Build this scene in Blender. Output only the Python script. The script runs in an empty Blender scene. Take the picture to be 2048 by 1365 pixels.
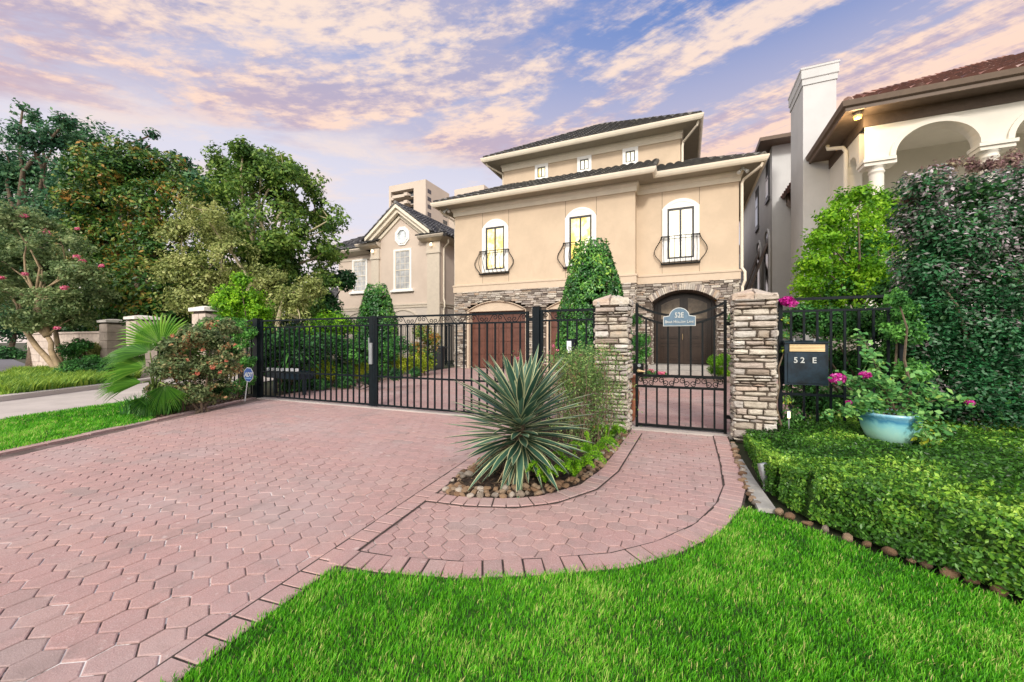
import bpy, math, random
import numpy as np
from mathutils import Vector, Matrix
R = math.radians
scene = bpy.context.scene
COL = scene.collection
random.seed(7)
rng = np.random.default_rng(11)

# ------------------------------------------------------------------ camera
TH = R(23.5); CT, ST = math.cos(TH), math.sin(TH)
HC, FPX, HZ = 1.15, 796.4, 684.0
cd = bpy.data.cameras.new('camera'); cam = bpy.data.objects.new('camera', cd); COL.objects.link(cam)
cam.location = (0, 0, HC); cam.rotation_euler = (R(90), 0, TH)
cd.lens = 14.0; cd.sensor_width = 36; cd.shift_y = 0.0007; cd.clip_start = 0.05; cd.clip_end = 2000
scene.camera = cam
scene.view_settings.view_transform = 'Standard'; scene.view_settings.look = 'None'
scene.view_settings.exposure = 0.26; scene.view_settings.gamma = 1.0

# survey helpers: measured sight lines of the place -> ground plan in metres
def ray(x, y):
    a = (x-1024)/FPX; return (a*CT-ST, a*ST+CT, (HZ-y)/FPX)
def G(x, y, z=0.0):
    r = ray(x, y); t = (z-HC)/r[2]; return (r[0]*t, r[1]*t)
def W(x, y, d):
    r = ray(x, y); return Vector((r[0]*d, r[1]*d, HC+r[2]*d))

# ------------------------------------------------------------------ world
SUN_EL, SUN_AZ = R(32), R(200)      # sun behind the camera's right shoulder
sun_dir = Vector((0.30, -0.80, 0.0)).normalized()*math.cos(SUN_EL) + Vector((0, 0, math.sin(SUN_EL)))
world = bpy.data.worlds.new("World"); scene.world = world; world.use_nodes = True
wn, wl = world.node_tree.nodes, world.node_tree.links
wn.clear()
def wm(op, a, b=None, c=None, clamp=False):
    n = wn.new('ShaderNodeMath'); n.operation = op; n.use_clamp = clamp
    for i, v in enumerate((a, b, c)):
        if v is None: continue
        if isinstance(v, (int, float)): n.inputs[i].default_value = v
        else: wl.new(v, n.inputs[i])
    return n.outputs[0]
def wsmooth(v, lo, hi, a=0.0, b=1.0):
    n = wn.new('ShaderNodeMapRange'); n.interpolation_type = 'SMOOTHSTEP'
    wl.new(v, n.inputs['Value'])
    for k, x in (('From Min', lo), ('From Max', hi), ('To Min', a), ('To Max', b)): n.inputs[k].default_value = x
    return n.outputs['Result']
def wmix(f, a, b):
    n = wn.new('ShaderNodeMix'); n.data_type = 'RGBA'
    if isinstance(f, (int, float)): n.inputs[0].default_value = f
    else: wl.new(f, n.inputs[0])
    for i, v in ((6, a), (7, b)):
        if isinstance(v, tuple): n.inputs[i].default_value = (*v, 1)
        else: wl.new(v, n.inputs[i])
    return n.outputs[2]
tc = wn.new('ShaderNodeTexCoord'); nv = wn.new('ShaderNodeVectorMath'); nv.operation = 'NORMALIZE'
wl.new(tc.outputs['Generated'], nv.inputs[0])
sx = wn.new('ShaderNodeSeparateXYZ'); wl.new(nv.outputs[0], sx.inputs[0])
dx, dy, dz = sx.outputs
# horizontal axes: f points along the wind, r across it
f_ = wm('ADD', wm('MULTIPLY', dx, -ST), wm('MULTIPLY', dy, CT))
r_ = wm('ADD', wm('MULTIPLY', dx, CT), wm('MULTIPLY', dy, ST))
zz = wm('ADD', wm('MAXIMUM', dz, 0.0), 0.12)
v_ = wm('DIVIDE', f_, zz); u_ = wm('DIVIDE', r_, zz)
hl = wm('SQRT', wm('ADD', wm('MULTIPLY', f_, f_), wm('MULTIPLY', r_, r_)))
el = wm('DIVIDE', wm('MAXIMUM', dz, 0.0), wm('MAXIMUM', hl, 0.001))
def wnoise(su, sv, scale, detail, rough, dist=0.0, off=0.0):
    cb = wn.new('ShaderNodeCombineXYZ')
    wl.new(wm('ADD', wm('MULTIPLY', u_, su), off), cb.inputs[0]); wl.new(wm('MULTIPLY', v_, sv), cb.inputs[1])
    n = wn.new('ShaderNodeTexNoise'); wl.new(cb.outputs[0], n.inputs['Vector'])
    n.inputs['Scale'].default_value = scale; n.inputs['Detail'].default_value = detail
    n.inputs['Roughness'].default_value = rough; n.inputs['Distortion'].default_value = dist
    return n.outputs['Fac']
uc = wm('MINIMUM', wm('MAXIMUM', u_, -2.2), 1.6)
t_ = wm('ADD', v_, wm('ADD', wm('MULTIPLY', uc, 0.464), wm('MULTIPLY', wm('MULTIPLY', uc, uc), 0.383)))     # across the curved wind streaks
def wstreak(su, st, scale, detail, rough, dist=0.0, off=0.0):
    cb = wn.new('ShaderNodeCombineXYZ'); wl.new(wm('ADD', wm('MULTIPLY', u_, su), off), cb.inputs[0]); wl.new(wm('MULTIPLY', t_, st), cb.inputs[1])
    n = wn.new('ShaderNodeTexNoise'); wl.new(cb.outputs[0], n.inputs['Vector']); n.inputs['Scale'].default_value = scale
    n.inputs['Detail'].default_value = detail; n.inputs['Roughness'].default_value = rough; n.inputs['Distortion'].default_value = dist
    return n.outputs['Fac']
n_big = wstreak(0.5, 1.0, 2.0, 3, 0.5, 0.2, 3.0)
n_mid = wm('ADD', wm('MULTIPLY', wstreak(0.62, 1.5, 3.6, 10, 0.62, 0.25, 5.0), 0.7), wm('MULTIPLY', wnoise(0.8, 1.4, 5.5, 10, 0.62, 0.3, 15.0), 0.3))
n_fine = wnoise(0.9, 1.6, 17.0, 6, 0.62, 0.15, 9.0)
n_col = wstreak(0.6, 1.4, 3.4, 9, 0.64, 0.25, 21.0)
# clear-sky gradient: pale cream/pink low, lavender above, blue high on the right
side = wsmooth(u_, -1.2, 0.9)
low = wmix(wsmooth(el, 0.02, 0.30), (0.96, 0.80, 0.74), (0.72, 0.69, 0.78))
high = wmix(side, (0.40, 0.45, 0.68), (0.09, 0.21, 0.54))
base = wmix(wsmooth(el, 0.30, 0.80), low, high)
# Nishita daylight mixed into the gradient
sky = wn.new('ShaderNodeTexSky'); sky.sky_type = 'NISHITA'; sky.sun_disc = False
sky.sun_elevation = SUN_EL; sky.sun_rotation = math.atan2(sun_dir.x, sun_dir.y)
sk = wn.new('ShaderNodeVectorMath'); sk.operation = 'SCALE'; wl.new(sky.outputs[0], sk.inputs[0]); sk.inputs['Scale'].default_value = 0.08
base = wmix(0.12, base, sk.outputs[0])
# big cloud sheet with a slanting lower edge
edge = wm('SUBTRACT', wm('ADD', wm('MULTIPLY', u_, 0.38), 1.80), v_)
sheet = wsmooth(wm('ADD', edge, wm('MULTIPLY', wm('SUBTRACT', n_mid, 0.5), 0.55)), -0.10, 0.16)
dens = wm('ADD', wm('ADD', wm('MULTIPLY', n_mid, 0.62), wm('MULTIPLY', n_big, 0.42)), wm('MULTIPLY', n_fine, 0.12))
right_open = wm('MULTIPLY', wsmooth(el, 0.40, 0.75), wsmooth(u_, -0.6, 0.3))
thr = wm('ADD', 0.540, wm('MULTIPLY', right_open, 0.085))
cover = wsmooth(wm('SUBTRACT', dens, thr), -0.05, 0.05)
cmask = wm('MULTIPLY', sheet, cover)
lit = wsmooth(wm('ADD', wm('MULTIPLY', n_col, 0.75), wm('MULTIPLY', n_fine, 0.32)), 0.45, 0.60)
c_lit = wmix(wsmooth(el, 0.25, 0.75), (0.90, 0.60, 0.46), (0.86, 0.68, 0.57))
c_shade = wmix(wsmooth(el, 0.25, 0.75), (0.58, 0.40, 0.43), (0.36, 0.36, 0.52))
ccol = wmix(lit, c_shade, c_lit)
veil = wmix(wm('MULTIPLY', sheet, wsmooth(el, 0.75, 0.35, 0.08, 0.50)), base, (0.40, 0.32, 0.43))
out = wmix(wm('MULTIPLY', cmask, 0.93), veil, ccol)
# thin cirrus low in the clear part
thin = wm('MULTIPLY', wsmooth(wnoise(0.6, 1.0, 2.1, 8, 0.65, 0.3, 33.0), 0.46, 0.62), wm('SUBTRACT', 1.0, sheet))
out = wmix(wm('MULTIPLY', thin, 0.75), out, (0.80, 0.66, 0.60))
# unseen sky behind the camera, towards the sun, brightened as added frontal fill light
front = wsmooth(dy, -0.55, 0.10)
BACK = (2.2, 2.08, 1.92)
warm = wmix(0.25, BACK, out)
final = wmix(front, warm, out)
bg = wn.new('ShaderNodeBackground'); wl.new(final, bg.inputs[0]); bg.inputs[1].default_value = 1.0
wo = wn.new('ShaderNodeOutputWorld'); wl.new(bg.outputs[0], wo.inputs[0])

sl = bpy.data.lights.new('sun', 'SUN'); sl.energy = 2.35; sl.angle = R(8); sl.color = (1.0, 0.93, 0.84)
so = bpy.data.objects.new('sun', sl); COL.objects.link(so); so.rotation_euler = sun_dir.to_track_quat('Z', 'Y').to_euler()

# ------------------------------------------------------------------ materials
def material(name):
    m = bpy.data.materials.new(name); m.use_nodes = True
    nt = m.node_tree; b = nt.nodes['Principled BSDF']; return m, nt, b
def N(nt, t, **kw):
    n = nt.nodes.new(t)
    for k, v in kw.items():
        if hasattr(n, k) and k not in n.inputs: setattr(n, k, v)
        else: n.inputs[k].default_value = v
    return n
def ramp(nt, fac, stops):
    n = nt.nodes.new('ShaderNodeValToRGB'); cr = n.color_ramp
    while len(cr.elements) < len(stops): cr.elements.new(0.5)
    for e, (p, c) in zip(cr.elements, stops): e.position = p; e.color = (*c, 1)
    nt.links.new(fac, n.inputs[0]); return n.outputs[0]
def mixc(nt, f, a, b, mode='MIX'):
    n = nt.nodes.new('ShaderNodeMix'); n.data_type = 'RGBA'; n.blend_type = mode
    if isinstance(f, (int, float)): n.inputs[0].default_value = f
    else: nt.links.new(f, n.inputs[0])
    for i, v in ((6, a), (7, b)):
        if isinstance(v, tuple): n.inputs[i].default_value = (*v, 1)
        else: nt.links.new(v, n.inputs[i])
    return n.outputs[2]
def noise(nt, scale, detail=4, rough=0.55, dist=0, vec=None, stretch=None):
    n = N(nt, 'ShaderNodeTexNoise', Scale=scale, Detail=detail, Roughness=rough, Distortion=dist)
    if vec is None:
        vec = nt.nodes.new('ShaderNodeTexCoord').outputs['Object']
    if stretch:
        mp = nt.nodes.new('ShaderNodeMapping'); mp.inputs['Scale'].default_value = stretch
        nt.links.new(vec, mp.inputs[0]); vec = mp.outputs[0]
    nt.links.new(vec, n.inputs['Vector']); return n.outputs['Fac']
def rng_(nt, v, lo, hi, a=0, b=1):
    n = nt.nodes.new('ShaderNodeMapRange'); n.interpolation_type = 'SMOOTHSTEP'; nt.links.new(v, n.inputs[0])
    n.inputs[1].default_value = lo; n.inputs[2].default_value = hi; n.inputs[3].default_value = a; n.inputs[4].default_value = b
    return n.outputs[0]
def bump(nt, b, h, strength=0.3, dist=0.01):
    n = N(nt, 'ShaderNodeBump', Strength=strength, Distance=dist); nt.links.new(h, n.inputs['Height'])
    nt.links.new(n.outputs[0], b.inputs['Normal'])
def tintn(nt):
    n = nt.nodes.new('ShaderNodeAttribute'); n.attribute_name = 'tint'; return n.outputs['Fac']
def plain(name, col, rough=0.6, metal=0.0, var=0.08, nscale=6, bmp=0.0, bscale=60, spec=0.5, stain=None):
    m, nt, b = material(name)
    d = tuple(c*(1-var) for c in col); l = tuple(min(1, c*(1+var)) for c in col)
    c = mixc(nt, rng_(nt, noise(nt, nscale, 6, 0.65), 0.3, 0.7), d, l)
    if stain:
        c = mixc(nt, rng_(nt, noise(nt, 1.1, 8, 0.7, 0.4, stretch=(1, 1, 0.35)), 0.55, 0.8, 0, 0.5), c, stain)
    nt.links.new(c, b.inputs['Base Color'])
    b.inputs['Roughness'].default_value = rough; b.inputs['Metallic'].default_value = metal
    b.inputs['Specular IOR Level'].default_value = spec
    if bmp: bump(nt, b, noise(nt, bscale, 3), bmp, 0.004)
    return m
def leafm(name, stops, trans=0.35, rough=0.5, spec=0.35):
    m, nt, b = material(name)
    c = ramp(nt, tintn(nt), stops)
    nt.links.new(c, b.inputs['Base Color']); b.inputs['Roughness'].default_value = rough
    b.inputs['Specular IOR Level'].default_value = spec
    tr = nt.nodes.new('ShaderNodeBsdfTranslucent')
    nt.links.new(mixc(nt, 0.5, c, (0.20, 0.30, 0.02), 'ADD'), tr.inputs[0]) if False else nt.links.new(c, tr.inputs[0])
    ms = nt.nodes.new('ShaderNodeMixShader'); ms.inputs[0].default_value = trans
    nt.links.new(b.outputs[0], ms.inputs[1]); nt.links.new(tr.outputs[0], ms.inputs[2])
    nt.links.new(ms.outputs[0], nt.nodes['Material Output'].inputs[0]); return m
def emit(name, col, s):
    m, nt, b = material(name)
    b.inputs['Base Color'].default_value = (*col, 1); b.inputs['Emission Color'].default_value = (*col, 1)
    b.inputs['Emission Strength'].default_value = s; b.inputs['Roughness'].default_value = 0.15; return m
M = {}
M['stucco'] = plain('tan_stucco', (0.54, 0.43, 0.315), 0.9, var=0.06, nscale=1.2, bmp=0.25, bscale=140, stain=(0.43, 0.335, 0.24))
M['stucco_edge'] = plain('tan_stucco_trim', (0.54, 0.44, 0.335), 0.85, var=0.04, bmp=0.15, bscale=120)
M['trim'] = plain('cream_painted_trim', (0.72, 0.65, 0.53), 0.6, var=0.05, nscale=2)
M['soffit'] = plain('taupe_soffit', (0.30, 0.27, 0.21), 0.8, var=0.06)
M['white'] = plain('white_stucco_surround', (0.78, 0.78, 0.76), 0.8, var=0.04, bmp=0.1)
M['iron'] = plain('black_iron', (0.005, 0.007, 0.008), 0.45, 0.0, var=0.3, nscale=20, spec=0.18)
M['gatepaint'] = plain('dark_teal_black_gate_paint', (0.003, 0.007, 0.010), 0.45, 0.0, var=0.25, nscale=12, spec=0.18)
M['window_frame'] = plain('charcoal_window_frame', (0.03, 0.03, 0.032), 0.4)
M['soil'] = plain('dark_mulch', (0.035, 0.022, 0.014), 0.95, var=0.5, nscale=35, bmp=1.0, bscale=60)
M['brown_wood'] = plain('red_brown_door_wood', (0.115, 0.044, 0.030), 0.45, var=0.2, nscale=5)
M['dark_wood'] = plain('dark_brown_door_wood', (0.030, 0.018, 0.012), 0.3, var=0.25, nscale=5)
M['bark'] = plain('grey_brown_bark', (0.13, 0.095, 0.065), 0.9, var=0.35, nscale=14, bmp=0.6, bscale=30)
M['tan_bark'] = plain('smooth_tan_bark', (0.34, 0.25, 0.15), 0.7, var=0.3, nscale=7)
M['pale_bark'] = plain('pale_bark', (0.36, 0.31, 0.19), 0.8, var=0.25, nscale=9)
M['twig'] = plain('dry_grey_twig', (0.15, 0.105, 0.07), 0.9, var=0.3, nscale=20)
M['concrete'] = plain('pale_concrete', (0.46, 0.41, 0.38), 0.9, var=0.10, nscale=1.5, bmp=0.2, bscale=80, stain=(0.36, 0.31, 0.29))
M['asphalt'] = plain('asphalt', (0.14, 0.135, 0.15), 0.9, var=0.15, bmp=0.2)
M['limestone'] = plain('weathered_pale_limestone', (0.50, 0.42, 0.36), 0.9, var=0.14, nscale=5, bmp=0.4, bscale=30, stain=(0.33, 0.22, 0.17))
M['capstone'] = plain('white_capstone', (0.70, 0.66, 0.62), 0.8, var=0.08)
M['neighbour'] = plain('pinkish_beige_stucco', (0.55, 0.46, 0.385), 0.9, var=0.05, nscale=1, bmp=0.2, bscale=120, stain=(0.47, 0.37, 0.30))
M['neighbour_trim'] = plain('beige_trim', (0.54, 0.475, 0.39), 0.8, var=0.05)
M['neighbour_lower'] = plain('pale_lower_stucco', (0.52, 0.46, 0.40), 0.9, var=0.05)
M['cream'] = plain('cream_stucco', (0.67, 0.64, 0.57), 0.9, var=0.04, nscale=1.5, bmp=0.15, bscale=100)
M['offwhite'] = plain('offwhite_stucco', (0.54, 0.545, 0.545), 0.9, var=0.05, nscale=1.2, bmp=0.15, bscale=90, stain=(0.46, 0.46, 0.455))
M['dark_fascia'] = plain('brown_fascia', (0.13, 0.088, 0.06), 0.5, var=0.1)
M['dark_soffit'] = plain('brown_soffit', (0.10, 0.07, 0.05), 0.7, var=0.15)
M['tower'] = plain('pinkish_precast_concrete', (0.52, 0.44, 0.37), 0.9, var=0.05, nscale=0.08, stain=(0.34, 0.25, 0.20))
M['glass_dark'] = plain('dark_window_glass', (0.035, 0.045, 0.055), 0.08, var=0.3, nscale=0.8, spec=0.8)
M['glass_grey'] = plain('window_glass_with_blinds', (0.40, 0.41, 0.42), 0.2, var=0.25, nscale=3, spec=0.7)
M['lit_white'] = emit('lit_room_glass', (0.98, 0.95, 0.80), 0.62)
M['lit_lamp'] = emit('lamp_bulb', (1.0, 0.52, 0.06), 6.0)
M['lit_sconce'] = emit('sconce_bulb', (1.0, 0.72, 0.42), 3.0)
M['brass'] = plain('tarnished_brass', (0.50, 0.37, 0.20), 0.35, 0.6, var=0.1)
M['steel'] = plain('brushed_grey_steel', (0.34, 0.36, 0.38), 0.4, 0.6, var=0.1)
M['silver'] = plain('silver_paint', (0.50, 0.52, 0.51), 0.4, 0.3, var=0.05)
M['plaque'] = plain('blue_grey_cast_plaque', (0.105, 0.17, 0.235), 0.5, 0.2, var=0.12, nscale=30)
M['sign_blue'] = plain('blue_sign', (0.02, 0.10, 0.42), 0.3, var=0.05)
M['sign_white'] = plain('white_sign', (0.75, 0.78, 0.80), 0.4, var=0.02)
M['sign_light'] = plain('light_blue_sign', (0.20, 0.42, 0.75), 0.4, var=0.02)
M['mailbox'] = plain('dark_navy_mailbox', (0.008, 0.020, 0.034), 0.35, 0.2, var=0.5, nscale=9)
M['terracotta'] = plain('terracotta', (0.38, 0.15, 0.08), 0.8, var=0.15, nscale=10)
M['stepstone'] = plain('grey_step_stone', (0.30, 0.28, 0.26), 0.8, var=0.12)
M['bin'] = plain('black_plastic', (0.012, 0.014, 0.016), 0.5)
M['path_stone'] = plain('grey_edging_stone', (0.34, 0.33, 0.31), 0.9, var=0.2, nscale=8, bmp=0.4)
M['petal'] = leafm('magenta_bracts', [(0, (0.42, 0.005, 0.22)), (0.7, (0.72, 0.03, 0.42)), (1, (0.9, 0.35, 0.7))], 0.3)
M['petal_pink'] = leafm('pink_petals', [(0, (0.65, 0.10, 0.22)), (1, (0.85, 0.30, 0.42))], 0.3)
M['petal_red'] = leafm('red_petals', [(0, (0.45, 0.09, 0.06)), (1, (0.65, 0.25, 0.15))], 0.3)

def roofm(name, stops, rough=0.7):
    m, nt, b = material(name)
    f = mixc(nt, 0.45, tintn(nt), noise(nt, 3.0, 5, 0.7))
    c = ramp(nt, f, stops)
    c = mixc(nt, rng_(nt, noise(nt, 1.3, 6, 0.7), 0.55, 0.75, 0, 0.35), c, stops[-1][1])
    nt.links.new(c, b.inputs['Base Color']); b.inputs['Roughness'].default_value = rough
    bump(nt, b, noise(nt, 60), 0.2); return m
M['roof_black'] = roofm('charcoal_roof_tile', [(0.22, (0.035, 0.034, 0.033)), (0.5, (0.085, 0.082, 0.074)), (0.8, (0.22, 0.205, 0.17))], 0.5)
M['roof_slate'] = roofm('dark_slate_roof_tile', [(0.22, (0.025, 0.025, 0.027)), (0.5, (0.060, 0.060, 0.062)), (0.8, (0.17, 0.165, 0.155))], 0.5)
M['roof_red'] = roofm('mottled_red_roof_tile', [(0.15, (0.035, 0.018, 0.016)), (0.42, (0.15, 0.055, 0.038)), (0.6, (0.28, 0.12, 0.085)), (0.8, (0.48, 0.34, 0.29))])

def stonem(name, stops, bs=25, wa=0.40, wb=0.30):
    m, nt, b = material(name)
    t = tintn(nt)
    c = ramp(nt, t, stops)
    n1 = noise(nt, 22, 6, 0.65)
    c = mixc(nt, rng_(nt, n1, 0.35, 0.75, 0.0, wa), c, (0.16, 0.125, 0.095))
    c = mixc(nt, rng_(nt, noise(nt, 5, 4), 0.55, 0.75, 0, wb), c, (0.48, 0.30, 0.18))
    nt.links.new(c, b.inputs['Base Color']); b.inputs['Roughness'].default_value = 0.85
    bump(nt, b, noise(nt, bs, 8, 0.7), 0.8, 0.02); return m
M['ledgestone'] = stonem('stacked_ledgestone', [(0, (0.26, 0.21, 0.17)), (0.2, (0.46, 0.41, 0.34)), (0.42, (0.60, 0.55, 0.47)), (0.58, (0.44, 0.37, 0.32)), (0.74, (0.34, 0.31, 0.29)), (0.9, (0.66, 0.63, 0.58)), (1, (0.44, 0.29, 0.20))])
M['housestone'] = stonem('house_ledgestone', [(0, (0.10, 0.08, 0.07)), (0.2, (0.30, 0.26, 0.22)), (0.4, (0.54, 0.48, 0.40)), (0.55, (0.20, 0.17, 0.16)), (0.7, (0.62, 0.58, 0.50)), (0.85, (0.40, 0.36, 0.33)), (1, (0.42, 0.31, 0.22))], 25, 0.25, 0.12)
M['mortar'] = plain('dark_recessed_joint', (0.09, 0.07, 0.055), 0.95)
M['river'] = stonem('river_stone', [(0, (0.10, 0.06, 0.035)), (0.3, (0.25, 0.14, 0.075)), (0.5, (0.36, 0.22, 0.12)), (0.7, (0.42, 0.30, 0.20)), (0.85, (0.30, 0.26, 0.22)), (1, (0.62, 0.54, 0.46))], 40)

# pavers: pink concrete hexes
m, nt, b = material('pink_pavers'); M['paver'] = m
t = tintn(nt)
c = ramp(nt, t, [(0, (0.33, 0.235, 0.22)), (0.22, (0.385, 0.24, 0.225)), (0.5, (0.415, 0.25, 0.235)), (0.75, (0.44, 0.27, 0.245)), (1, (0.385, 0.275, 0.26))])
c = mixc(nt, rng_(nt, noise(nt, 210, 3, 0.7), 0.50, 0.64, 0, 0.5), c, (0.62, 0.48, 0.45))
c = mixc(nt, rng_(nt, noise(nt, 150, 4, 0.7), 0.34, 0.46, 0.55, 0.0), c, (0.20, 0.13, 0.12))
c = mixc(nt, rng_(nt, noise(nt, 0.9, 7, 0.68), 0.42, 0.68, 0, 0.6), c, (0.42, 0.335, 0.325))
c = mixc(nt, rng_(nt, noise(nt, 6, 8, 0.75), 0.48, 0.70, 0, 0.55), c, (0.27, 0.205, 0.19))
c = mixc(nt, rng_(nt, noise(nt, 1.0, 6, 0.7, 0.3, stretch=(2.2, 0.35, 1)), 0.52, 0.72, 0, 0.45), c, (0.25, 0.19, 0.18))
c = mixc(nt, rng_(nt, noise(nt, 14, 4, 0.6), 0.62, 0.74, 0, 0.6), c, (0.60, 0.50, 0.47))
nt.links.new(c, b.inputs['Base Color']); b.inputs['Roughness'].default_value = 0.88
bump(nt, b, noise(nt, 150, 5, 0.75), 0.7, 0.005)
# joint sand with white efflorescence patches
m, nt, b = material('paver_joint_sand'); M['joint'] = m
c = mixc(nt, rng_(nt, noise(nt, 1.2, 5, 0.7), 0.42, 0.62), (0.085, 0.06, 0.052), (0.25, 0.175, 0.16))
tcn = nt.nodes.new('ShaderNodeTexCoord'); dn = nt.nodes.new('ShaderNodeVectorMath'); dn.operation = 'DISTANCE'
nt.links.new(tcn.outputs['Object'], dn.inputs[0]); dn.inputs[1].default_value = (-2.9, 0.8, 0)
wmask = nt.nodes.new('ShaderNodeMath'); wmask.operation = 'MULTIPLY'
nt.links.new(rng_(nt, dn.outputs['Value'], 1.2, 2.3, 1, 0), wmask.inputs[0]); nt.links.new(rng_(nt, noise(nt, 5.0, 6, 0.7), 0.47, 0.56), wmask.inputs[1])
c = mixc(nt, wmask.outputs[0], c, (0.72, 0.69, 0.67))
nt.links.new(c, b.inputs['Base Color']); b.inputs['Roughness'].default_value = 0.95; bump(nt, b, noise(nt, 200), 0.5, 0.004)

m, nt, b = material('lawn_soil_and_thatch'); M['lawn'] = m
c = mixc(nt, rng_(nt, noise(nt, 40, 5), 0.35, 0.65), (0.015, 0.055, 0.004), (0.05, 0.12, 0.012))
nt.links.new(c, b.inputs['Base Color']); b.inputs['Roughness'].default_value = 0.9; bump(nt, b, noise(nt, 90, 4), 0.8, 0.02)
m, nt, b = material('garden_ground'); M['ground'] = m
c = mixc(nt, rng_(nt, noise(nt, 0.7, 6), 0.4, 0.6), (0.035, 0.05, 0.018), (0.05, 0.045, 0.028))
nt.links.new(c, b.inputs['Base Color']); b.inputs['Roughness'].default_value = 0.95
# glazed pot
m, nt, b = material('glazed_turquoise_ceramic'); M['glaze'] = m
tcn = nt.nodes.new('ShaderNodeTexCoord'); sp = nt.nodes.new('ShaderNodeSeparateXYZ'); nt.links.new(tcn.outputs['Object'], sp.inputs[0])
ad = nt.nodes.new('ShaderNodeMath'); ad.operation = 'ADD'; nt.links.new(sp.outputs[2], ad.inputs[0])
ml = nt.nodes.new('ShaderNodeMath'); ml.operation = 'MULTIPLY_ADD'; nt.links.new(noise(nt, 6, 4, 0.6, 0.6), ml.inputs[0]); ml.inputs[1].default_value = 0.22; ml.inputs[2].default_value = -0.11
nt.links.new(ml.outputs[0], ad.inputs[1])
mr = nt.nodes.new('ShaderNodeMapRange'); nt.links.new(ad.outputs[0], mr.inputs[0]); mr.inputs[1].default_value = 0.0; mr.inputs[2].default_value = 0.34
c = ramp(nt, mr.outputs[0], [(0.0, (0.42, 0.66, 0.55)), (0.4, (0.34, 0.64, 0.58)), (0.62, (0.20, 0.50, 0.56)), (0.78, (0.05, 0.22, 0.38)), (0.90, (0.18, 0.42, 0.54)), (1.0, (0.45, 0.58, 0.64))])
nt.links.new(c, b.inputs['Base Color']); b.inputs['Roughness'].default_value = 0.22

# foliage palettes
L = {}
L['oak'] = leafm('blue_green_oak_leaves', [(0, (0.017, 0.068, 0.037)), (0.5, (0.051, 0.162, 0.076)), (1, (0.170, 0.340, 0.145))])
L['magnolia'] = leafm('dark_glossy_leaves_with_rusty_backs', [(0, (0.016, 0.058, 0.014)), (0.45, (0.055, 0.155, 0.030)), (0.72, (0.17, 0.27, 0.045)), (0.88, (0.33, 0.25, 0.05)), (1, (0.42, 0.21, 0.05))], 0.25, 0.35)
L['sycamore'] = leafm('olive_green_leaves', [(0, (0.024, 0.075, 0.018)), (0.5, (0.095, 0.205, 0.032)), (1, (0.27, 0.40, 0.075))])
L['pale'] = leafm('pale_yellow_green_leaves', [(0, (0.09, 0.13, 0.035)), (0.5, (0.32, 0.38, 0.11)), (1, (0.58, 0.60, 0.25))])
L['myrtle'] = leafm('soft_grey_green_leaves', [(0, (0.056, 0.105, 0.042)), (0.5, (0.182, 0.280, 0.105)), (1, (0.392, 0.462, 0.210))])
L['bright'] = leafm('bright_lime_leaves', [(0, (0.050, 0.175, 0.007)), (0.5, (0.188, 0.450, 0.019)), (1, (0.475, 0.775, 0.050))], 0.45)
L['topiary'] = leafm('glossy_laurel_leaves', [(0, (0.012, 0.060, 0.018)), (0.5, (0.045, 0.180, 0.038)), (0.85, (0.150, 0.390, 0.053)), (1, (0.420, 0.630, 0.090))], 0.25, 0.32, 0.5)
L['dark'] = leafm('deep_green_leaves', [(0, (0.009, 0.039, 0.012)), (0.5, (0.027, 0.112, 0.030)), (1, (0.090, 0.270, 0.060))], 0.25)
L['mid'] = leafm('mid_green_leaves', [(0, (0.018, 0.075, 0.018)), (0.5, (0.060, 0.225, 0.045)), (1, (0.195, 0.495, 0.090))])
L['cover'] = leafm('small_shiny_ground_cover_leaves', [(0, (0.019, 0.070, 0.012)), (0.5, (0.085, 0.248, 0.028)), (0.8, (0.310, 0.558, 0.062)), (1, (0.558, 0.775, 0.139))], 0.3, 0.35)
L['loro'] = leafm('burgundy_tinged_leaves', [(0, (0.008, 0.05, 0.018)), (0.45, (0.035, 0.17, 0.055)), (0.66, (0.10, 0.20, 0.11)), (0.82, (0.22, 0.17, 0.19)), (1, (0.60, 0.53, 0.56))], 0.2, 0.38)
L['rose'] = leafm('dusty_rose_bush_leaves', [(0, (0.061, 0.081, 0.034)), (0.5, (0.135, 0.216, 0.081)), (0.85, (0.324, 0.351, 0.162)), (1, (0.513, 0.270, 0.135))])
L['nandina'] = leafm('feathery_green_leaves', [(0, (0.065, 0.117, 0.039)), (0.5, (0.156, 0.312, 0.078)), (0.9, (0.390, 0.520, 0.169)), (1, (0.546, 0.260, 0.156))])
L['fern'] = leafm('bright_foxtail_fern', [(0, (0.039, 0.156, 0.008)), (0.5, (0.156, 0.429, 0.013)), (1, (0.442, 0.754, 0.039))], 0.4)
L['palm'] = leafm('fan_palm_leaf', [(0, (0.024, 0.108, 0.018)), (0.5, (0.120, 0.312, 0.036)), (1, (0.336, 0.576, 0.084))], 0.35, 0.35)
L['yellow'] = leafm('yellow_green_leaves', [(0, (0.115, 0.196, 0.011)), (0.5, (0.345, 0.460, 0.023)), (1, (0.690, 0.713, 0.069))], 0.4)
L['grass'] = leafm('lawn_grass_blades', [(0, (0.02, 0.12, 0.005)), (0.5, (0.085, 0.40, 0.012)), (0.85, (0.22, 0.62, 0.03)), (1, (0.62, 0.62, 0.22))], 0.35, 0.5, 0.25)
L['liriope'] = leafm('strappy_border_grass', [(0, (0.039, 0.117, 0.013)), (0.5, (0.156, 0.312, 0.039)), (1, (0.390, 0.546, 0.078))], 0.4)
L['inner'] = leafm('shaded_inner_leaves', [(0, (0.010, 0.030, 0.008)), (1, (0.030, 0.075, 0.018))], 0.1, 0.8, 0.1)
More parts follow.
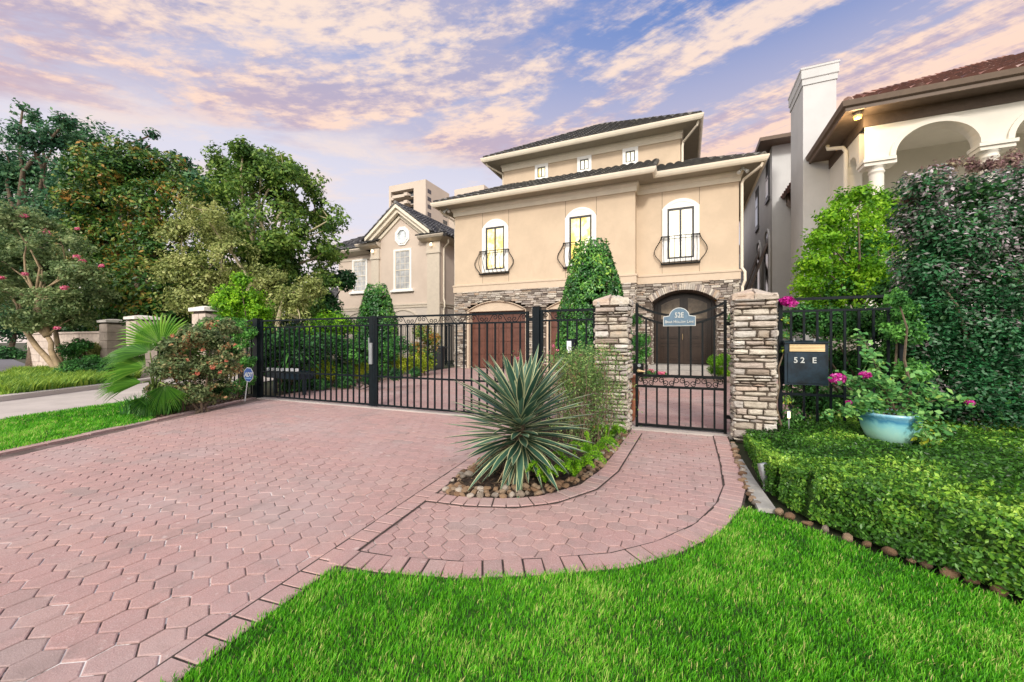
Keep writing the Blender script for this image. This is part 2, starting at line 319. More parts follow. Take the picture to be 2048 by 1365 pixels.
L['yucca'] = leafm('variegated_yucca_leaf', [(0, (0.018, 0.065, 0.045)), (0.35, (0.060, 0.145, 0.10)), (0.55, (0.17, 0.30, 0.20)), (0.75, (0.50, 0.56, 0.30)), (1, (0.72, 0.72, 0.44))], 0.2, 0.35, 0.5)
L['dry'] = leafm('dried_leaf', [(0, (0.20, 0.13, 0.07)), (1, (0.46, 0.36, 0.22))], 0.2)
L['boug'] = leafm('bougainvillea_leaves', [(0, (0.041, 0.162, 0.041)), (0.5, (0.121, 0.351, 0.095)), (0.9, (0.297, 0.567, 0.162)), (1, (0.567, 0.621, 0.068))], 0.4)

# ------------------------------------------------------------------ object helpers
def wpos(o):
    p = Vector((0, 0, 0))
    while o is not None: p = p + o.location; o = o.parent
    return p
def tag(o, label=None, cat=None, group=None, kind=None):
    if label: o['label'] = label
    if cat: o['category'] = cat
    if group: o['group'] = group
    if kind: o['kind'] = kind
    return o
def thing(name, label, cat, loc=(0, 0, 0), group=None):
    o = bpy.data.objects.new(name, None); COL.objects.link(o); o.location = loc
    o.empty_display_size = 0.2
    return tag(o, label, cat, group)
def link_mesh(name, me, mat, parent=None, loc=None):
    if mat is not None: me.materials.append(mat)
    o = bpy.data.objects.new(name, me); COL.objects.link(o)
    if parent is not None: o.parent = parent; o.location = -wpos(parent)
    if loc is not None: o.location = loc
    return o
class MB:
    def __init__(s): s.V = []; s.F = []; s.T = []; s.tint = 0.5
    def add(s, vs, fs, t=None):
        k = len(s.V); s.V.extend([tuple(v) for v in vs]); t = s.tint if t is None else t
        for f in fs: s.F.append(tuple(i+k for i in f)); s.T.append(t)
        return s
    def box(s, x0, x1, y0, y1, z0, z1, t=None):
        v = [(x, y, z) for z in (z0, z1) for y in (y0, y1) for x in (x0, x1)]
        return s.add(v, [(0, 2, 3, 1), (4, 5, 7, 6), (0, 1, 5, 4), (2, 6, 7, 3), (0, 4, 6, 2), (1, 3, 7, 5)], t)
    def bar(s, p, q, w, h=None, up=(0, 0, 1), t=None):       # square bar between two points
        p = Vector(p); q = Vector(q); d = (q-p).normalized(); up = Vector(up)
        if abs(d.dot(up)) > 0.98: up = Vector((0, 1, 0))
        a = d.cross(up).normalized(); b2 = a.cross(d).normalized(); h = h or w
        v = [c+a*sx*w/2+b2*sy*h/2 for c in (p, q) for sx, sy in ((-1, -1), (1, -1), (1, 1), (-1, 1))]
        return s.add(v, [(3, 2, 1, 0), (4, 5, 6, 7), (0, 1, 5, 4), (1, 2, 6, 5), (2, 3, 7, 6), (3, 0, 4, 7)], t)
    def tube(s, pts, r, n=6, t=None, cap=True):
        pts = [Vector(p) for p in pts]; rs = r if isinstance(r, (list, tuple)) else [r]*len(pts)
        k = len(s.V); vs = []; prev = None
        for i, p in enumerate(pts):
            d = (pts[min(i+1, len(pts)-1)]-pts[max(i-1, 0)])
            d = d.normalized() if d.length > 1e-9 else Vector((0, 0, 1))
            if prev is None:
                a = d.orthogonal().normalized()
            else:
                a = prev-d*prev.dot(d); a = a.normalized() if a.length > 1e-6 else d.orthogonal().normalized()
            prev = a; b2 = d.cross(a)
            for j in range(n):
                th = 2*math.pi*j/n; vs.append(p+(a*math.cos(th)+b2*math.sin(th))*rs[i])
        fs = [(i*n+j, i*n+(j+1) % n, (i+1)*n+(j+1) % n, (i+1)*n+j) for i in range(len(pts)-1) for j in range(n)]
        if cap: fs += [tuple(range(n))[::-1], tuple((len(pts)-1)*n+j for j in range(n))]
        return s.add(vs, fs, t)
    def prism(s, poly, axis, a, b2, t=None):                # poly extruded along an axis ('x','y','z') between a and b2
        n = len(poly)
        def mk(u, v, w): return {'x': (w, u, v), 'y': (u, w, v), 'z': (u, v, w)}[axis]
        vs = [mk(u, v, a) for u, v in poly]+[mk(u, v, b2) for u, v in poly]
        fs = [tuple(range(n)), tuple(range(2*n-1, n-1, -1))]+[(i, i+n, (i+1) % n+n, (i+1) % n) for i in range(n)]
        return s.add(vs, fs, t)
    def lathe(s, prof, n=24, c=(0, 0, 0), t=None):
        vs = [(c[0]+r*math.cos(2*math.pi*j/n), c[1]+r*math.sin(2*math.pi*j/n), c[2]+z) for r, z in prof for j in range(n)]
        fs = [(i*n+j, i*n+(j+1) % n, (i+1)*n+(j+1) % n, (i+1)*n+j) for i in range(len(prof)-1) for j in range(n)]
        return s.add(vs, fs, t)
    def build(s, name, mat, parent=None, smooth=False, loc=None):
        me = bpy.data.meshes.new(name); me.from_pydata(s.V, [], s.F); me.update()
        at = me.attributes.new('tint', 'FLOAT', 'FACE'); at.data.foreach_set('value', np.array(s.T, dtype=np.float32))
        import bmesh
        bm = bmesh.new(); bm.from_mesh(me); bmesh.ops.recalc_face_normals(bm, faces=bm.faces); bm.to_mesh(me); bm.free()
        if smooth: me.polygons.foreach_set('use_smooth', [True]*len(me.polygons))
        return link_mesh(name, me, mat, parent, loc)
def npmesh(name, V, F, T, mat, parent=None, smooth=False, loc=None):
    """V (n,3), F (m,k) equal-sided faces, T (m,)"""
    me = bpy.data.meshes.new(name); V = np.asarray(V, np.float32); F = np.asarray(F, np.int32); k = F.shape[1]
    me.vertices.add(len(V)); me.vertices.foreach_set('co', V.ravel())
    me.loops.add(F.size); me.loops.foreach_set('vertex_index', F.ravel())
    me.polygons.add(len(F)); me.polygons.foreach_set('loop_start', np.arange(0, F.size, k, dtype=np.int32))
    me.update(calc_edges=True)
    if smooth: me.polygons.foreach_set('use_smooth', np.ones(len(F), dtype=bool))
    at = me.attributes.new('tint', 'FLOAT', 'FACE'); at.data.foreach_set('value', np.asarray(T, np.float32))
    return link_mesh(name, me, mat, parent, loc)
def sweep(mb, path, prof, closed=True, t=None):
    """profile [(out,z)] swept round a plan path (CCW = outward is to the right of travel)"""
    n = len(path); rings = []
    for i in range(n):
        p = Vector(path[i])
        def nrm(a, b): d = (Vector(b)-Vector(a)).normalized(); return Vector((d.y, -d.x))
        if closed: n1 = nrm(path[i-1], path[i]); n2 = nrm(path[i], path[(i+1) % n])
        else:
            n2 = nrm(path[i], path[i+1]) if i < n-1 else nrm(path[i-1], path[i]); n1 = nrm(path[i-1], path[i]) if i > 0 else n2
        m_ = (n1+n2); m_ = m_/max(1e-6, (1+n1.dot(n2)))
        rings.append([(p.x+m_.x*o, p.y+m_.y*o, z) for o, z in prof])
    k = len(prof); vs = [v for r in rings for v in r]; fs = []
    for i in range(n if closed else n-1):
        j = (i+1) % n
        for a in range(k): b2 = (a+1) % k; fs.append((i*k+a, j*k+a, j*k+b2, i*k+b2))
    if not closed: fs += [tuple(range(k)), tuple((n-1)*k+a for a in range(k))[::-1]]
    return mb.add(vs, fs, t)
def text_mesh(name, s, size, mat, parent, loc, depth=0.004, rot=(R(90), 0, 0), shear=0.0, bold=0.0, sx=1.0, small=False):
    cu = bpy.data.curves.new(name, 'FONT'); cu.body = s; cu.size = size; cu.extrude = depth; cu.align_x = 'CENTER'
    cu.shear = shear; cu.offset = bold
    if small:
        cu.small_caps_scale = 0.72
        for i, ch in enumerate(s):
            if ch.islower(): cu.body_format[i].use_small_caps = True
    o = bpy.data.objects.new(name, cu); COL.objects.link(o)
    me = bpy.data.meshes.new_from_object(o.evaluated_get(bpy.context.evaluated_depsgraph_get())); bpy.data.objects.remove(o)
    me.transform(Matrix.Translation(loc) @ Matrix.Rotation(rot[2], 4, 'Z') @ Matrix.Rotation(rot[0], 4, 'X') @ Matrix.Diagonal((sx, 1, 1, 1)))
    me.materials.clear(); return link_mesh(name, me, mat, parent)
def vnoise(P, scale, seed=0):
    p = P*scale+seed*17.31; i = np.floor(p).astype(np.int64); f = p-i; f = f*f*(3-2*f); out = 0
    for a in (0, 1):
        for b2 in (0, 1):
            for c2 in (0, 1):
                h = ((i[:, 0]+a)*73856093) ^ ((i[:, 1]+b2)*19349663) ^ ((i[:, 2]+c2)*83492791) ^ (seed*2654435)
                h = (h ^ (h >> 13))*1274126177; h = (h ^ (h >> 16)) & 0xffff
                w = (f[:, 0] if a else 1-f[:, 0])*(f[:, 1] if b2 else 1-f[:, 1])*(f[:, 2] if c2 else 1-f[:, 2])
                out = out+w*h/65535.0
    return out
def unit(v): return v/np.maximum(np.linalg.norm(v, axis=1, keepdims=True), 1e-9)
def leaves(name, P, Nrm, size, tint, mat, parent=None, ratio=0.45, droop=0.3, updir=None):
    """one folded diamond leaf per point"""
    n = len(P); rd = rng.normal(size=(n, 3)); Nrm = unit(Nrm)
    D = rd-Nrm*np.sum(rd*Nrm, axis=1, keepdims=True); D = unit(D)
    D[:, 2] -= droop*rng.random(n)
    if updir is not None: D = D+updir
    D = unit(D); S = unit(np.cross(D, Nrm)); s = (size*(0.65+0.7*rng.random(n)))[:, None]
    w = s*ratio
    base = P-D*s*0.5; tip = P+D*s*0.5; l = P-S*w*0.5+Nrm*w*0.12; r = P+S*w*0.5+Nrm*w*0.12
    V = np.stack([base, r, tip, l], axis=1).reshape(-1, 3); k = np.arange(n)*4
    F = np.stack([np.stack([k, k+1, k+2], 1), np.stack([k, k+2, k+3], 1)], 1).reshape(-1, 3)
    return npmesh(name, V, F, np.repeat(np.clip(tint, 0, 1), 2), mat, parent)
def crown(lobes, n, gap=0.42, gscale=1.2, seed=1, shell=0.5, rough=0.3):
    """points, outward normals, clump value for a crown of uneven lobes"""
    C = np.array([l[0] for l in lobes], float); Rr = np.array([l[1] if hasattr(l[1], '__len__') else (l[1],)*3 for l in lobes], float)
    wgt = (Rr[:, 0]*Rr[:, 1]+Rr[:, 1]*Rr[:, 2]+Rr[:, 0]*Rr[:, 2]); wgt = wgt/wgt.sum()
    m = int(n*2.2); idx = rng.choice(len(lobes), m, p=wgt); d = unit(rng.normal(size=(m, 3)))
    rr = 1-(1-rng.random(m)**shell)*0.75
    bumpy = 1+rough*(vnoise(d*2.3+C[idx], 1.0, seed+3)-0.5)*2
    P = C[idx]+d*Rr[idx]*(rr*bumpy)[:, None]
    cl = vnoise(P, gscale, seed)*0.65+vnoise(P, gscale*2.7, seed+1)*0.35
    keep = cl > gap; P, d, cl, idx = P[keep][:n], d[keep][:n], cl[keep][:n], idx[keep][:n]
    return P, d, np.clip((cl-gap)/(0.80-gap), 0, 1), idx
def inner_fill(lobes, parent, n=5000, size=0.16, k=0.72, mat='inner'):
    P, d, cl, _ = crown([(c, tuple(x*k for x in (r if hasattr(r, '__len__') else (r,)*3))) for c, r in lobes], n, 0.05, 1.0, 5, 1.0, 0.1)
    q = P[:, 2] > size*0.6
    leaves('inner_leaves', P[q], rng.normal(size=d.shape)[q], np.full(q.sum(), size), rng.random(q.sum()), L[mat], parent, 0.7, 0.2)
def foliage(name, lobes, n, size, mat, parent=None, gap=0.42, gscale=1.2, seed=1, ratio=0.5, shell=0.5, rough=0.3, droop=0.3, upbias=0.5, zmin=0.03, tshift=0.0, tvar=0.45):
    P, d, cl, _ = crown(lobes, n, gap, gscale, seed, shell, rough)
    k = P[:, 2] > zmin; P, d, cl = P[k], d[k], cl[k]
    nr = d*0.8+rng.normal(size=d.shape)*0.6; nr[:, 2] += upbias
    t = 0.5+(vnoise(P, gscale*1.6, seed+9)-0.5)*0.9+(rng.random(len(P))-0.5)*tvar*1.6+tshift
    return leaves(name, P, nr, np.full(len(P), size), t, mat, parent, ratio, droop)
def limb(mb, p, q, r0, r1, bend=0.12, n=5, seg=6):
    p = Vector(p); q = Vector(q); L_ = (q-p).length; pts = []; rs = []
    o = Vector((random.uniform(-1, 1), random.uniform(-1, 1), random.uniform(-0.3, 0.3)))*bend*L_
    for i in range(n+1):
        t = i/n; pts.append(p.lerp(q, t)+o*math.sin(math.pi*t)+Vector((random.uniform(-1, 1), random.uniform(-1, 1), 0))*0.02*L_*(0 < i < n)); rs.append(r0+(r1-r0)*t)
    mb.tube(pts, rs, seg); return pts
def tree(name, label, base, lobes, mat, n, size, trunk_r=0.16, bark='bark', gap=0.42, gscale=1.0, seed=1, trunks=None, group=None, rough=0.35, shell=0.5, tshift=0, cat='tree', twigs=2, upbias=0.5, droop=0.3):
    t = thing(name, label, cat, base, group)
    mb = MB(); b = Vector(base)
    top = Vector(max(lobes, key=lambda l: l[0][2])[0])
    trs = trunks or [(b, b.lerp(Vector((top.x, top.y, b.z)), 0.3)+Vector((0, 0, (top.z-b.z)*0.45)))]
    for (p, q) in trs:
        limb(mb, p, q, trunk_r, trunk_r*0.6, 0.05, 6, 8)
    for c, r in lobes:
        q = min((Vector(x[1]) for x in trs), key=lambda v: (v-Vector(c)).length)
        limb(mb, q, c, trunk_r*0.45, trunk_r*0.12, 0.12)
        rr = r if hasattr(r, '__len__') else (r,)*3
        for k in range(twigs):
            d = Vector(unit(rng.normal(size=(1, 3)))[0]); d.z = abs(d.z)*0.8
            limb(mb, c, Vector(c)+Vector((d.x*rr[0], d.y*rr[1], d.z*rr[2]))*0.85, trunk_r*0.14, trunk_r*0.04, 0.1, 3, 5)
    mb.build('trunk', M[bark], t, smooth=True)
    foliage('crown', lobes, n, size, mat, t, gap, gscale, seed, rough=rough, shell=shell, tshift=tshift, upbias=upbias, droop=droop)
    return t
def copy_tree(o, loc=None, label=None, parent=None):
    c = o.copy(); COL.objects.link(c)
    if parent is not None: c.parent = parent
    for ch in list(o.children): copy_tree(ch, parent=c)
    if loc is not None: c.location = loc
    if label: c['label'] = label
    return c
def inpoly(x, y, poly):
    c = np.zeros(len(x), bool); n = len(poly)
    for i in range(n):
        x0, y0 = poly[i]; x1, y1 = poly[(i+1) % n]
        c ^= ((y0 > y) != (y1 > y)) & (x < (x1-x0)*(y-y0)/((y1-y0) if abs(y1-y0) > 1e-12 else 1e-12)+x0)
    return c
# ------------------------------------------------------------------ ground, paving, lawns
def sheet(name, poly, z, mat, kind='structure'):
    me = bpy.data.meshes.new(name); me.from_pydata([(x, y, z) for x, y in poly], [], [tuple(range(len(poly)))]); me.update()
    o = link_mesh(name, me, mat); o['kind'] = kind; return o
sheet('ground', [(-700, -400), (700, -400), (700, 900), (-700, 900)], -0.03, M['ground'])

def clip_poly(sub, clip):
    out = sub; n = len(clip)
    for i in range(n):
        a = clip[i]; b2 = clip[(i+1) % n]; inp = out; out = []
        if not inp: return []
        def side(p): return (b2[0]-a[0])*(p[1]-a[1])-(b2[1]-a[1])*(p[0]-a[0])
        for j in range(len(inp)):
            p = inp[j-1]; q = inp[j]; sp_, sq = side(p), side(q)
            if (sp_ >= 0) != (sq >= 0):
                t = sp_/(sp_-sq); out.append((p[0]+(q[0]-p[0])*t, p[1]+(q[1]-p[1])*t))
            if sq >= 0: out.append(q)
    return out
def area(p): return 0.5*sum(p[i-1][0]*p[i][1]-p[i][0]*p[i-1][1] for i in range(len(p)))
def hexes(name, region, z, skip=None, flat=0.150, fine=lambda x, y: True, keep=None):
    if area(region) < 0: region = region[::-1]
    mb = MB(); s_ = flat/math.sqrt(3); xs = [p[0] for p in region]; ys = [p[1] for p in region]
    row = 0; y = min(ys)-s_
    while y < max(ys)+s_:
        k = 0; x = min(xs)-flat+(flat/2 if row % 2 else 0)
        while x < max(xs)+flat:
            if (k+(row//2)) % 2 == 0:
                tnt = min(1, max(0, random.gauss(0.5, 0.2))); dz = random.uniform(-0.0022, 0.0022); tx = random.uniform(-0.01, 0.01); ty = random.uniform(-0.01, 0.01)
            inpair = (k+(row//2)) % 2
            x0 = x+(-0.0012 if inpair else 0.0012)
            gp = 0.0036 if math.hypot(x+2.9, y-0.8) < 2.1 else 0.0020
            h = [(x0+(s_-gp)*math.sin(R(60*i)), y+(s_-gp)*math.cos(R(60*i))) for i in range(6)][::-1]
            p = clip_poly(h, region)
            if keep and p:
                hx = np.array([q[0] for q in h]+[x]); hy = np.array([q[1] for q in h]+[y])
                if not (inpoly(hx, hy, keep[0]).any() and inpoly(hx, hy, keep[1]).all()): p = []
            if len(p) >= 3 and abs(area(p)) > 0.0006 and not (skip and inpoly(np.array([x]), np.array([y]), skip)[0]):
                cx = sum(q[0] for q in p)/len(p); cy = sum(q[1] for q in p)/len(p); n = len(p)
                if fine(x, y):
                    def zt(q): return z+dz+(q[0]-cx)*tx+(q[1]-cy)*ty
                    inn = [(cx+(q[0]-cx)*0.93, cy+(q[1]-cy)*0.93) for q in p]
                    vs = [(q[0], q[1], zt(q)) for q in inn]+[(q[0], q[1], zt(q)-0.0022) for q in p]+[(q[0], q[1], z-0.02) for q in p]
                    mb.add(vs, [tuple(range(n))]+[(i, (i+1) % n, (i+1) % n+n, i+n) for i in range(n)][::1]+[(i+n, (i+1) % n+n, (i+1) % n+2*n, i+2*n) for i in range(n)], tnt)
                else:
                    mb.add([(q[0], q[1], z+dz*0.5) for q in p], [tuple(range(n))], tnt)
            x += flat; k += 1
        y += 1.5*s_; row += 1
    o = mb.build(name, M['paver']); o['kind'] = 'structure'; return o
def soldier(mb, path, w, bl=0.105, z=0.006, gap=0.010):
    """bricks laid across a strip; path = outer edge, bricks extend to the left of travel"""
    P = [Vector(p) for p in path]; seg = [(P[i+1]-P[i]).length for i in range(len(P)-1)]; tot = sum(seg); n = max(1, round(tot/bl))
    def at(s0):
        for i, l in enumerate(seg):
            if s0 <= l or i == len(seg)-1: d = (P[i+1]-P[i]).normalized(); return P[i]+d*s0, d
            s0 -= l
    for k in range(n):
        a, da = at(tot*k/n); b2, db = at(tot*(k+1)/n)
        na = Vector((-da.y, da.x)); nb = Vector((-db.y, db.x)); nn = (na+nb).normalized()
        e = (b2-a).normalized()*gap/2
        a2 = a+e; b3 = b2-e; jw = w+random.uniform(-0.004, 0.004); zz_ = z+random.uniform(-0.002, 0.002); t = min(1, max(0, random.gauss(0.55, 0.22)))
        q = [a2+nn*0.002, b3+nn*0.002, b3+nn*jw, a2+nn*jw]; c = sum(q, Vector((0, 0)))/4
        inn = [c+(v-c)*0.94 for v in q]
        vs = [(v.x, v.y, zz_) for v in inn]+[(v.x, v.y, zz_-0.004) for v in q]+[(v.x, v.y, -0.02) for v in q]
        mb.add(vs, [(0, 1, 2, 3)]+[(i, (i+1) % 4, (i+1) % 4+4, i+4) for i in range(4)]+[(i+4, (i+1) % 4+4, (i+1) % 4+8, i+8) for i in range(4)], t)
DR = lambda y: -1.633-0.0916*y      # right edge line of the driveway
DRIVE = [(-4.95, -2.0), (DR(-2.0), -2.0), (DR(5.46), 5.46), (-7.95, 5.46), (-7.86, 5.2), (-6.92, 3.25), (-6.28, 1.6)]
COURT = [(-7.85, 5.46), (1.5, 5.46), (2.6, 10), (2.6, 15.7), (-9.45, 15.7), (-9.1, 12.5), (-8.6, 9.0)]
ARC_OUT = [(-1.70, 1.50), (-1.40, 1.545), (-1.0, 1.66), (-0.62, 1.86), (-0.28, 2.07), (-0.03, 2.33), (0.20, 2.70), (0.35, 3.12), (0.43, 3.55), (0.455, 4.2), (0.465, 5.42)]
ARC_IN = [(-1.74, 1.64), (-1.44, 1.69), (-1.06, 1.80), (-0.70, 1.99), (-0.39, 2.18), (-0.16, 2.41), (0.06, 2.76), (0.20, 3.16), (0.28, 3.58), (0.305, 4.2), (0.315, 5.42)]
WALK = ARC_IN+[(-0.60, 5.42), (DR(5.4)+0.1, 5.42), (DR(1.7)+0.1, 1.66)]
BED = [(-1.60, 2.52), (-1.4, 2.56), (-1.18, 2.66), (-0.97, 2.82), (-0.77, 3.15), (-0.68, 3.6), (-0.635, 5.1), (-0.64, 5.42), (-1.98, 5.40), (-1.86, 4.0), (-1.755, 2.75)]
BAND = [(-1.72, 2.38), (-1.4, 2.42), (-1.08, 2.53), (-0.84, 2.72), (-0.63, 3.10), (-0.545, 3.6), (-0.50, 5.2)]
sheet('driveway_joint_sand', [(-5.1, -2.2), (-1.3, -2.2), (-1.62, 1.49)]+ARC_OUT[1:]+[(1.3, 5.5), (2.6, 10), (2.6, 15.75), (-9.6, 15.75), (-9.2, 12.5), (-8.7, 9), (-7.95, 5.3), (-6.35, 1.6)], -0.006, M['joint'])
hexes('driveway', DRIVE, 0.0, flat=0.142)
hexes('courtyard_paving', COURT, 0.0, fine=lambda x, y: y < 8.0, flat=0.137)
hexes('walkway', [(-1.9, 1.4), (0.5, 1.4), (0.5, 5.6), (-1.9, 5.6)], 0.0, skip=[(p[0], p[1]) for p in BED], flat=0.116, keep=(WALK, ARC_OUT+[(-0.60, 5.42), (DR(5.4), 5.42), (DR(1.5)+0.02, 1.5)]))
jm = MB()
def joint_strip(path, w, z):
    P = [Vector(p) for p in path]; vs = []
    for i, p in enumerate(P):
        d = (P[min(i+1, len(P)-1)]-P[max(i-1, 0)]).normalized(); nn = Vector((-d.y, d.x))
        vs += [(p.x-nn.x*0.012, p.y-nn.y*0.012, z), (p.x+nn.x*(w+0.012), p.y+nn.y*(w+0.012), z)]
    jm.add(vs, [(2*i, 2*i+2, 2*i+3, 2*i+1) for i in range(len(P)-1)])
joint_strip([(DR(-2)+0.135, -2.0), (DR(5.4)+0.135, 5.40)], 0.13, 0.0040); joint_strip(ARC_OUT, 0.145, 0.0052); joint_strip(BAND, 0.14, 0.0064)
jm.build('border_joint_sand', plain('dark_joint_sand', (0.045, 0.033, 0.028), 0.95, var=0.5, nscale=20))['kind'] = 'structure'
mb = MB()
soldier(mb, [(DR(-2)+0.135, -2.0), (DR(1.5)+0.135, 1.50), (DR(2.4)+0.135, 2.40), (DR(5.4)+0.135, 5.40)], 0.13, 0.115, 0.0085)
soldier(mb, ARC_OUT, 0.145, 0.105, 0.012)
soldier(mb, BAND, 0.14, 0.10, 0.013)
mb.build('paving_border', M['paver'])['kind'] = 'structure'
mb = MB()
for a, b2 in (((-4.88, -2.2), (-6.36, 1.6)), ((-6.36, 1.6), (-7.0, 3.22)), ((-7.0, 3.22), (-8.0, 5.36))):
    d = (Vector(b2)-Vector(a)); n_ = max(1, int(d.length/0.42)); nn = Vector((-d.y, d.x)).normalized()*0.12
    for i in range(n_):
        p = Vector(a)+d*(i/n_+0.004); q = Vector(a)+d*((i+1)/n_-0.004); zt = 0.022+random.uniform(-0.004, 0.004)
        vs = [(p.x, p.y), (q.x, q.y), (q.x+nn.x, q.y+nn.y), (p.x+nn.x, p.y+nn.y)]
        mb.add([(x, y, -0.03) for x, y in vs]+[(x, y, zt) for x, y in vs], [(4, 5, 6, 7), (0, 1, 5, 4), (1, 2, 6, 5), (2, 3, 7, 6), (3, 0, 4, 7)], random.random())
mb.build('driveway_kerb', M['paver'])['kind'] = 'structure'
mb = MB(); mb.box(-7.95, DR(5.4)+0.05, 5.33, 5.50, -0.02, 0.010).box(-0.66, 0.52, 5.42, 5.66, -0.02, 0.014)
mb.build('gate_threshold', M['concrete'])['kind'] = 'structure'

LAWN = [(DR(-2.2)+0.138, -2.2), (DR(0.7)+0.138, 0.7), (DR(1.46)+0.14, 1.46), (-1.40, 1.535)]+ARC_OUT[2:8]+[(0.47, 3.12), (0.58, 3.02), (0.72, 2.92), (0.88, 2.79), (1.02, 2.68), (1.20, 2.55), (1.40, 2.38), (2.0, 1.9), (3.2, 1.0), (3.2, -2.2)]
LAWN2 = [(-4.95, -2.2), (-6.47, 1.6), (-7.06, 3.18), (-7.3, 3.33), (-8.1, 3.30), (-9.2, 3.95), (-9.80, 4.13), (-9.22, 2.36), (-8.62, 0.5), (-7.9, -2.2)]
sheet('lawn', LAWN, 0.004, M['lawn']); sheet('verge_lawn', LAWN2, 0.004, M['lawn'])
def grass(name, poly, dens, h, w, mat, seed=0, tsh=0.0):
    P2 = np.array(poly); lo = P2.min(0); hi = P2.max(0); n = int((hi-lo).prod()*2000*2.2)
    # density falls off with distance from the viewpoint
    X_ = rng.uniform(lo[0]-0.02, hi[0]+0.02, int((hi-lo).prod()*dens(0.9))); Y_ = rng.uniform(lo[1]-0.02, hi[1]+0.02, len(X_))
    jx = X_+rng.normal(size=len(X_))*0.02; jy = Y_+rng.normal(size=len(X_))*0.02
    dep = X_*-ST+Y_*CT; lat = X_*CT+Y_*ST
    k = inpoly(jx, jy, poly) & (dep > 0.75) & (np.abs(lat) < dep*1.5+0.6) & (rng.random(len(X_)) < np.array([dens(max(0.9, d)) for d in dep])/dens(0.9))
    X_, Y_, dep = X_[k], Y_[k], dep[k]; n = len(X_)
    P = np.stack([X_, Y_, np.zeros(n)], 1)
    cl = vnoise(P, 9.0, seed+2); big = vnoise(P, 1.6, seed+5)
    hh = h*(0.55+0.55*cl+0.35*rng.random(n)); az = rng.uniform(0, 2*np.pi, n)+(cl*4)
    lean = 0.25+0.75*rng.random(n); D = np.stack([np.cos(az), np.sin(az), np.zeros(n)], 1); S = np.stack([-np.sin(az+0.6), np.cos(az+0.6), np.zeros(n)], 1)
    ww = (w*(0.7+0.6*rng.random(n))*(1+0.16*np.maximum(dep-2, 0)))[:, None]; hh = hh[:, None]; le = lean[:, None]
    up = np.array([[0, 0, 1.0]])
    b0 = P-S*ww; b1 = P+S*ww; m0 = P+up*hh*0.6+D*hh*le*0.22-S*ww*0.8; m1 = m0+S*ww*1.6; tp = P+up*hh*0.97+D*hh*le*0.7
    V = np.stack([b0, b1, m1, m0, tp], 1).reshape(-1, 3); k = np.arange(n)*5
    F = np.stack([np.stack([k, k+1, k+2], 1), np.stack([k, k+2, k+3], 1), np.stack([k+3, k+2, k+4], 1)], 1).reshape(-1, 3)
    t = 0.48+(cl-0.5)*0.6+(big-0.5)*0.5+(rng.random(n)-0.5)*0.75+tsh; t = np.clip(t, 0, 0.93); t[rng.random(n) < 0.035] = 1.0
    o = npmesh(name, V, F, np.repeat(t, 3), mat); tag(o, kind='stuff'); return o
tag(grass('grass', LAWN, lambda d: 30000/(1+0.35*max(0, d-1.0)**1.5), 0.028, 0.0019, L['grass']), 'thick bright green mown grass of the front lawn', 'grass')
tag(grass('verge_grass', LAWN2, lambda d: 5000/(1+0.1*max(0, d-4)), 0.042, 0.0022, L['grass'], 4), 'bright green mown grass strip left of the pink driveway', 'grass')
sheet('garden_bed_soil', BED, 0.014, M['soil'])
sheet('side_bed_soil', [(-7.09, 3.2), (-8.05, 5.34), (-8.1, 5.6), (-9.9, 5.6), (-10.2, 4.9), (-9.80, 4.15), (-9.2, 3.95), (-8.1, 3.32), (-7.3, 3.35)], 0.008, M['soil'])
sheet('neighbour_drive', [(-7.92, -2.2), (-8.64, .5), (-9.24, 2.36), (-9.84, 4.13), (-10.4, 5.6), (-12, 10), (-17, 10), (-13.49, 5.48), (-12.14, 3.11), (-10.5, 0), (-9.6, -2.2)], 0.0, M['concrete'])
sheet('street', [(-9.7, -2.3), (-14.5, 3.4), (-20, 5.3), (-30, 8.6), (-90, 22), (-90, -30), (-7, -30), (-7.9, -2.3)], -0.015, M['asphalt'])
mb = MB(); pth = [(-9.5, -2.2), (-10.4, 0), (-12.04, 3.11), (-13.39, 5.48), (-16.9, 10)]
sweep(mb, pth, [(0.0, -0.03), (0.0, 0.10), (-0.18, 0.11), (-0.18, -0.03)], closed=False); mb.build('kerb', M['concrete'])['kind'] = 'structure'
sheet('footpath', [(-13.2, 2.6), (-17.5, 4.15), (-17.5, 4.9), (-26, 7.9), (-26, 7.0), (-17.6, 3.6), (-13.6, 2.1)], 0.004, M['concrete'])
# mulch chips and dry leaves over the bed
n = 5200; X_ = rng.uniform(-2.05, -0.6, n); Y_ = rng.uniform(2.5, 5.4, n); k = inpoly(X_, Y_, BED); P = np.stack([X_[k], Y_[k], 0.018+0.02*rng.random(k.sum())], 1)
o = leaves('mulch', P, np.tile([[0, 0, 1.0]], (len(P), 1))+rng.normal(size=(len(P), 3))*0.35, np.full(len(P), 0.035), rng.random(len(P)), leafm('mulch_chips', [(0, (0.02, 0.012, 0.008)), (0.8, (0.09, 0.055, 0.035)), (1, (0.22, 0.15, 0.09))], 0.0, 0.9), None, 0.35)
tag(o, 'dark bark mulch spread under the variegated yucca', 'mulch', kind='stuff')
n = 6000; SB = [(-7.09, 3.2), (-8.05, 5.34), (-9.3, 5.3), (-9.8, 4.15), (-8.1, 3.32), (-7.3, 3.35)]
X_ = rng.uniform(-9.9, -7, n); Y_ = rng.uniform(3.1, 5.4, n); k = inpoly(X_, Y_, SB); P = np.stack([X_[k], Y_[k], 0.012+0.03*rng.random(k.sum())], 1)
o = leaves('leaf_litter', P, np.tile([[0, 0, 1.0]], (len(P), 1))+rng.normal(size=(len(P), 3))*0.35, np.full(len(P), 0.05), rng.random(len(P)), bpy.data.materials['mulch_chips'], None, 0.4)
tag(o, 'brown leaf litter and bark under the fan palm and rose bush', 'mulch', kind='stuff')

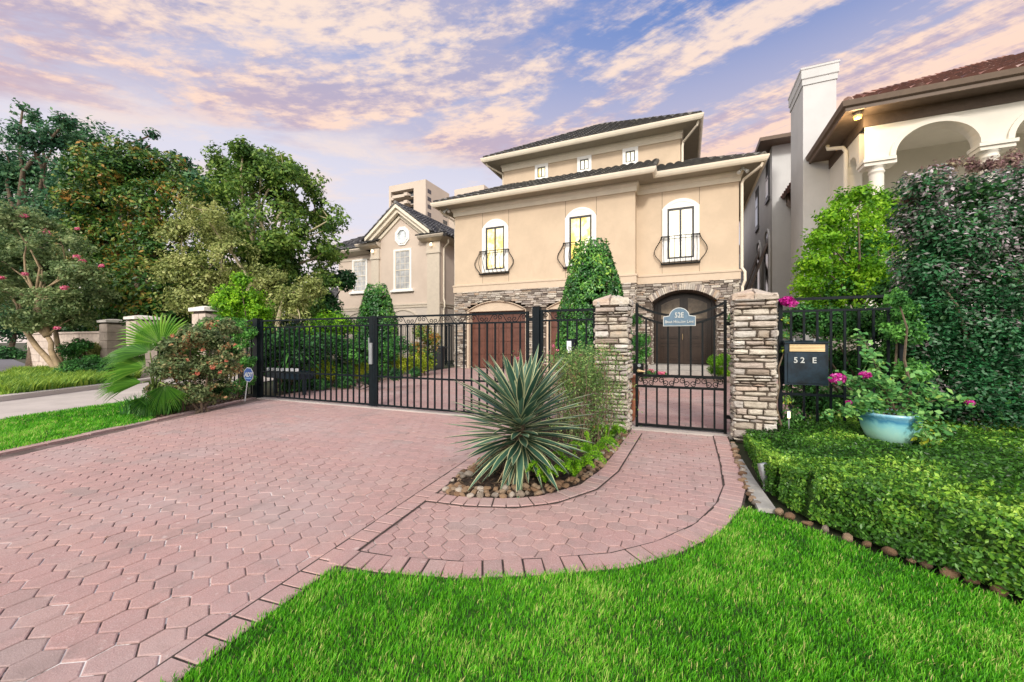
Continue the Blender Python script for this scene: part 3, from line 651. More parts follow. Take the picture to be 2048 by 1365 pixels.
# ------------------------------------------------------------------ river stones (each one a thing)
def pebble(seed):
    import bmesh
    bm = bmesh.new(); bmesh.ops.create_icosphere(bm, subdivisions=2, radius=1.0)
    r0 = np.random.default_rng(seed); A = r0.normal(size=(9, 3)); A = unit(A); off = 0.52+0.30*r0.random(9)
    for v in bm.verts:
        p = np.array(v.co)
        for a, o_ in zip(A, off):
            dd = p@a-o_
            if dd > 0: p = p-a*dd*0.8
        p = p*(1+0.08*math.sin(5*p[0]+seed)*math.cos(4*p[1])); v.co = Vector(p)
    me = bpy.data.meshes.new('river_stone'); bm.to_mesh(me); bm.free()
    me.polygons.foreach_set('use_smooth', [True]*len(me.polygons)); return me
def stone_mesh(seed, tint):
    me = pebble(seed); at = me.attributes.new('tint', 'FLOAT', 'FACE'); at.data.foreach_set('value', [tint]*len(me.polygons)); me.materials.append(M['river']); return me
KINDS = [('dark brown', 0.08), ('rust brown', 0.33), ('tan', 0.55), ('grey', 0.84), ('buff', 0.68), ('whitish', 1.0)]
SM = {(k, j): stone_mesh(k*7+j, KINDS[k][1]+0.03*(j-1)) for k in range(6) for j in range(3)}
def ordw(n): return f"{n}{'th' if 10 <= n % 100 <= 20 else {1: 'st', 2: 'nd', 3: 'rd'}.get(n % 10, 'th')}"
def put_stone(x, y, s, k, z, where, group):
    o = bpy.data.objects.new('river_stone', SM[(k, random.randrange(3))]); COL.objects.link(o)
    o.location = (x, y, z); sc = [s*random.uniform(0.8, 1.25), s*random.uniform(0.75, 1.0), s*random.uniform(0.55, 0.8)]
    o.scale = sc; o.rotation_euler = (random.uniform(-.3, .3), random.uniform(-.3, .3), random.uniform(0, 6.28))
    tag(o, f'{KINDS[k][0]} river stone, {where}', 'stone', group)
def stone_row(path, rows, spacing, size, where, group, wts, side=1):
    P = [Vector(p) for p in path]
    for r_i in range(rows):
        cnt = 0
        for i in range(len(P)-1):
            d = P[i+1]-P[i]; L_ = d.length; nn = Vector((-d.y, d.x)).normalized()*side; n_ = max(1, round(L_/spacing))
            for j in range(n_):
                q = P[i]+d*((j+0.5+random.uniform(-.2, .2))/n_)+nn*(0.035+r_i*size*1.45+random.uniform(-.012, .012))
                cnt += 1; rown = ('outer row, ', 'second row, ', 'third row, ')[r_i] if rows > 1 else ''
                put_stone(q.x, q.y, size*random.uniform(0.75, 1.25), random.choices(range(6), wts)[0], 0.020+0.008*r_i, f'{ordw(cnt)} {where[0]}, {rown}{where[1]}', group)
stone_row([(-1.72, 2.58), (-1.58, 2.50), (-1.4, 2.54), (-1.18, 2.64), (-0.97, 2.80)], 3, 0.062, 0.034, ('from the left', 'edging yucca bed front'), 'river stones along the front of the yucca bed', [2, 4, 5, 2, 4, 2])
stone_row([(-0.97, 2.80), (-0.77, 3.13), (-0.68, 3.6), (-0.64, 4.5), (-0.64, 5.15)], 2, 0.075, 0.036, ('from the front', 'walkway side of the yucca bed'), 'river stones along the walkway side of the yucca bed', [1, 4, 5, 2, 4, 2])
stone_row([(-1.90, 4.3), (-1.83, 3.4), (-1.76, 2.75)], 2, 0.075, 0.034, ('from the pillar end', 'driveway side of yucca bed'), 'river stones on the driveway side of the yucca bed', [4, 3, 2, 4, 3, 1], 1)
stone_row([(0.515, 5.1), (0.50, 4.2), (0.475, 3.6), (0.49, 3.2)], 1, 0.085, 0.036, ('from the pillar', 'between walkway and low hedge'), 'river stones between the walkway and the hedge', [1, 2, 2, 5, 3, 4], -1)
stone_row([(0.52, 3.13), (0.58, 3.06), (0.72, 2.96), (0.88, 2.83), (1.02, 2.72), (1.20, 2.59), (1.40, 2.42), (2.0, 1.94)], 1, 0.085, 0.034, ('from the left', 'between lawn and low hedge'), 'river stones between the lawn and the hedge', [3, 3, 2, 4, 3, 1], 1)
o = MB(); o.add([(0.46, 4.35, 0), (0.50, 4.35, 0), (0.52, 3.75, 0), (0.56, 3.15, 0), (0.45, 3.12, 0), (0.44, 3.6, 0), (0.46, 4.35, 0.03), (0.50, 4.35, 0.03), (0.52, 3.75, 0.03), (0.56, 3.15, 0.03), (0.45, 3.12, 0.03), (0.44, 3.6, 0.03)],
    [(6, 11, 10, 9, 8, 7)]+[(i, (i+1) % 6, (i+1) % 6+6, i+6) for i in range(6)])
tag(o.build('edging_slab', M['path_stone']), 'flat pale grey stone slab edging the curve of the brick walkway', 'stone')

# wind-blown leaf bits on the paving
n = 420; X_ = rng.uniform(-7.5, 0.4, n); Y_ = rng.uniform(0.6, 5.3, n)
k = (inpoly(X_, Y_, DRIVE) | inpoly(X_, Y_, WALK)) & ~inpoly(X_, Y_, BED) & (vnoise(np.stack([X_, Y_, X_*0], 1), 1.3, 77) > 0.50)
P = np.stack([X_[k], Y_[k], np.full(k.sum(), 0.014)], 1)
o = leaves('leaf_bits', P, np.tile([[0, 0, 1.0]], (len(P), 1))+rng.normal(size=(len(P), 3))*0.25, np.full(len(P), 0.020), rng.random(len(P)), bpy.data.materials['mulch_chips'], None, 0.45)
tag(o, 'tiny dry leaf bits scattered over the pink paving', 'leaf litter', kind='stuff')
# ------------------------------------------------------------------ masonry and roof builders
def stone_face(mb, o, u, n, w, h, cmin=0.045, cmax=0.11, lmin=0.12, lmax=0.38, d0=0.02, d1=0.055, hole=None, zcut=None, jit=0.006, over=0.0):
    """courses of split stone on a vertical face. o origin, u along, n outward. hole(x,z)->True to leave out"""
    o = Vector(o); u = Vector(u); n = Vector(n); z = 0.0
    while z < h-0.015:
        ch = min(random.uniform(cmin, cmax), h-z)
        if h-z-ch < 0.03: ch = h-z
        x = -random.uniform(0, lmax*0.5)
        while x < w:
            L_ = random.uniform(lmin, lmax)*(0.7 if ch < 0.06 else 1)
            x0 = max(x, -over); x1 = min(x+L_, w+over)
            if w+over-x1 < 0.04: x1 = w+over
            subs = [(z, z+ch)]
            if ch > 0.085 and random.random() < 0.35: k = random.uniform(0.4, 0.6)*ch; subs = [(z, z+k), (z+k, z+ch)]
            for z0, z1 in subs:
                if x1-x0 > 0.02 and not (hole and (hole(x0+0.02, z0) or hole(x1-0.02, z0) or hole((x0+x1)/2, (z0+z1)/2) or hole(x0+.02, z1) or hole(x1-.02, z1))):
                    g = random.uniform(0.002, 0.006); d = random.uniform(d0, d1); hh = z1-z0; b_ = min(0.016, hh*0.26); xm = x0+(x1-x0)*random.uniform(.35, .65); zm = (z0+z1)/2
                    def pt(q, dd): return o+u*q[0]+Vector((0, 0, q[1]))+n*dd
                    rj = lambda s_=1.0: random.uniform(0, jit)*s_
                    ol = [(x0+g+rj(), z0+g+rj(.8)), (xm, z0+g+rj(.5)-jit*.2), (x1-g-rj(), z0+g+rj(.8)), (x1-g-rj(.4), zm), (x1-g-rj(), z1-g-rj(.8)), (xm, z1-g-rj(.5)+jit*.2), (x0+g+rj(), z1-g-rj(.8)), (x0+g+rj(.4), zm)]
                    def ins(q, k_): sx_ = 1 if q[0] < xm-1e-6 else (-1 if q[0] > xm+1e-6 else 0); sz_ = 1 if q[1] < zm-hh*.1 else (-1 if q[1] > zm+hh*.1 else 0); return (q[0]+sx_*k_, q[1]+sz_*k_)
                    tl = random.uniform(-jit, jit); ring = lambda k_, dd, jj: [pt(ins(q, k_), dd+random.uniform(-jj, jj)+tl*(q[0]-xm)/(x1-x0)*2) for q in ol]
                    vs = ring(0, -0.03, 0)+ring(0, d-0.016, 0.002)+ring(b_*.45, d-0.004, 0.003)+ring(b_, d, jit*.35)+[pt((xm, zm), d+random.uniform(-.2, .5)*jit)]
                    fs = [(r_*8+i, r_*8+(i+1) % 8, (r_+1)*8+(i+1) % 8, (r_+1)*8+i) for r_ in range(3) for i in range(8)]+[(24+i, 24+(i+1) % 8, 32) for i in range(8)]
                    mb.add(vs, fs, random.random())
                else: random.random()
            x += L_
            if x1 >= w+over: break
        z += ch
def roof_plane(mb, A, B, C, D, tw=0.31, course=0.40, amp=0.085, step=0.05, sub=8):
    """barrel tiled slope: eave A->B, top D->C"""
    A, B, C, D = map(Vector, (A, B, C, D)); u = (B-A); Lw = u.length; u.normalize()
    up = ((D+C)/2-(A+B)/2); up = up-u*up.dot(u); Ls = up.length; upn = up.normalized(); nn = u.cross(upn).normalized()
    if nn.z < 0: nn = -nn
    oD = (D-A).dot(u); oC = (C-A).dot(u)
    ncol = max(2, int(Lw/tw*sub)); nrow = max(1, round(Ls/course)); V = []; F = []; T = []
    tcol = [random.random() for _ in range(int(Lw/tw)+3)]
    def uv(t_, v): 
        lo = oD*v; hi = Lw+(oC-Lw)*v; x = min(max(Lw*t_/ncol, lo), hi); return x
    for r_ in range(nrow):
        for e in (0, 1):
            v = (r_+e)/nrow
            for c_ in range(ncol+1):
                x = uv(c_, v); ph = (x/tw) % 1.0; hgt = amp*(abs(math.sin(math.pi*ph)) ** 0.7) * 1.0
                hgt += step*(1-e)+0.004
                V.append(A+u*x+upn*(Ls*v)+nn*hgt)
        k = r_*2*(ncol+1)
        for c_ in range(ncol):
            if (V[k+c_]-V[k+c_+1]).length < 1e-5 and (V[k+ncol+1+c_]-V[k+ncol+2+c_]).length < 1e-5: continue
            F.append((k+c_, k+c_+1, k+ncol+2+c_, k+ncol+1+c_)); rnd = random.Random(int((c_//sub)*7919+r_*104729)); T.append(rnd.random())
            if r_ > 0:
                kk = k-(ncol+1); F.append((kk+c_, kk+c_+1, k+c_+1, k+c_)); T.append(0.1)
    # close the tile noses at the eave
    k0 = len(V)
    for c_ in range(ncol+1): V.append(A+u*uv(c_, 0)-nn*0.03)
    for c_ in range(ncol): F.append((k0+c_, k0+c_+1, c_+1, c_)); T.append(0.2)
    k = len(mb.V); mb.V.extend(tuple(v) for v in V); mb.F.extend(tuple(i+k for i in f) for f in F); mb.T.extend(T)
def ridge(mb, p, q, r=0.11, L_=0.36):
    p = Vector(p); q = Vector(q); n_ = max(1, int((q-p).length/L_)); d = (q-p)/n_
    for i in range(n_):
        a = p+d*i; b2 = a+d*1.06; mb.tube([a, b2], [r, r*0.82], 8, t=random.random())
def downpipe(mb, pts, r=0.045): mb.tube(pts, r, 8)
def ringbox(x0, x1, y0, y1): return [(x0, y0), (x1, y0), (x1, y1), (x0, y1)]
def arch_pts(x0, x1, zs, rise, n=14):
    cx = (x0+x1)/2; hw = (x1-x0)/2
    return [(cx+hw*math.cos(math.pi*(1-i/n)), zs+rise*math.sin(math.pi*i/n)) for i in range(n+1)]
def seg_arch(x0, x1, zs, rise, n=14):
    """flat circular-segment arch"""
    hw = (x1-x0)/2; Rr = (hw*hw+rise*rise)/(2*rise); cx = (x0+x1)/2; a = math.asin(hw/Rr)
    return [(cx+Rr*math.sin(-a+2*a*i/n), zs+rise-Rr+Rr*math.cos(-a+2*a*i/n)) for i in range(n+1)]

# ------------------------------------------------------------------ main house
house = thing('stucco_house', 'tan stucco three-storey villa with dark tile roof, iron balconies and stone ground floor', 'house', (-3.8, 22, 0))
YF, YR, YT = 15.0, 15.5, 17.0
foot = [(-9.25, YF), (-1.66, YF), (-1.66, YR), (1.68, YR), (1.68, 30), (-9.25, 30)]
mb = MB()
mb.add([(x, y, 3.30) for x, y in foot]+[(x, y, 6.95) for x, y in foot], [tuple(range(5, -1, -1)), tuple(range(6, 12))]+[(i, (i+1) % 6, (i+1) % 6+6, i+6) for i in range(6)])
mb.build('upper_wall', M['stucco'], house)
# ground floor core stands behind the stone skin, with openings for garage doors and entry
mb = MB()
core = 0.42
GAR = [(-8.56, -5.94), (-4.95, -2.33)]
xs = [-9.20, GAR[0][0]-0.08, GAR[0][1]+0.04, GAR[1][0]-0.08, GAR[1][1]+0.04, -1.66]
for a, b2 in ((xs[0], xs[1]), (xs[2], xs[3]), (xs[4], xs[5])): mb.box(a, b2, YF+0.005, YF+core, 0, 3.30)
for a, b2 in ((xs[1], xs[2]), (xs[3], xs[4])): mb.box(a, b2, YF+0.005, YF+core, 2.84, 3.30)
for a, b2 in ((-1.66, -1.13), (1.03, 1.63)): mb.box(a, b2, YR+0.005, YR+core+0.6, 0, 3.30)
mb.box(-1.13, 1.03, YR+0.005, YR+core+0.6, 3.05, 3.30)
mb.box(-9.20, -1.2, YF+0.85, 29.9, 0, 3.29); mb.box(-1.2, 1.63, YR+1.25, 29.9, 0, 3.29)
mb.build('ground_floor_wall', M['mortar'], house)
g_arch = [seg_arch(a-0.08, b2+0.04, 2.44, 0.40) for a, b2 in GAR]
e_arch = seg_arch(-1.13, 1.03, 2.60, 0.41)
def under(arch, x, z, x0, x1):
    if x < x0 or x > x1: return False
    for (a, za), (b2, zb) in zip(arch, arch[1:]):
        if a <= x <= b2: return z < za+(zb-za)*(x-a)/max(1e-6, b2-a)
    return False
mb = MB()
stone_face(mb, (-9.25, YF, 0), (1, 0, 0), (0, -1, 0), 7.59, 3.30, 0.05, 0.10, 0.14, 0.42, 0.008, 0.075,
    hole=lambda x, z: any(under(g_arch[i], x-9.25, z, g_arch[i][0][0], g_arch[i][-1][0]) for i in (0, 1)))
stone_face(mb, (-1.66, YR, 0), (1, 0, 0), (0, -1, 0), 3.34, 3.30, 0.05, 0.10, 0.14, 0.42, 0.008, 0.075,
    hole=lambda x, z: under(e_arch, x-1.66, z, -1.13, 1.03))
stone_face(mb, (-1.66, YR, 0), (0, -1, 0), (1, 0, 0), 0.5, 3.30, 0.05, 0.10, 0.14, 0.3, 0.012, 0.04)
stone_face(mb, (1.68, YR, 0), (0, 1, 0), (1, 0, 0), 3.0, 3.30, 0.05, 0.10, 0.14, 0.42, 0.008, 0.075)
stone_face(mb, (-9.25, YF+6, 0), (0, -1, 0), (-1, 0, 0), 6.0, 3.30, 0.05, 0.10, 0.14, 0.42, 0.008, 0.075)
stone_face(mb, (-1.13, YR, 0), (0, 1, 0), (1, 0, 0), 0.85, 2.6, 0.05, 0.10, 0.12, 0.3, 0.0, 0.03)
stone_face(mb, (1.03, YR+0.85, 0), (0, -1, 0), (-1, 0, 0), 0.85, 2.6, 0.05, 0.10, 0.12, 0.3, 0.0, 0.03)
# voussoirs over the entry
vi = seg_arch(-1.13, 1.03, 2.60, 0.41, 34); vo = seg_arch(-1.25, 1.15, 2.80, 0.45, 34)
for i in range(34):
    a, b2, c2, d2 = vi[i], vi[i+1], vo[i+1], vo[i]; g = 0.08
    q = [(a[0]+(b2[0]-a[0])*g, a[1]), (b2[0]-(b2[0]-a[0])*g, b2[1]), (c2[0]-(c2[0]-d2[0])*g, c2[1]+random.uniform(-.03, .02)), (d2[0]+(c2[0]-d2[0])*g, d2[1]+random.uniform(-.03, .02))]
    y0 = YR-random.uniform(0.05, 0.075)
    mb.add([(x, y0, z) for x, z in q]+[(x, YR+0.3, z) for x, z in q], [(0, 1, 2, 3), (4, 7, 6, 5), (0, 4, 5, 1), (1, 5, 6, 2), (2, 6, 7, 3), (3, 7, 4, 0)], 0.35+random.random()*0.65)
mb.build('stone_facing', M['housestone'], house)
# arch soffits and garage tympana
for i, (a, b2) in enumerate(GAR):
    ar = g_arch[i]; x0, x1 = a-0.08, b2+0.04
    mb = MB(); mb.prism([(x0, 2.44), (x1, 2.44)]+ar[::-1][1:-1], 'y', YF+0.06, YF+0.40)
    mb.box(x0, x0+0.085, YF-0.01, YF+0.40, 0, 2.44); mb.box(x1-0.03, x1, YF-0.01, YF+0.40, 0, 2.44)
    outer = [(x, z+0.03) for x, z in ar]
    mb.prism(ar+outer[::-1], 'y', YF-0.03, YF+0.2)
    mb.build('garage_surround', M['stucco_edge'], house)
    mb = MB(); y = YF+0.30; mb.box(a, b2, y+0.03, y+0.08, 0.02, 2.43)
    nx = 8; cw = (b2-a)/nx
    for r_, (z0, z1) in enumerate(((0.06, 0.58), (0.62, 1.14), (1.18, 1.70), (1.74, 2.38))):
        for k in range(nx):
            g = 0.03 if k % 2 == 0 else 0.008; g2 = 0.03 if k % 2 else 0.008
            mb.box(a+k*cw+g, a+(k+1)*cw-g2, y, y+0.035, z0, z1)
    mb.build('garage_door', M['brown_wood'], house)
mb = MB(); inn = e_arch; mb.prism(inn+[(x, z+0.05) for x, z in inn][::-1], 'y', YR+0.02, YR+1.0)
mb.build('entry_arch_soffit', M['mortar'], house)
# double entry door
mb = MB(); yd = YR+0.92
da = seg_arch(-1.09, 0.99, 2.25, 0.72); mb.prism([(-1.13, 0.30), (1.03, 0.30)]+seg_arch(-1.13, 1.03, 2.62, 0.44)[::-1], 'y', yd+0.10, yd+0.18)
mb.box(-1.10, -1.0, yd-0.02, yd+0.11, 0.31, 2.68); mb.box(0.90, 1.0, yd-0.02, yd+0.11, 0.31, 2.68)
fr = mb.build('door_frame', M['dark_wood'], house)
for s_, x0, x1 in ((0, -0.99, -0.055), (1, -0.045, 0.89)):
    arch_z = lambda x: 2.60+0.34*(1-((x+0.05)/0.95)**2)
    mb = MB(); top = [(x0+(x1-x0)*i/8, arch_z(x0+(x1-x0)*i/8)) for i in range(9)]
    mb.prism([(x0, 0.32), (x1, 0.32)]+top[::-1], 'y', yd+0.03, yd+0.09)
    for z0, z1 in ((0.46, 1.02), (1.10, 1.20), (1.28, 1.92)):
        xa, xb = x0+0.13, x1-0.13; w = 0.045
        for q in ((xa, xb, z0, z0+w), (xa, xb, z1-w, z1), (xa, xa+w, z0+w, z1-w), (xb-w, xb, z0+w, z1-w)): mb.box(q[0], q[1], yd, yd+0.035, q[2], q[3])
        mb.box(xa+0.09, xb-0.09, yd+0.008, yd+0.035, z0+0.06, z1-0.06) if z1-z0 > 0.3 else None
    mb.build('door_leaf', M['dark_wood'], house)
    xa, xb = x0+0.14, x1-0.14
    mb = MB(); tp = [(xa+(xb-xa)*i/6, arch_z(xa+(xb-xa)*i/6)-0.13) for i in range(7)]
    mb.prism([(xa, 2.02), (xb, 2.02)]+tp[::-1], 'y', yd+0.018, yd+0.032); mb.build('door_glass', plain('bronze_door_glass', (0.20, 0.16, 0.11), 0.3, var=0.3), house)
mb = MB(); mb.tube([(-0.09, yd-0.01, 1.22), (-0.09, yd-0.05, 1.24), (-0.09, yd-0.05, 1.42), (-0.09, yd-0.01, 1.44)], 0.012); mb.build('door_handle', M['brass'], house)
mb = MB(); mb.box(-1.25, 1.15, YR-0.15, YR+1.2, 0.0, 0.30); mb.box(-1.35, 1.25, YR-0.5, YR-0.153, 0.0, 0.15); mb.build('entry_step', M['stepstone'], house)
# string course, cornice, soffits, gutters
mb = MB(); sweep(mb, foot, [(0.0, 3.28), (0.05, 3.28), (0.05, 3.52), (0.075, 3.54), (0.075, 3.60), (0.0, 3.62)]); mb.build('string_course', M['stucco_edge'], house)
mb = MB(); sweep(mb, foot, [(0.0, 6.60), (0.05, 6.60), (0.06, 6.76), (0.12, 6.86), (0.12, 6.93), (0.0, 6.93)]); mb.build('cornice', M['trim'], house)
# thin expansion joints beside the windows
mb = MB()
for x, y in ((-7.88, YF), (-6.67, YF), (-4.26, YF), (-3.06, YF), (-0.77, YR), (0.46, YR)):
    mb.box(x-0.006, x+0.006, y-0.003, y+0.01, 5.9 if y == YF else 6.0, 6.6); mb.box(x-0.006, x+0.006, y-0.003, y+0.01, 3.63, 4.0)
mb.build('control_joint', M['mortar'], house)
E_ = 0.64; ZE = 6.93
lower_eave = [(-9.25-E_, YF-E_), (-1.66+E_, YF-E_), (-1.66+E_, YR-E_), (1.68+E_, YR-E_), (1.68+E_, 30.64), (-9.89, 30.64)]
mb = MB(); inner = [(-9.2, YF+0.05), (-1.7, YF+0.05), (-1.7, YR+0.05), (1.63, YR+0.05), (1.63, 29.95), (-9.2, 29.95)]
mb.add([(x, y, ZE) for x, y in lower_eave]+[(x, y, ZE) for x, y in inner]+[(x, y, ZE+0.03) for x, y in lower_eave], [(i, (i+1) % 6, (i+1) % 6+6, i+6) for i in range(6)]+[tuple(range(12, 18))])
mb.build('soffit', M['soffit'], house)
gut = [(-0.005, ZE-0.02), (0.05, ZE-0.02), (0.09, ZE+0.03), (0.12, ZE+0.10), (0.13, ZE+0.155), (0.115, ZE+0.155), (-0.005, ZE+0.13)]
mb = MB(); sweep(mb, lower_eave, gut); mb.build('gutter', M['trim'], house)
ue = 0.68; UW = (-7.83, -0.17, YT, 24.66); ZU = 9.42
mb = MB(); mb.box(UW[0], UW[1], UW[2], UW[3], 6.96, ZU); mb.build('third_floor_wall', M['stucco'], house)
upper_eave = ringbox(UW[0]-ue, UW[1]+ue, UW[2]-ue, UW[3]+ue)
mb = MB(); sweep(mb, ringbox(*UW), [(0.0, 9.12), (0.05, 9.12), (0.06, 9.28), (0.10, 9.34), (0.10, ZU), (0.0, ZU)]); mb.build('upper_cornice', M['trim'], house)
mb = MB(); mb.add([(x, y, ZU) for x, y in upper_eave]+[(x, y, ZU+.03) for x, y in upper_eave], [(3, 2, 1, 0), (4, 5, 6, 7)]); mb.build('upper_soffit', M['soffit'], house)
mb = MB(); sweep(mb, upper_eave, [(o_, z-ZE+ZU) for o_, z in gut]); mb.build('upper_gutter', M['trim'], house)
# roofs
mb = MB(); zr = ZE+0.15; p = 0.50; yl = YF-E_; yr = YR-E_; xl = -9.25-E_; xr = 1.68+E_
h1 = YT-yl; h2 = YT-yr
roof_plane(mb, (xl, yl, zr), (-1.02, yl, zr), (-1.02, YT, zr+p*h1), (xl+h1, YT, zr+p*h1))
roof_plane(mb, (-1.02, yr, zr), (xr, yr, zr), (xr-h2, YT, zr+p*h2), (-1.02, YT, zr+p*h2))
roof_plane(mb, (xl, 30.6, zr), (xl, yl, zr), (xl+h1, YT, zr+p*h1), (xl+h1, 28, zr+p*h1))
roof_plane(mb, (xr, yr, zr), (xr, 30.6, zr), (xr-h2, 28, zr+p*h2), (xr-h2, YT, zr+p*h2))
mb.add([(-1.02, yl, zr-.05), (-1.02, yr, zr-.05), (-1.02, YT, zr+p*h2), (-1.02, YT, zr+p*h1+.05), (-1.02, yl, zr+.05)], [(0, 1, 2, 3, 4)], 0.3)
ridge(mb, (xl, yl, zr+.03), (xl+h1, YT, zr+p*h1+.03)); ridge(mb, (xr, yr, zr+.03), (xr-h2, YT, zr+p*h2+.03)); ridge(mb, (-1.02, yl, zr+.03), (-1.02, YT, zr+p*h1+.03), 0.09)
mb.build('lower_roof', M['roof_black'], house)
mb = MB(); zu = ZU+0.15; x0, x1, y0, y1 = UW[0]-ue, UW[1]+ue, UW[2]-ue, UW[3]+ue; ap = ((x0+x1)/2, (y0+y1)/2, zu+0.62*(x1-x0)/2)
roof_plane(mb, (x0, y0, zu), (x1, y0, zu), ap, ap); roof_plane(mb, (x1, y0, zu), (x1, y1, zu), ap, ap); roof_plane(mb, (x0, y1, zu), (x0, y0, zu), ap, ap); roof_plane(mb, (x1, y1, zu), (x0, y1, zu), ap, ap)
for c_ in ((x0, y0), (x1, y0), (x0, y1), (x1, y1)): ridge(mb, (*c_, zu+.03), (ap[0], ap[1], ap[2]+.03))
mb.build('upper_roof', M['roof_black'], house)
# tall windows with arched surrounds
def lit_glass(name, left, right, s):
    m, nt, b = material(name); tcn = nt.nodes.new('ShaderNodeTexCoord')
    c = mixc(nt, rng_(nt, noise(nt, 1.6, 3, 0.6), 0.40, 0.60), left, right)
    c = mixc(nt, rng_(nt, noise(nt, 2.0, 4, 0.6, stretch=(14, 1, 0.5)), 0.50, 0.70, 0, 0.5), c, tuple(v*0.45 for v in left))
    nt.links.new(c, b.inputs['Base Color']); nt.links.new(c, b.inputs['Emission Color']); b.inputs['Emission Strength'].default_value = s; b.inputs['Roughness'].default_value = 0.1
    return m
M['lit_yellow'] = lit_glass('lit_window_yellow_room', (0.92, 0.70, 0.16), (0.98, 0.93, 0.70), 0.55)
M['lit_pale'] = lit_glass('lit_window_pale_curtain', (0.95, 0.90, 0.68), (0.99, 0.96, 0.84), 0.55)
def tall_window(cx, y, hw, zb, zs, zt, phw, pzb, pzt, glass, parent):
    mb = MB(); yo = y-0.07
    ao = seg_arch(cx-hw, cx+hw, zs, zt-zs, 16)
    # surround: jambs, sill and arched head round the recessed window
    mb.prism([(cx-hw, zb), (cx-phw, zb), (cx-phw, zs), (cx-hw, zs)], 'y', yo, y+0.02)
    mb.prism([(cx+phw, zb), (cx+hw, zb), (cx+hw, zs), (cx+phw, zs)], 'y', yo, y+0.02)
    mb.prism([(cx-phw, zb), (cx+phw, zb), (cx+phw, pzb), (cx-phw, pzb)], 'y', yo, y+0.02)
    mb.prism([(cx-phw, pzt), (cx+phw, pzt), (cx+phw, zs+0.001), (cx+hw, zs+0.001)]+ao[::-1][1:-1]+[(cx-hw, zs+0.001), (cx-phw, zs+0.001)], 'y', yo, y+0.02)
    ai = seg_arch(cx-phw-.02, cx+phw+.02, pzt+0.02, (zt-zs)*0.62, 12); mb.prism(ai+[(a, b2+0.025) for a, b2 in ai][::-1], 'y', yo-0.012, yo+0.01)
    w = mb.build('window', M['white'], parent)
    mb = MB(); t = 0.065; yf = y-0.045
    for q in ((cx-phw, cx-phw+t, pzb, pzt), (cx+phw-t, cx+phw, pzb, pzt), (cx-phw+t, cx+phw-t, pzb, pzb+t), (cx-phw+t, cx+phw-t, pzt-t, pzt), (cx-t/2, cx+t/2, pzb+t, pzt-t)): mb.box(q[0], q[1], yf, y+0.0, q[2], q[3])
    mb.build('frame', M['window_frame'], w)
    mb = MB(); mb.box(cx-phw+t, cx+phw-t, y-0.018, y-0.008, pzb+t, pzt-t); mb.build('pane', glass, w)
def belly_balcony(x0, x1, y, zb, zt, parent, proj=0.12, belly=0.30, nb=7):
    mb = MB(); r_ = 0.011
    def prof(px, py, nx_, ny_):      # belly baluster profile at plan point, bulging outwards
        pts = []
        for i in range(11):
            t = i/10; z = zb+(zt-zb)*t; o_ = belly*math.sin(math.pi*min(1, (1-t)*1.25))**1.2*(0.9 if t < .8 else .5) if t > 0 else 0
            o_ = belly*(math.sin(math.pi*(1-t))**1.5)*(1.15-0.75*t); pts.append((px+nx_*o_, py+ny_*o_, z))
        return pts
    yo = y-proj
    for i in range(nb):
        x = x0+(x1-x0)*(i+0.5)/nb; mb.tube(prof(x, yo, 0, -1), r_, 5)
    for sx, x in ((-1, x0), (1, x1)):
        for yy in (yo, yo+proj*0.55): mb.tube(prof(x, yy, sx, 0), r_, 5)
        mb.bar((x, yo, zt), (x, y, zt), 0.035, 0.02); mb.bar((x, yo, zb), (x, y, zb), 0.035, 0.03)
    mb.bar((x0-.01, yo, zt), (x1+.01, yo, zt), 0.035, 0.025); mb.bar((x0-.01, yo, zt-0.10), (x1+.01, yo, zt-0.10), 0.02, 0.015)
    mb.build('balcony_railing', M['iron'], parent)
    mb = MB(); mb.box(x0-0.02, x1+0.02, yo-0.02, y-0.002, zb-0.045, zb-0.012); mb.build('balcony_base', M['iron'], parent)
tall_window(-7.275, YF, 0.60, 4.06, 5.90, 6.27, 0.43, 4.16, 5.94, M['lit_yellow'], house)
tall_window(-3.66, YF, 0.60, 4.06, 5.90, 6.27, 0.43, 4.16, 5.94, M['lit_yellow'], house)
tall_window(-0.15, YR, 0.61, 4.03, 5.96, 6.27, 0.44, 4.13, 5.94, M['lit_pale'], house)
belly_balcony(-7.97, -6.66, YF, 4.02, 4.95, house); belly_balcony(-4.31, -3.00, YF, 4.02, 4.95, house); belly_balcony(-0.79, 0.47, YR, 3.98, 4.94, house)
for cx, cz, g in ((-5.93, 8.78, 'lit_yellow'), (-3.98, 8.78, 'lit_pale'), (-2.07, 8.77, 'lit_pale')):
    mb = MB(); hw = 0.31; ph = 0.185; pz = 0.225
    for q in ((cx-hw, cx-ph, cz-.34, cz+.36), (cx+ph, cx+hw, cz-.34, cz+.36), (cx-ph, cx+ph, cz-.34, cz-pz), (cx-ph, cx+ph, cz+pz, cz+.36)): mb.box(q[0], q[1], YT-0.06, YT+0.02, q[2], q[3])
    w = mb.build('small_window', M['white'], house); mb = MB(); t = 0.04
    for q in ((cx-ph, cx-ph+t, cz-pz, cz+pz), (cx+ph-t, cx+ph, cz-pz, cz+pz), (cx-ph+t, cx+ph-t, cz-pz, cz-pz+t), (cx-ph+t, cx+ph-t, cz+pz-t, cz+pz), (cx-.02, cx+.02, cz-pz+t, cz+pz-t)): mb.box(q[0], q[1], YT-0.035, YT, q[2], q[3])
    mb.build('frame', M['window_frame'], w); mb = MB(); mb.box(cx-ph+t, cx+ph-t, YT-0.014, YT-0.006, cz-pz+t, cz+pz-t); mb.build('pane', M[g], w)
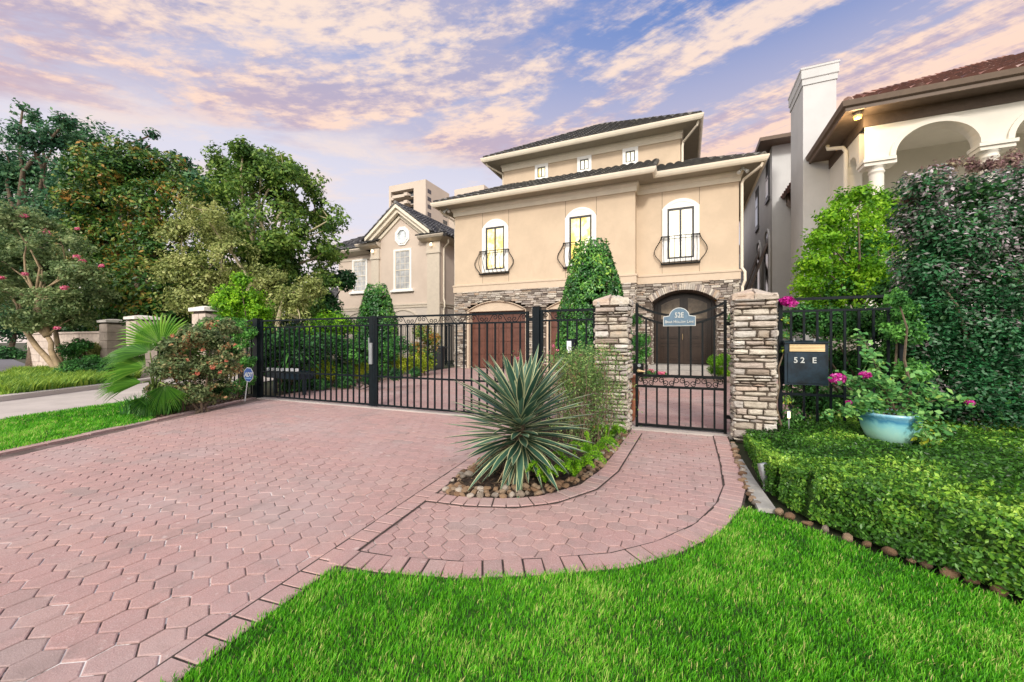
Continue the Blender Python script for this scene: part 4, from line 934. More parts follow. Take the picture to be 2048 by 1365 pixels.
# downpipes and eave floodlights
mb = MB(); downpipe(mb, [(2.28, YR-0.60, 6.90), (2.24, YR-0.58, 6.80), (1.82, YR-0.12, 6.62), (1.76, YR-0.07, 6.5), (1.76, YR-0.07, 3.65), (1.84, YR-0.14, 3.5), (1.84, YR-0.14, 3.2), (1.77, YR-0.09, 3.0), (1.77, YR-0.09, 0.1)]); mb.build('downpipe', M['trim'], house)
mb = MB(); downpipe(mb, [(xl+.08, yl+.3, 6.90), (xl+.12, yl+.4, 6.78), (-9.4, YF+.2, 6.5), (-9.36, YF+.22, 6.3), (-9.36, YF+.22, 0.1)]); mb.build('downpipe', M['trim'], house)
mb = MB(); downpipe(mb, [(x1-.05, y0+.1, ZU), (x1-.1, y0+.15, ZU-.14), (UW[1]+.1, YT-.02, ZU-.45), (UW[1]+.07, YT-.0, ZU-.6), (UW[1]+.07, YT-.0, 8.2)]); mb.build('downpipe', M['trim'], house)
mb = MB(); downpipe(mb, [(x0+.05, y0+.1, ZU), (x0+.1, y0+.15, ZU-.12), (UW[0]-.1, YT+.1, ZU-.35), (UW[0]-.07, YT+.12, ZU-.5), (UW[0]-.07, YT+.12, 8.2)]); mb.build('downpipe', M['trim'], house)
for fx, fy in ((1.75, YR-0.35), (-9.45, YF-0.3)):
    mb = MB(); mb.tube([(fx, fy, ZE), (fx, fy, ZE-0.06)], 0.05, 8)
    for s_ in (-1, 1): mb.tube([(fx, fy, ZE-0.05), (fx+s_*0.07, fy-0.03, ZE-0.10), (fx+s_*0.13, fy-0.09, ZE-0.19)], [0.02, 0.035, 0.062], 10)
    mb.build('floodlight', M['silver'], house)
# ------------------------------------------------------------------ left neighbour
nb = thing('gabled_house', 'pinkish beige two-storey house with steep front gable and octagonal window', 'house', (-17, 24, 0))
YG, YW = 19.7, 20.4
mb = MB(); gx0, gx1, apx, apz = -18.26, -13.17, -16.0, 9.25
mb.prism([(gx0, 3.33), (gx1, 3.33), (gx1, 7.3), (-14.0, 7.4), (apx, apz-0.12), (-18.1, 7.4), (gx0, 7.3)], 'y', YG, YG+0.4)
mb.box(-21.9, gx0, YW, YW+0.4, 3.33, 7.2); mb.box(gx1-0.4, gx1, YG+0.4, 33, 3.33, 7.2); mb.box(-21.9, -21.5, YW+.4, 33, 3.33, 7.2); mb.build('upper_wall', M['neighbour'], nb)
mb = MB(); mb.box(gx0, gx1, YG, 33, 0, 3.33); mb.box(-21.9, gx0-0.002, YW, 33, 0, 3.33); mb.build('lower_wall', M['neighbour_lower'], nb)
mb = MB()
for x0, x1 in ((-18.26, -17.66), (-14.0, -13.14)):
    mb = MB(); mb.box(x0, x1, YG-0.10, YG+0.001, 0, 6.35); mb.box(x0-0.06, x1+0.06, YG-0.15, YG, 6.352, 6.48); mb.box(x0-0.03, x1+0.03, YG-0.12, YG, 6.482, 7.02)
    mb.build('pilaster', M['neighbour_trim'], nb)
mb = MB(); fp = [(-21.9, YW), (gx0, YW), (gx0, YG), (gx1, YG), (gx1, 33)]
sweep(mb, fp, [(0, 3.22), (0.04, 3.22), (0.05, 3.30), (0.02, 3.31), (0.02, 3.36), (0.06, 3.37), (0.06, 3.46), (0, 3.47)], closed=False)
sweep(mb, [(-21.9, YW), (gx0, YW)], [(0, 6.60), (0.04, 6.60), (0.05, 6.72), (0, 6.73)], closed=False)
mb.build('string_course', M['neighbour_trim'], nb)
def eave_prof(z): return [(0, z-0.12), (0.12, z-0.10), (0.3, z-0.04), (0.42, z), (0.50, z+0.04), (0.58, z+0.14), (0.58, z+0.20), (0, z+0.20)]
mb = MB()
sweep(mb, [(-24.3, YW), (-18.9, YW)], eave_prof(7.05), closed=False)
sweep(mb, [(-18.9, YG+.7), (-18.9, YG), (-17.55, YG)], [(a*0.75, z) for a, z in eave_prof(7.16)], closed=False)
sweep(mb, [(-14.4, YG), (gx1, YG), (gx1, 33)], [(a, z) for a, z in eave_prof(7.16)], closed=False)
mb.build('eave_moulding', M['neighbour_trim'], nb)
# rakes
mb = MB()
for e in (-1, 1):
    ex = apx+e*2.42; ez = 7.42
    for w, y0, y1, o_ in ((0.17, YG-0.52, YG-0.36, 0.0), (0.20, YG-0.36, YG-0.10, -0.20), (0.18, YG-0.10, YG+0.05, -0.42)):
        d = Vector((apx-ex, apz-ez)).normalized(); nn = Vector((-d.y, d.x))*(1 if e < 0 else -1)
        a = Vector((ex, ez))+nn*o_; b2 = Vector((apx, apz+o_/abs(nn.y)*1.0))
        mb.prism([(a.x, a.y), (b2.x, b2.y), (b2.x, b2.y+w/abs(nn.y)), (a.x+nn.x*w*0, a.y+w/abs(nn.y))], 'y', y0, y1)
mb.build('gable_rake', M['trim'], nb)
mb = MB()
for e in (-1, 1):
    ex = apx+e*2.62; a0, a1 = (ex, YG-0.56, 7.50), (ex, 27, 7.50)
    top0, top1 = (apx, YG-0.56, apz+0.26), (apx, 27, apz+0.26)
    if e < 0: roof_plane(mb, a1, a0, top0, top1, 0.30, 0.40, 0.055, 0.05, 6)
    else: roof_plane(mb, a0, a1, top1, top0, 0.30, 0.40, 0.055, 0.05, 6)
ridge(mb, (apx, YG-.56, apz+.3), (apx, 27, apz+.3), 0.10)
ridge(mb, (apx-2.62, YG-.50, 7.56), (apx, YG-.50, apz+.28), 0.07); ridge(mb, (apx+2.62, YG-.50, 7.56), (apx, YG-.50, apz+.28), 0.07)
# main hip roof
e0, e1, ye, yb, ze = -24.3, gx1+0.62, YW-0.55, 34.0, 7.27
hw = (e1-e0)/2; pz = ze+0.60*hw; rx = (e0+e1)/2
roof_plane(mb, (e0, ye, ze), (gx0-.6, ye, ze), (rx-0.3, ye+hw, pz), (rx-0.3, ye+hw, pz), 0.30, 0.40, 0.055, 0.05, 6)
roof_plane(mb, (e1, ye-0.6, ze), (e1, yb, ze), (rx, yb-hw+3, pz), (rx, ye+hw, pz), 0.30, 0.40, 0.055, 0.05, 6)
roof_plane(mb, (e0, yb, ze), (e0, ye, ze), (rx, ye+hw, pz), (rx, yb-hw+3, pz), 0.30, 0.40, 0.055, 0.05, 6)
roof_plane(mb, (gx0-.6, ye+.6, ze+.2), (e1, ye+.6, ze+.2), (rx, ye+hw, pz), (rx, ye+hw, pz), 0.30, 0.40, 0.055, 0.05, 6)
ridge(mb, (e1, ye-.6, ze), (rx, ye+hw, pz)); ridge(mb, (rx, ye+hw, pz+.03), (rx, yb-hw+3, pz+.03))
for a, b2 in ((-18.95, -17.5), (-14.5, gx1+.6)):
    roof_plane(mb, (a, YG-.60, 7.37), (b2, YG-.60, 7.37), (b2, YG, 7.62), (a, YG, 7.62), 0.24, 0.3, 0.03, 0.02, 6)
mb.build('tile_roof', M['roof_slate'], nb)
def sash(x0, x1, y, z0, z1, parent, rows=6, cols=3, sill=True):
    mb = MB(); t = 0.11
    for q in ((x0-t, x0, z0, z1+t), (x1, x1+t, z0, z1+t), (x0, x1, z1, z1+t)): mb.box(q[0], q[1], y-0.06, y+0.02, q[2], q[3])
    if sill: mb.box(x0-0.3, x1+0.3, y-0.16, y+0.02, z0-0.16, z0-0.05); mb.box(x0-0.2, x1+0.2, y-0.10, y+0.02, z0-0.05, z0-0.001)
    w = mb.build('window', M['white'], parent)
    mb = MB(); f = 0.045; zm = (z0+z1)/2
    for q in ((x0, x0+f, z0, z1), (x1-f, x1, z0, z1), (x0+f, x1-f, z0, z0+f), (x0+f, x1-f, z1-f, z1), (x0+f, x1-f, zm-f/2, zm+f/2)): mb.box(q[0], q[1], y-0.04, y, q[2], q[3])
    for i in range(1, cols): xx = x0+(x1-x0)*i/cols; mb.box(xx-.010, xx+.010, y-0.03, y-0.004, z0+f, z1-f)
    for i in range(1, rows):
        zz_ = z0+(z1-z0)*i/rows
        if abs(zz_-zm) > 0.05: mb.box(x0+f, x1-f, y-0.028, y-0.004, zz_-.010, zz_+.010)
    mb.build('sash', M['trim'], w)
    mb = MB(); mb.box(x0+.02, x1-.02, y-0.018, y-0.010, z0+.02, z1-.02); mb.build('pane', M['glass_grey'], w)
sash(-16.42, -15.30, YG, 4.36, 6.72, nb); sash(-20.50, -19.42, YW, 4.52, 6.55, nb)
mb = MB()
for r0, r1, y in ((0.58, 0.44, 0.06), (0.46, 0.36, 0.09)):
    o_ = [(-15.88+r0*math.sin(R(22.5+45*i)), 7.62+r0*math.cos(R(22.5+45*i))*1.05) for i in range(8)]; i_ = [(-15.88+r1*math.sin(R(22.5+45*i)), 7.62+r1*math.cos(R(22.5+45*i))*1.05) for i in range(8)]
    for i in range(8): mb.prism([o_[i], o_[(i+1) % 8], i_[(i+1) % 8], i_[i]], 'y', YG-y, YG+0.01)
w = mb.build('octagonal_window', M['white'], nb)
mb = MB(); mb.prism([(-15.88+.37*math.sin(R(22.5+45*i)), 7.62+.37*math.cos(R(22.5+45*i))*1.05) for i in range(8)], 'y', YG-0.02, YG-0.01); mb.build('pane', plain('pale_sky_glass', (0.55, 0.60, 0.62), 0.08, var=0.35, nscale=5), w)
for x in (-18.0, -13.6):
    mb = MB(); mb.tube([(x, YG-.15, 6.95), (x, YG-.22, 6.93), (x, YG-.25, 6.86)], [0.03, 0.05, 0.04], 8); s_ = mb.build('wall_lamp', M['silver'], nb)
    mb = MB(); mb.tube([(x, YG-.27, 6.90), (x, YG-.30, 6.78)], [0.06, 0.085], 10); mb.build('bulb', M['lit_sconce'], s_)
mb = MB(); downpipe(mb, [(gx1+.5, YG+.1, 7.1), (gx1+.45, YG+.2, 6.95), (gx1+.1, YG+.3, 6.7), (gx1+.07, YG+.3, 6.5), (gx1+.07, YG+.3, 3.7), (gx1+.16, YG+.25, 3.5), (gx1+.16, YG+.25, 3.2), (gx1+.07, YG+.3, 3.0), (gx1+.07, YG+.3, 0)], 0.05)
mb.build('downpipe', M['trim'], nb)
# low arched garage openings seen as pale arcs below the string course
mb = MB()
for cx in (-20.0, -15.85):
    y = YG if cx > -18 else YW
    a = seg_arch(cx-1.3, cx+1.3, 2.45, 0.62); mb.prism(a+[(x, z+0.09) for x, z in a][::-1], 'y', y-0.05, y+0.01)
mb.build('arch_moulding', M['neighbour_trim'], nb)
mb = MB(); mb.box(-27.5, -21.95, 21.4, 27, 0, 4.0); mb.build('side_wing_wall', M['neighbour_trim'], nb)
mb = MB(); roof_plane(mb, (-28.2, 20.8, 4.1), (-21.95, 20.8, 4.1), (-21.95, 24, 5.5), (-26, 24, 5.5), 0.26, .36, .03, .03, 4); mb.build('side_wing_roof', M['roof_slate'], nb)

# ------------------------------------------------------------------ high-rise behind
tw = thing('apartment_tower', 'distant concrete high-rise with stacked balconies rising behind the gabled roof', 'tower', (-126, 172, 0))
YTW = 160.0; X0, X1, ZT = -137.5, -115.1, 79.8
FH = 3.75
mb = MB(); mb.box(X0, X0+1.2, YTW, 181, 0, ZT); mb.box(-122.2, X1, YTW, 181, 0, ZT); mb.box(X0+1.2, -122.2, YTW+5, 181, 0, ZT-.02); mb.box(X0+1.2, -122.2, YTW, YTW+5, 76.6, ZT-.01)
mb.box(X1-4, X1+3, 181.01, 190, 0, 70)
mb.build('wall', M['tower'], tw)
mb = MB(); mb.box(-117.5, -99, 190.02, 215, 0, 85.5); mb.box(-112, -106, 188.5, 190, 0, 80); mb.build('rear_block', M['tower'], tw)
for k in range(7):
    z = 76.6-FH*(k+1)
    mb = MB(); mb.box(X0+1.2, -122.2, YTW+.3, YTW+5, z-0.35, z); mb.box(X0+3.5, -124.2, YTW-1.6, YTW+.3, z-0.35, z); mb.box(X0+3.5, -126.2, YTW-1.6, YTW-1.35, z, z+1.1); mb.box(-126.2, -124.2, YTW-2.6, YTW-2.3, z-.35, z+1.15); mb.box(-126.2, -126.0, YTW-2.3, YTW-1.35, z-.35, z+1.15); mb.box(-124.4, -124.2, YTW-2.3, YTW+.3, z-.35, z+1.15); mb.box(-136.3, -133.9, YTW+.1, YTW+.3, z-.35, z+1.1)
    b_ = mb.build('balcony', M['tower'], tw)
    mb = MB(); mb.box(X0+1.3, -122.3, YTW+3.0, YTW+3.2, z+0.02, z+FH-.37); mb.build('window', M['glass_dark'], tw)
    for y0, y1 in ((161.5, 164.5), (175, 179)):
        mb = MB(); mb.box(X1-0.02, X1+0.05, y0, y1, z+.9, z+2.9); mb.build('window', M['glass_dark'], tw)
    if z < 66:
        mb = MB(); mb.box(X1, X1+4, 178.5, 184, z, z+1.1); mb.build('balcony', M['tower'], tw) if False else None
for k in range(4):
    z = 70-FH*k; mb = MB(); mb.box(-115.5, -113.5, 189.9, 190.0, z+11, z+12.5); mb.build('window', M['glass_dark'], tw)

# ------------------------------------------------------------------ right neighbour
rn = thing('arcaded_house', 'cream stucco house with red tile roof, arched upper loggia and tall chimney', 'house', (7, 18, 0))
YA = 13.1; XA = 4.26; zsp = 5.86
ops = [(4.87, 6.42), (6.98, 8.53), (9.09, 10.64), (11.2, 12.75)]
def arcade(mb, x0, x1, y0, y1, ztop, ops, rise=0.66):
    xs = [x0]
    for a, b2 in ops: xs += [a]+[a+(b2-a)*(0.5-0.5*math.cos(math.pi*i/16)) for i in range(1, 16)]+[b2]
    xs.append(x1)
    def zl(x, side):
        for a, b2 in ops:
            if a < x < b2 or (x == a and side > 0) or (x == b2 and side < 0):
                c_ = (a+b2)/2; hw = (b2-a)/2; return zsp+rise*math.sqrt(max(0, 1-((x-c_)/hw)**2))
        return zsp-0.02
    for a, b2 in zip(xs, xs[1:]):
        za, zb = zl(a, 1), zl(b2, -1)
        mb.add([(a, y0, za), (b2, y0, zb), (b2, y0, ztop), (a, y0, ztop), (a, y1, za), (b2, y1, zb), (b2, y1, ztop), (a, y1, ztop)], [(0, 1, 2, 3), (4, 7, 6, 5), (0, 4, 5, 1)])
mb = MB(); arcade(mb, XA, 13.4, YA, YA+0.34, 7.0, ops)
mb.box(XA, XA+0.34, YA+0.343, YA+0.5, zsp, 7.0); mb.box(XA, XA+.34, YA+1.2, 24, 0, 7.0)
n_ = 10
for i in range(n_):
    a = YA+.5+0.7*i/n_; b2 = YA+.5+0.7*(i+1)/n_
    za = 5.9+.36*math.sqrt(max(0, 1-((a-YA-.85)/.35)**2)); zb = 5.9+.36*math.sqrt(max(0, 1-((b2-YA-.85)/.35)**2))
    mb.add([(XA, a, za), (XA, b2, zb), (XA, b2, 7), (XA, a, 7), (XA+.34, a, za), (XA+.34, b2, zb), (XA+.34, b2, 7), (XA+.34, a, 7)], [(0, 3, 2, 1), (4, 5, 6, 7), (0, 1, 5, 4)])
mb.build('loggia_wall', M['cream'], rn)
mb = MB(); mb.box(XA+.02, 13.4, YA+.02, YA+2.6, 0, 3.7); mb.box(XA+.36, 13.4, YA+2.603, YA+3.0, 3.7, 7.0); mb.build('inner_wall', M['cream'], rn)
mb = MB(); mb.box(XA+.35, 13.4, YA+.35, YA+2.6, 6.92, 6.98); mb.build('loggia_ceiling', M['cream'], rn)
mb = MB()
for a, b2 in ops:
    ar = arch_pts(a, b2, zsp, 0.66, 20); ou = arch_pts(a-0.11, b2+0.11, zsp, 0.78, 20); mb.prism(ar+ou[::-1], 'y', YA-0.05, YA+0.01)
for a, b2 in ((XA, 4.87), (6.42, 6.98), (8.53, 9.09), (10.64, 11.2), (12.75, 13.4)):
    mb.box(a-.05, b2+.0 if a == XA else b2+.05, YA-.09, YA+.38, zsp-.10, zsp-.02); mb.box(a-.02, b2+.02, YA-.05, YA+.36, zsp-.19, zsp-.102)
mb.build('arch_trim', M['cream'], rn)
for a, b2 in ((4.4, 4.70), (6.5, 6.80), (8.66, 8.96), (10.77, 11.07)):
    c_ = (a+b2)/2; mb = MB(); mb.lathe([(0.15, 3.7), (0.15, 5.45), (0.145, 5.5), (0.17, 5.52), (0.17, 5.55), (0.15, 5.57), (0.16, 5.63), (0.20, 5.66), (0.20, 5.67)], 20, (c_, YA+.15, 0))
    mb.build('column', M['cream'], rn, smooth=True)
mb = MB(); mb.box(4.95, 6.6, YA+2.55, YA+2.602, 5.30, 5.44); mb.box(5.0, 6.55, YA+2.56, YA+2.60, 3.7, 5.30); mb.build('loggia_door', M['dark_wood'], rn)
# eaves
XE, YE, ZR = XA-0.5, YA-0.5, 6.98
mb = MB(); mb.box(XE, 14.2, YE, YA-0.002, ZR, ZR+.04); mb.box(XE, XA-.002, YA, 15.8, ZR, ZR+.04); mb.build('soffit', M['dark_soffit'], rn)
rgut = [(0, ZR-.03), (0.05, ZR-.03), (0.06, ZR+.05), (0.12, ZR+.08), (0.15, ZR+.20), (0.13, ZR+.20), (0, ZR+.17)]
mb = MB(); sweep(mb, [(XE, 15.8), (XE, YE), (14.2, YE)], rgut, closed=False); mb.build('gutter', M['dark_fascia'], rn)
mb = MB(); sweep(mb, [(XA, 15.8), (XA, YA), (13.4, YA)], [(0, 6.70), (0.03, 6.70), (0.03, ZR-.002), (0, ZR-.002)], closed=False); mb.build('frieze', M['dark_soffit'], rn)
mb = MB(); pr = 0.55; zr = ZR+.20; XR = 18
roof_plane(mb, (XE, YE, zr), (XR, YE, zr), (XR-6, YE+6, zr+pr*6), (XE+6, YE+6, zr+pr*6), 0.30, 0.42, 0.075, 0.06, 7)
roof_plane(mb, (XE, 24, zr), (XE, YE, zr), (XE+6, YE+6, zr+pr*6), (XE+6, 18.7, zr+pr*6), 0.30, 0.42, 0.075, 0.06, 7)
ridge(mb, (XE, YE, zr+.03), (XE+6, YE+6, zr+pr*6+.03), 0.12); mb.build('tile_roof', M['roof_red'], rn)
mb = MB(); cx0, cx1, cy0, cy1 = 3.55, 4.43, 15.8, 17.45
mb.box(cx0, cx1, cy0, cy1, 0, 10.05); sweep(mb, ringbox(cx0, cx1, cy0, cy1), [(0, 9.55), (.03, 9.55), (.03, 9.72), (.06, 9.75), (.06, 10.02), (.08, 10.04), (.08, 10.10), (0, 10.10)])
ch = mb.build('chimney', M['offwhite'], rn)
mb = MB(); mb.box(cx0+.2, cx1-.1, cy0+.15, cy0+1.2, 10.05, 10.24); mb.build('flue_cap', M['dark_fascia'], ch)
mb = MB(); downpipe(mb, [(XE+.12, 14.6, ZR), (XE+.12, 14.55, ZR-.12), (XA-.1, 14.3, ZR-.25), (XA-.06, 14.2, ZR-.4), (XA-.06, 14.2, 0)], 0.055); mb.build('downpipe', M['cream'], rn)
lf = MB(); lf.tube([(4.02, 12.78, ZR), (4.02, 12.78, ZR-.10)], 0.075, 12); lo_ = lf.build('soffit_lamp', M['silver'], rn)
lf = MB(); lf.tube([(4.02, 12.78, ZR-.102), (4.02, 12.78, ZR-.16)], [0.085, 0.07], 14); lf.build('bulb', M['lit_lamp'], lo_)
pl = bpy.data.lights.new('soffit_lamp_light', 'POINT'); pl.energy = 40; pl.color = (1, 0.72, 0.38); pl.shadow_soft_size = 0.06
po = bpy.data.objects.new('soffit_lamp_light', pl); COL.objects.link(po); po.location = (4.02, 12.78, ZR-.24)
# rear wing of the same house
rw = thing('grey_rear_house', 'tall grey stucco house wall with brown slanting shutters in the gap between villas', 'house', (6, 27, 0))
mb = MB(); mb.box(3.40, 9, 20.0, 31, 0, 9.55); mb.box(3.38, 9, 19.97, 31.02, 0, 2.4); mb.build('wall', M['offwhite'], rw)
mb = MB(); ye = 19.4; roof_plane(mb, (2.95, ye, 9.62), (9.5, ye, 9.62), (7.5, ye+3.5, 11.1), (6.5, ye+3.5, 11.1), 0.28, 0.38, 0.03, .03, 4); roof_plane(mb, (2.95, 31.5, 9.62), (2.95, ye, 9.62), (6.5, ye+3.5, 11.1), (6.5, 28, 11.1), 0.28, .38, .03, .03, 4); mb.build('roof', M['roof_black'], rw)
mb = MB(); mb.box(2.95, 9.5, ye, 31.5, 9.50, 9.548); sweep(mb, [(2.95, 31.5), (2.95, ye), (9.5, ye)], [(0, 9.5), (.08, 9.5), (.1, 9.64), (0, 9.64)], closed=False); mb.build('eave', M['dark_fascia'], rw)
mb = MB(); mb.prism([(19.99, 6.9), (19.2, 6.55), (19.2, 6.62), (19.99, 7.5)], 'x', 3.9, 5.5); mb.build('awning', M['dark_fascia'], rw)
for y0, y1, z0, z1 in ((20.5, 21.2, 7.55, 9.2), (23.3, 24.1, 7.0, 9.0)):
    mb = MB(); mb.box(3.32, 3.42, y0-.08, y1+.08, z0-.18, z0-.05); mb.box(3.36, 3.42, y0, y1, z0, z1); w = mb.build('window', M['window_frame'], rw)
    mb = MB(); mb.box(3.345, 3.358, y0+.07, y1-.07, z0+.07, (z0+z1)/2-.03); mb.box(3.345, 3.358, y0+.07, y1-.07, (z0+z1)/2+.03, z1-.07); mb.build('pane', M['glass_dark'], w)
for y0, y1 in ((20.5, 21.5), (22.7, 23.8)):
    yc = (y0+y1)/2; hw = (y1-y0)/2
    mb = MB(); ar = [(yc-hw*math.cos(math.pi*i/12), 5.55+0.55*math.sin(math.pi*i/12)) for i in range(13)]; ou = [(yc-(hw+.1)*math.cos(math.pi*i/12), 5.55+0.66*math.sin(math.pi*i/12)) for i in range(13)]
    mb.prism(ar+ou[::-1], 'x', 3.33, 3.42); mb.box(3.33, 3.42, y0-.12, y0, 2.9, 5.55); mb.box(3.33, 3.42, y1, y1+.12, 2.9, 5.55); w = mb.build('window', M['offwhite'], rw)
    mb = MB(); mb.prism([(y0, 2.9), (y1, 2.9)]+ar[::-1], 'x', 3.37, 3.40); mb.build('pane', M['glass_dark'], w)
    mb = MB(); mb.add([(3.36, y0, 5.6), (3.36, y1, 5.6), (2.55, y1, 3.2), (2.55, y0, 3.2), (3.36, y0, 5.5), (3.36, y1, 5.5), (2.6, y1, 3.15), (2.6, y0, 3.15)], [(0, 1, 2, 3), (4, 7, 6, 5), (0, 3, 7, 4), (1, 5, 6, 2), (3, 2, 6, 7), (0, 4, 5, 1)])
    mb.bar((3.38, yc, 3.3), (2.6, yc, 3.3), 0.04); mb.build('shutter', M['dark_fascia'], rw)
mb = MB(); mb.box(3.0, 9, 31.6, 40, 0, 7.2); mb.box(2.9, 3.0, 33, 34, 3.8, 4.6); mb.build('rear_wall', M['offwhite'], rw)
mb = MB(); roof_plane(mb, (2.4, 40, 7.3), (2.4, 31.6, 7.3), (4.6, 31.6, 8.4), (4.6, 40, 8.4), 0.28, .38, .04, .03, 4); mb.build('rear_roof', M['roof_red'], rw)
mb = MB(); mb.box(2.2, 4.2, 42, 44, 0, 11.4); mb.build('rear_tower', M['offwhite'], rw)
# ------------------------------------------------------------------ stone pillars
def pillar(label, x0, x1, y0, y1, h):
    t = thing('stone_pillar', label, 'pillar', ((x0+x1)/2, (y0+y1)/2, 0), 'stacked stone pillars beside the small gate')
    mb = MB(); mb.box(x0+.035, x1-.035, y0+.035, y1-.035, -0.02, h-.04); mb.build('core', M['mortar'], t)
    mb = MB(); kw = dict(cmin=0.028, cmax=0.098, lmin=0.08, lmax=0.34, d0=0.008, d1=0.046, jit=0.013)
    stone_face(mb, (x0+.03, y0+.03, 0), (1, 0, 0), (0, -1, 0), x1-x0-.06, h, over=0.03, **kw)
    stone_face(mb, (x1-.03, y0+.03, 0), (0, 1, 0), (1, 0, 0), y1-y0-.06, h, over=0.0, **kw)
    stone_face(mb, (x0+.03, y1-.03, 0), (0, -1, 0), (-1, 0, 0), y1-y0-.06, h, over=0.0, **kw)
    stone_face(mb, (x1-.03, y1-.03, 0), (-1, 0, 0), (0, 1, 0), x1-x0-.06, h, over=0.03, **kw)
    mb.build('stonework', M['ledgestone'], t)
    mb = MB(); cx, cy = (x0+x1)/2, (y0+y1)/2; n_ = 4
    for i, (xa, xb, ya, yb) in enumerate(((x0-.01, cx-.015, y0-.01, cy), (cx-.005, x1+.01, y0-.01, cy+.02), (x0-.01, cx+.02, cy+.01, y1+.01), (cx+.03, x1+.01, cy+.03, y1+.01))):
        def zt(x, y): return h+0.065*(1-max(abs(x-cx)/(x1-x0), abs(y-cy)/(y1-y0))*2)+random.uniform(-.006, .008)
        g = 0.03; q = [(xa, ya), (xb, ya), (xb, yb), (xa, yb)]; c_ = ((xa+xb)/2, (ya+yb)/2)
        mb.add([(x, y, h-.06) for x, y in q]+[(x+random.uniform(-.008, .008), y+random.uniform(-.008, .008), h-.005+random.uniform(-.025, .02)) for x, y in q]+[(x+(c_[0]-x)*.12, y+(c_[1]-y)*.12, zt(x, y)+.02+random.uniform(-.015, .02)) for x, y in q],
            [(8, 9, 10, 11)]+[(i_, (i_+1) % 4, (i_+1) % 4+4, i_+4) for i_ in range(4)]+[(i_+4, (i_+1) % 4+4, (i_+1) % 4+8, i_+8) for i_ in range(4)], 0.95+0.05*random.random() if i == 0 else random.random())
    mb.build('cap', M['ledgestone'], t)
    return t
pillar('stacked stone pillar left of the small iron gate, behind the yucca', -1.105, -0.665, 5.25, 5.70, 1.69)
pillar('stacked stone pillar between the small iron gate and the mailbox', 0.51, 0.95, 5.25, 5.70, 1.69)

# ------------------------------------------------------------------ wrought iron work
def scroll(mb, x0, x1, z0, z1, y, r=0.0062, flip=False):
    """one S scroll between two rails: spiral at each end joined by a diagonal"""
    h = z1-z0; cr = h*0.36; pts = []
    cxa, cza = x0+cr, z1-cr
    for i in range(16):
        a = math.pi*(2.6-2.1*i/15*1.0)     # spiral outwards and finish at the top
        a = math.pi/2+math.pi*2.3*(1-i/15); rr = cr*(0.22+0.78*i/15); pts.append((cxa+rr*math.cos(a), cza+rr*math.sin(a)))
    cxb, czb = x1-cr, z0+cr
    p0, p3 = (cxa, z1), (cxb, z0); k = (x1-x0)*0.38
    for i in range(1, 9):
        t = i/9; b0, b1, b2, b3 = (1-t)**3, 3*t*(1-t)**2, 3*t*t*(1-t), t**3
        pts.append((b0*p0[0]+b1*(p0[0]+k)+b2*(p3[0]-k)+b3*p3[0], b0*p0[1]+b1*p0[1]+b2*p3[1]+b3*p3[1]))
    for i in range(16):
        a = -math.pi/2+math.pi*2.3*i/15; rr = cr*(1-0.78*i/15); pts.append((cxb+rr*math.cos(a), czb+rr*math.sin(a)))
    if flip: pts = [(x0+x1-x, z) for x, z in pts]
    mb.tube([(x, y, z) for x, z in pts], r, 5)
def bars(parent, xs, y, z0, z1, w=0.022, mat='gatepaint'):
    first = None
    for x in xs:
        if first is None:
            mb = MB(); mb.box(x-w/2, x+w/2, y-w/2, y+w/2, z0, z1); first = mb.build('bar', M[mat], parent); fx = x
        else:
            c_ = first.copy(); COL.objects.link(c_); c_.parent = parent; c_.location = first.location+Vector((x-fx, 0, 0))
def fence_piece(name, label, cat, x0, x1, nb_, y=5.42, group=None, scrolls=True, z_top=1.59, sa=True, frame=True, mid=0.56):
    t = thing(name, label, cat, ((x0+x1)/2, y, 0), group)
    mb = MB(); w = 0.03
    mb.box(x0, x1, y-w/2, y+w/2, z_top-.03, z_top); mb.box(x0, x1, y-w/2, y+w/2, z_top-.165, z_top-.14); mb.box(x0, x1, y-.015, y+.015, 0.035, 0.065)
    if mid: mb.box(x0, x1, y-.014, y+.014, mid-.028, mid)
    if frame: mb.box(x0, x0+.04, y-.02, y+.02, 0.03, z_top+.002); mb.box(x1-.04, x1, y-.02, y+.02, 0.03, z_top+.002)
    mb.build('frame', M['gatepaint'], t)
    bars(t, [x0+(x1-x0)*(i+1)/(nb_+1) for i in range(nb_)], y, 0.065, z_top-.165)
    if scrolls:
        mb = MB(); n_ = max(1, round((x1-x0-.08)/0.235)); s_ = (x1-x0-.08)/n_
        for i in range(n_): scroll(mb, x0+.04+i*s_+.005, x0+.04+(i+1)*s_-.005, z_top-.142, z_top-.03, y, flip=bool(i % 2))
        mb.build('scrollwork', M['gatepaint'], t)
    return t
lg = fence_piece('driveway_gate', 'left leaf of the wide black iron driveway gate', 'gate', -7.94, -5.045, 20)
rg = fence_piece('driveway_gate', 'right leaf of the wide black iron driveway gate, in front of the garage', 'gate', -4.945, -2.09, 20)
mb = MB(); mb.box(-5.043, -4.99, 5.395, 5.445, 0.03, 1.60); mb.build('meeting_stile', M['gatepaint'], lg)
mb = MB(); mb.box(-4.985, -4.947, 5.395, 5.445, 0.03, 1.60); mb.build('meeting_stile', M['gatepaint'], rg)
mb = MB(); mb.box(-5.05, -4.985, 5.36, 5.392, 0.76, 1.13); mb.box(-5.06, -5.045, 5.36, 5.39, 1.0, 1.22); mb.build('lock_plate', M['steel'], lg)
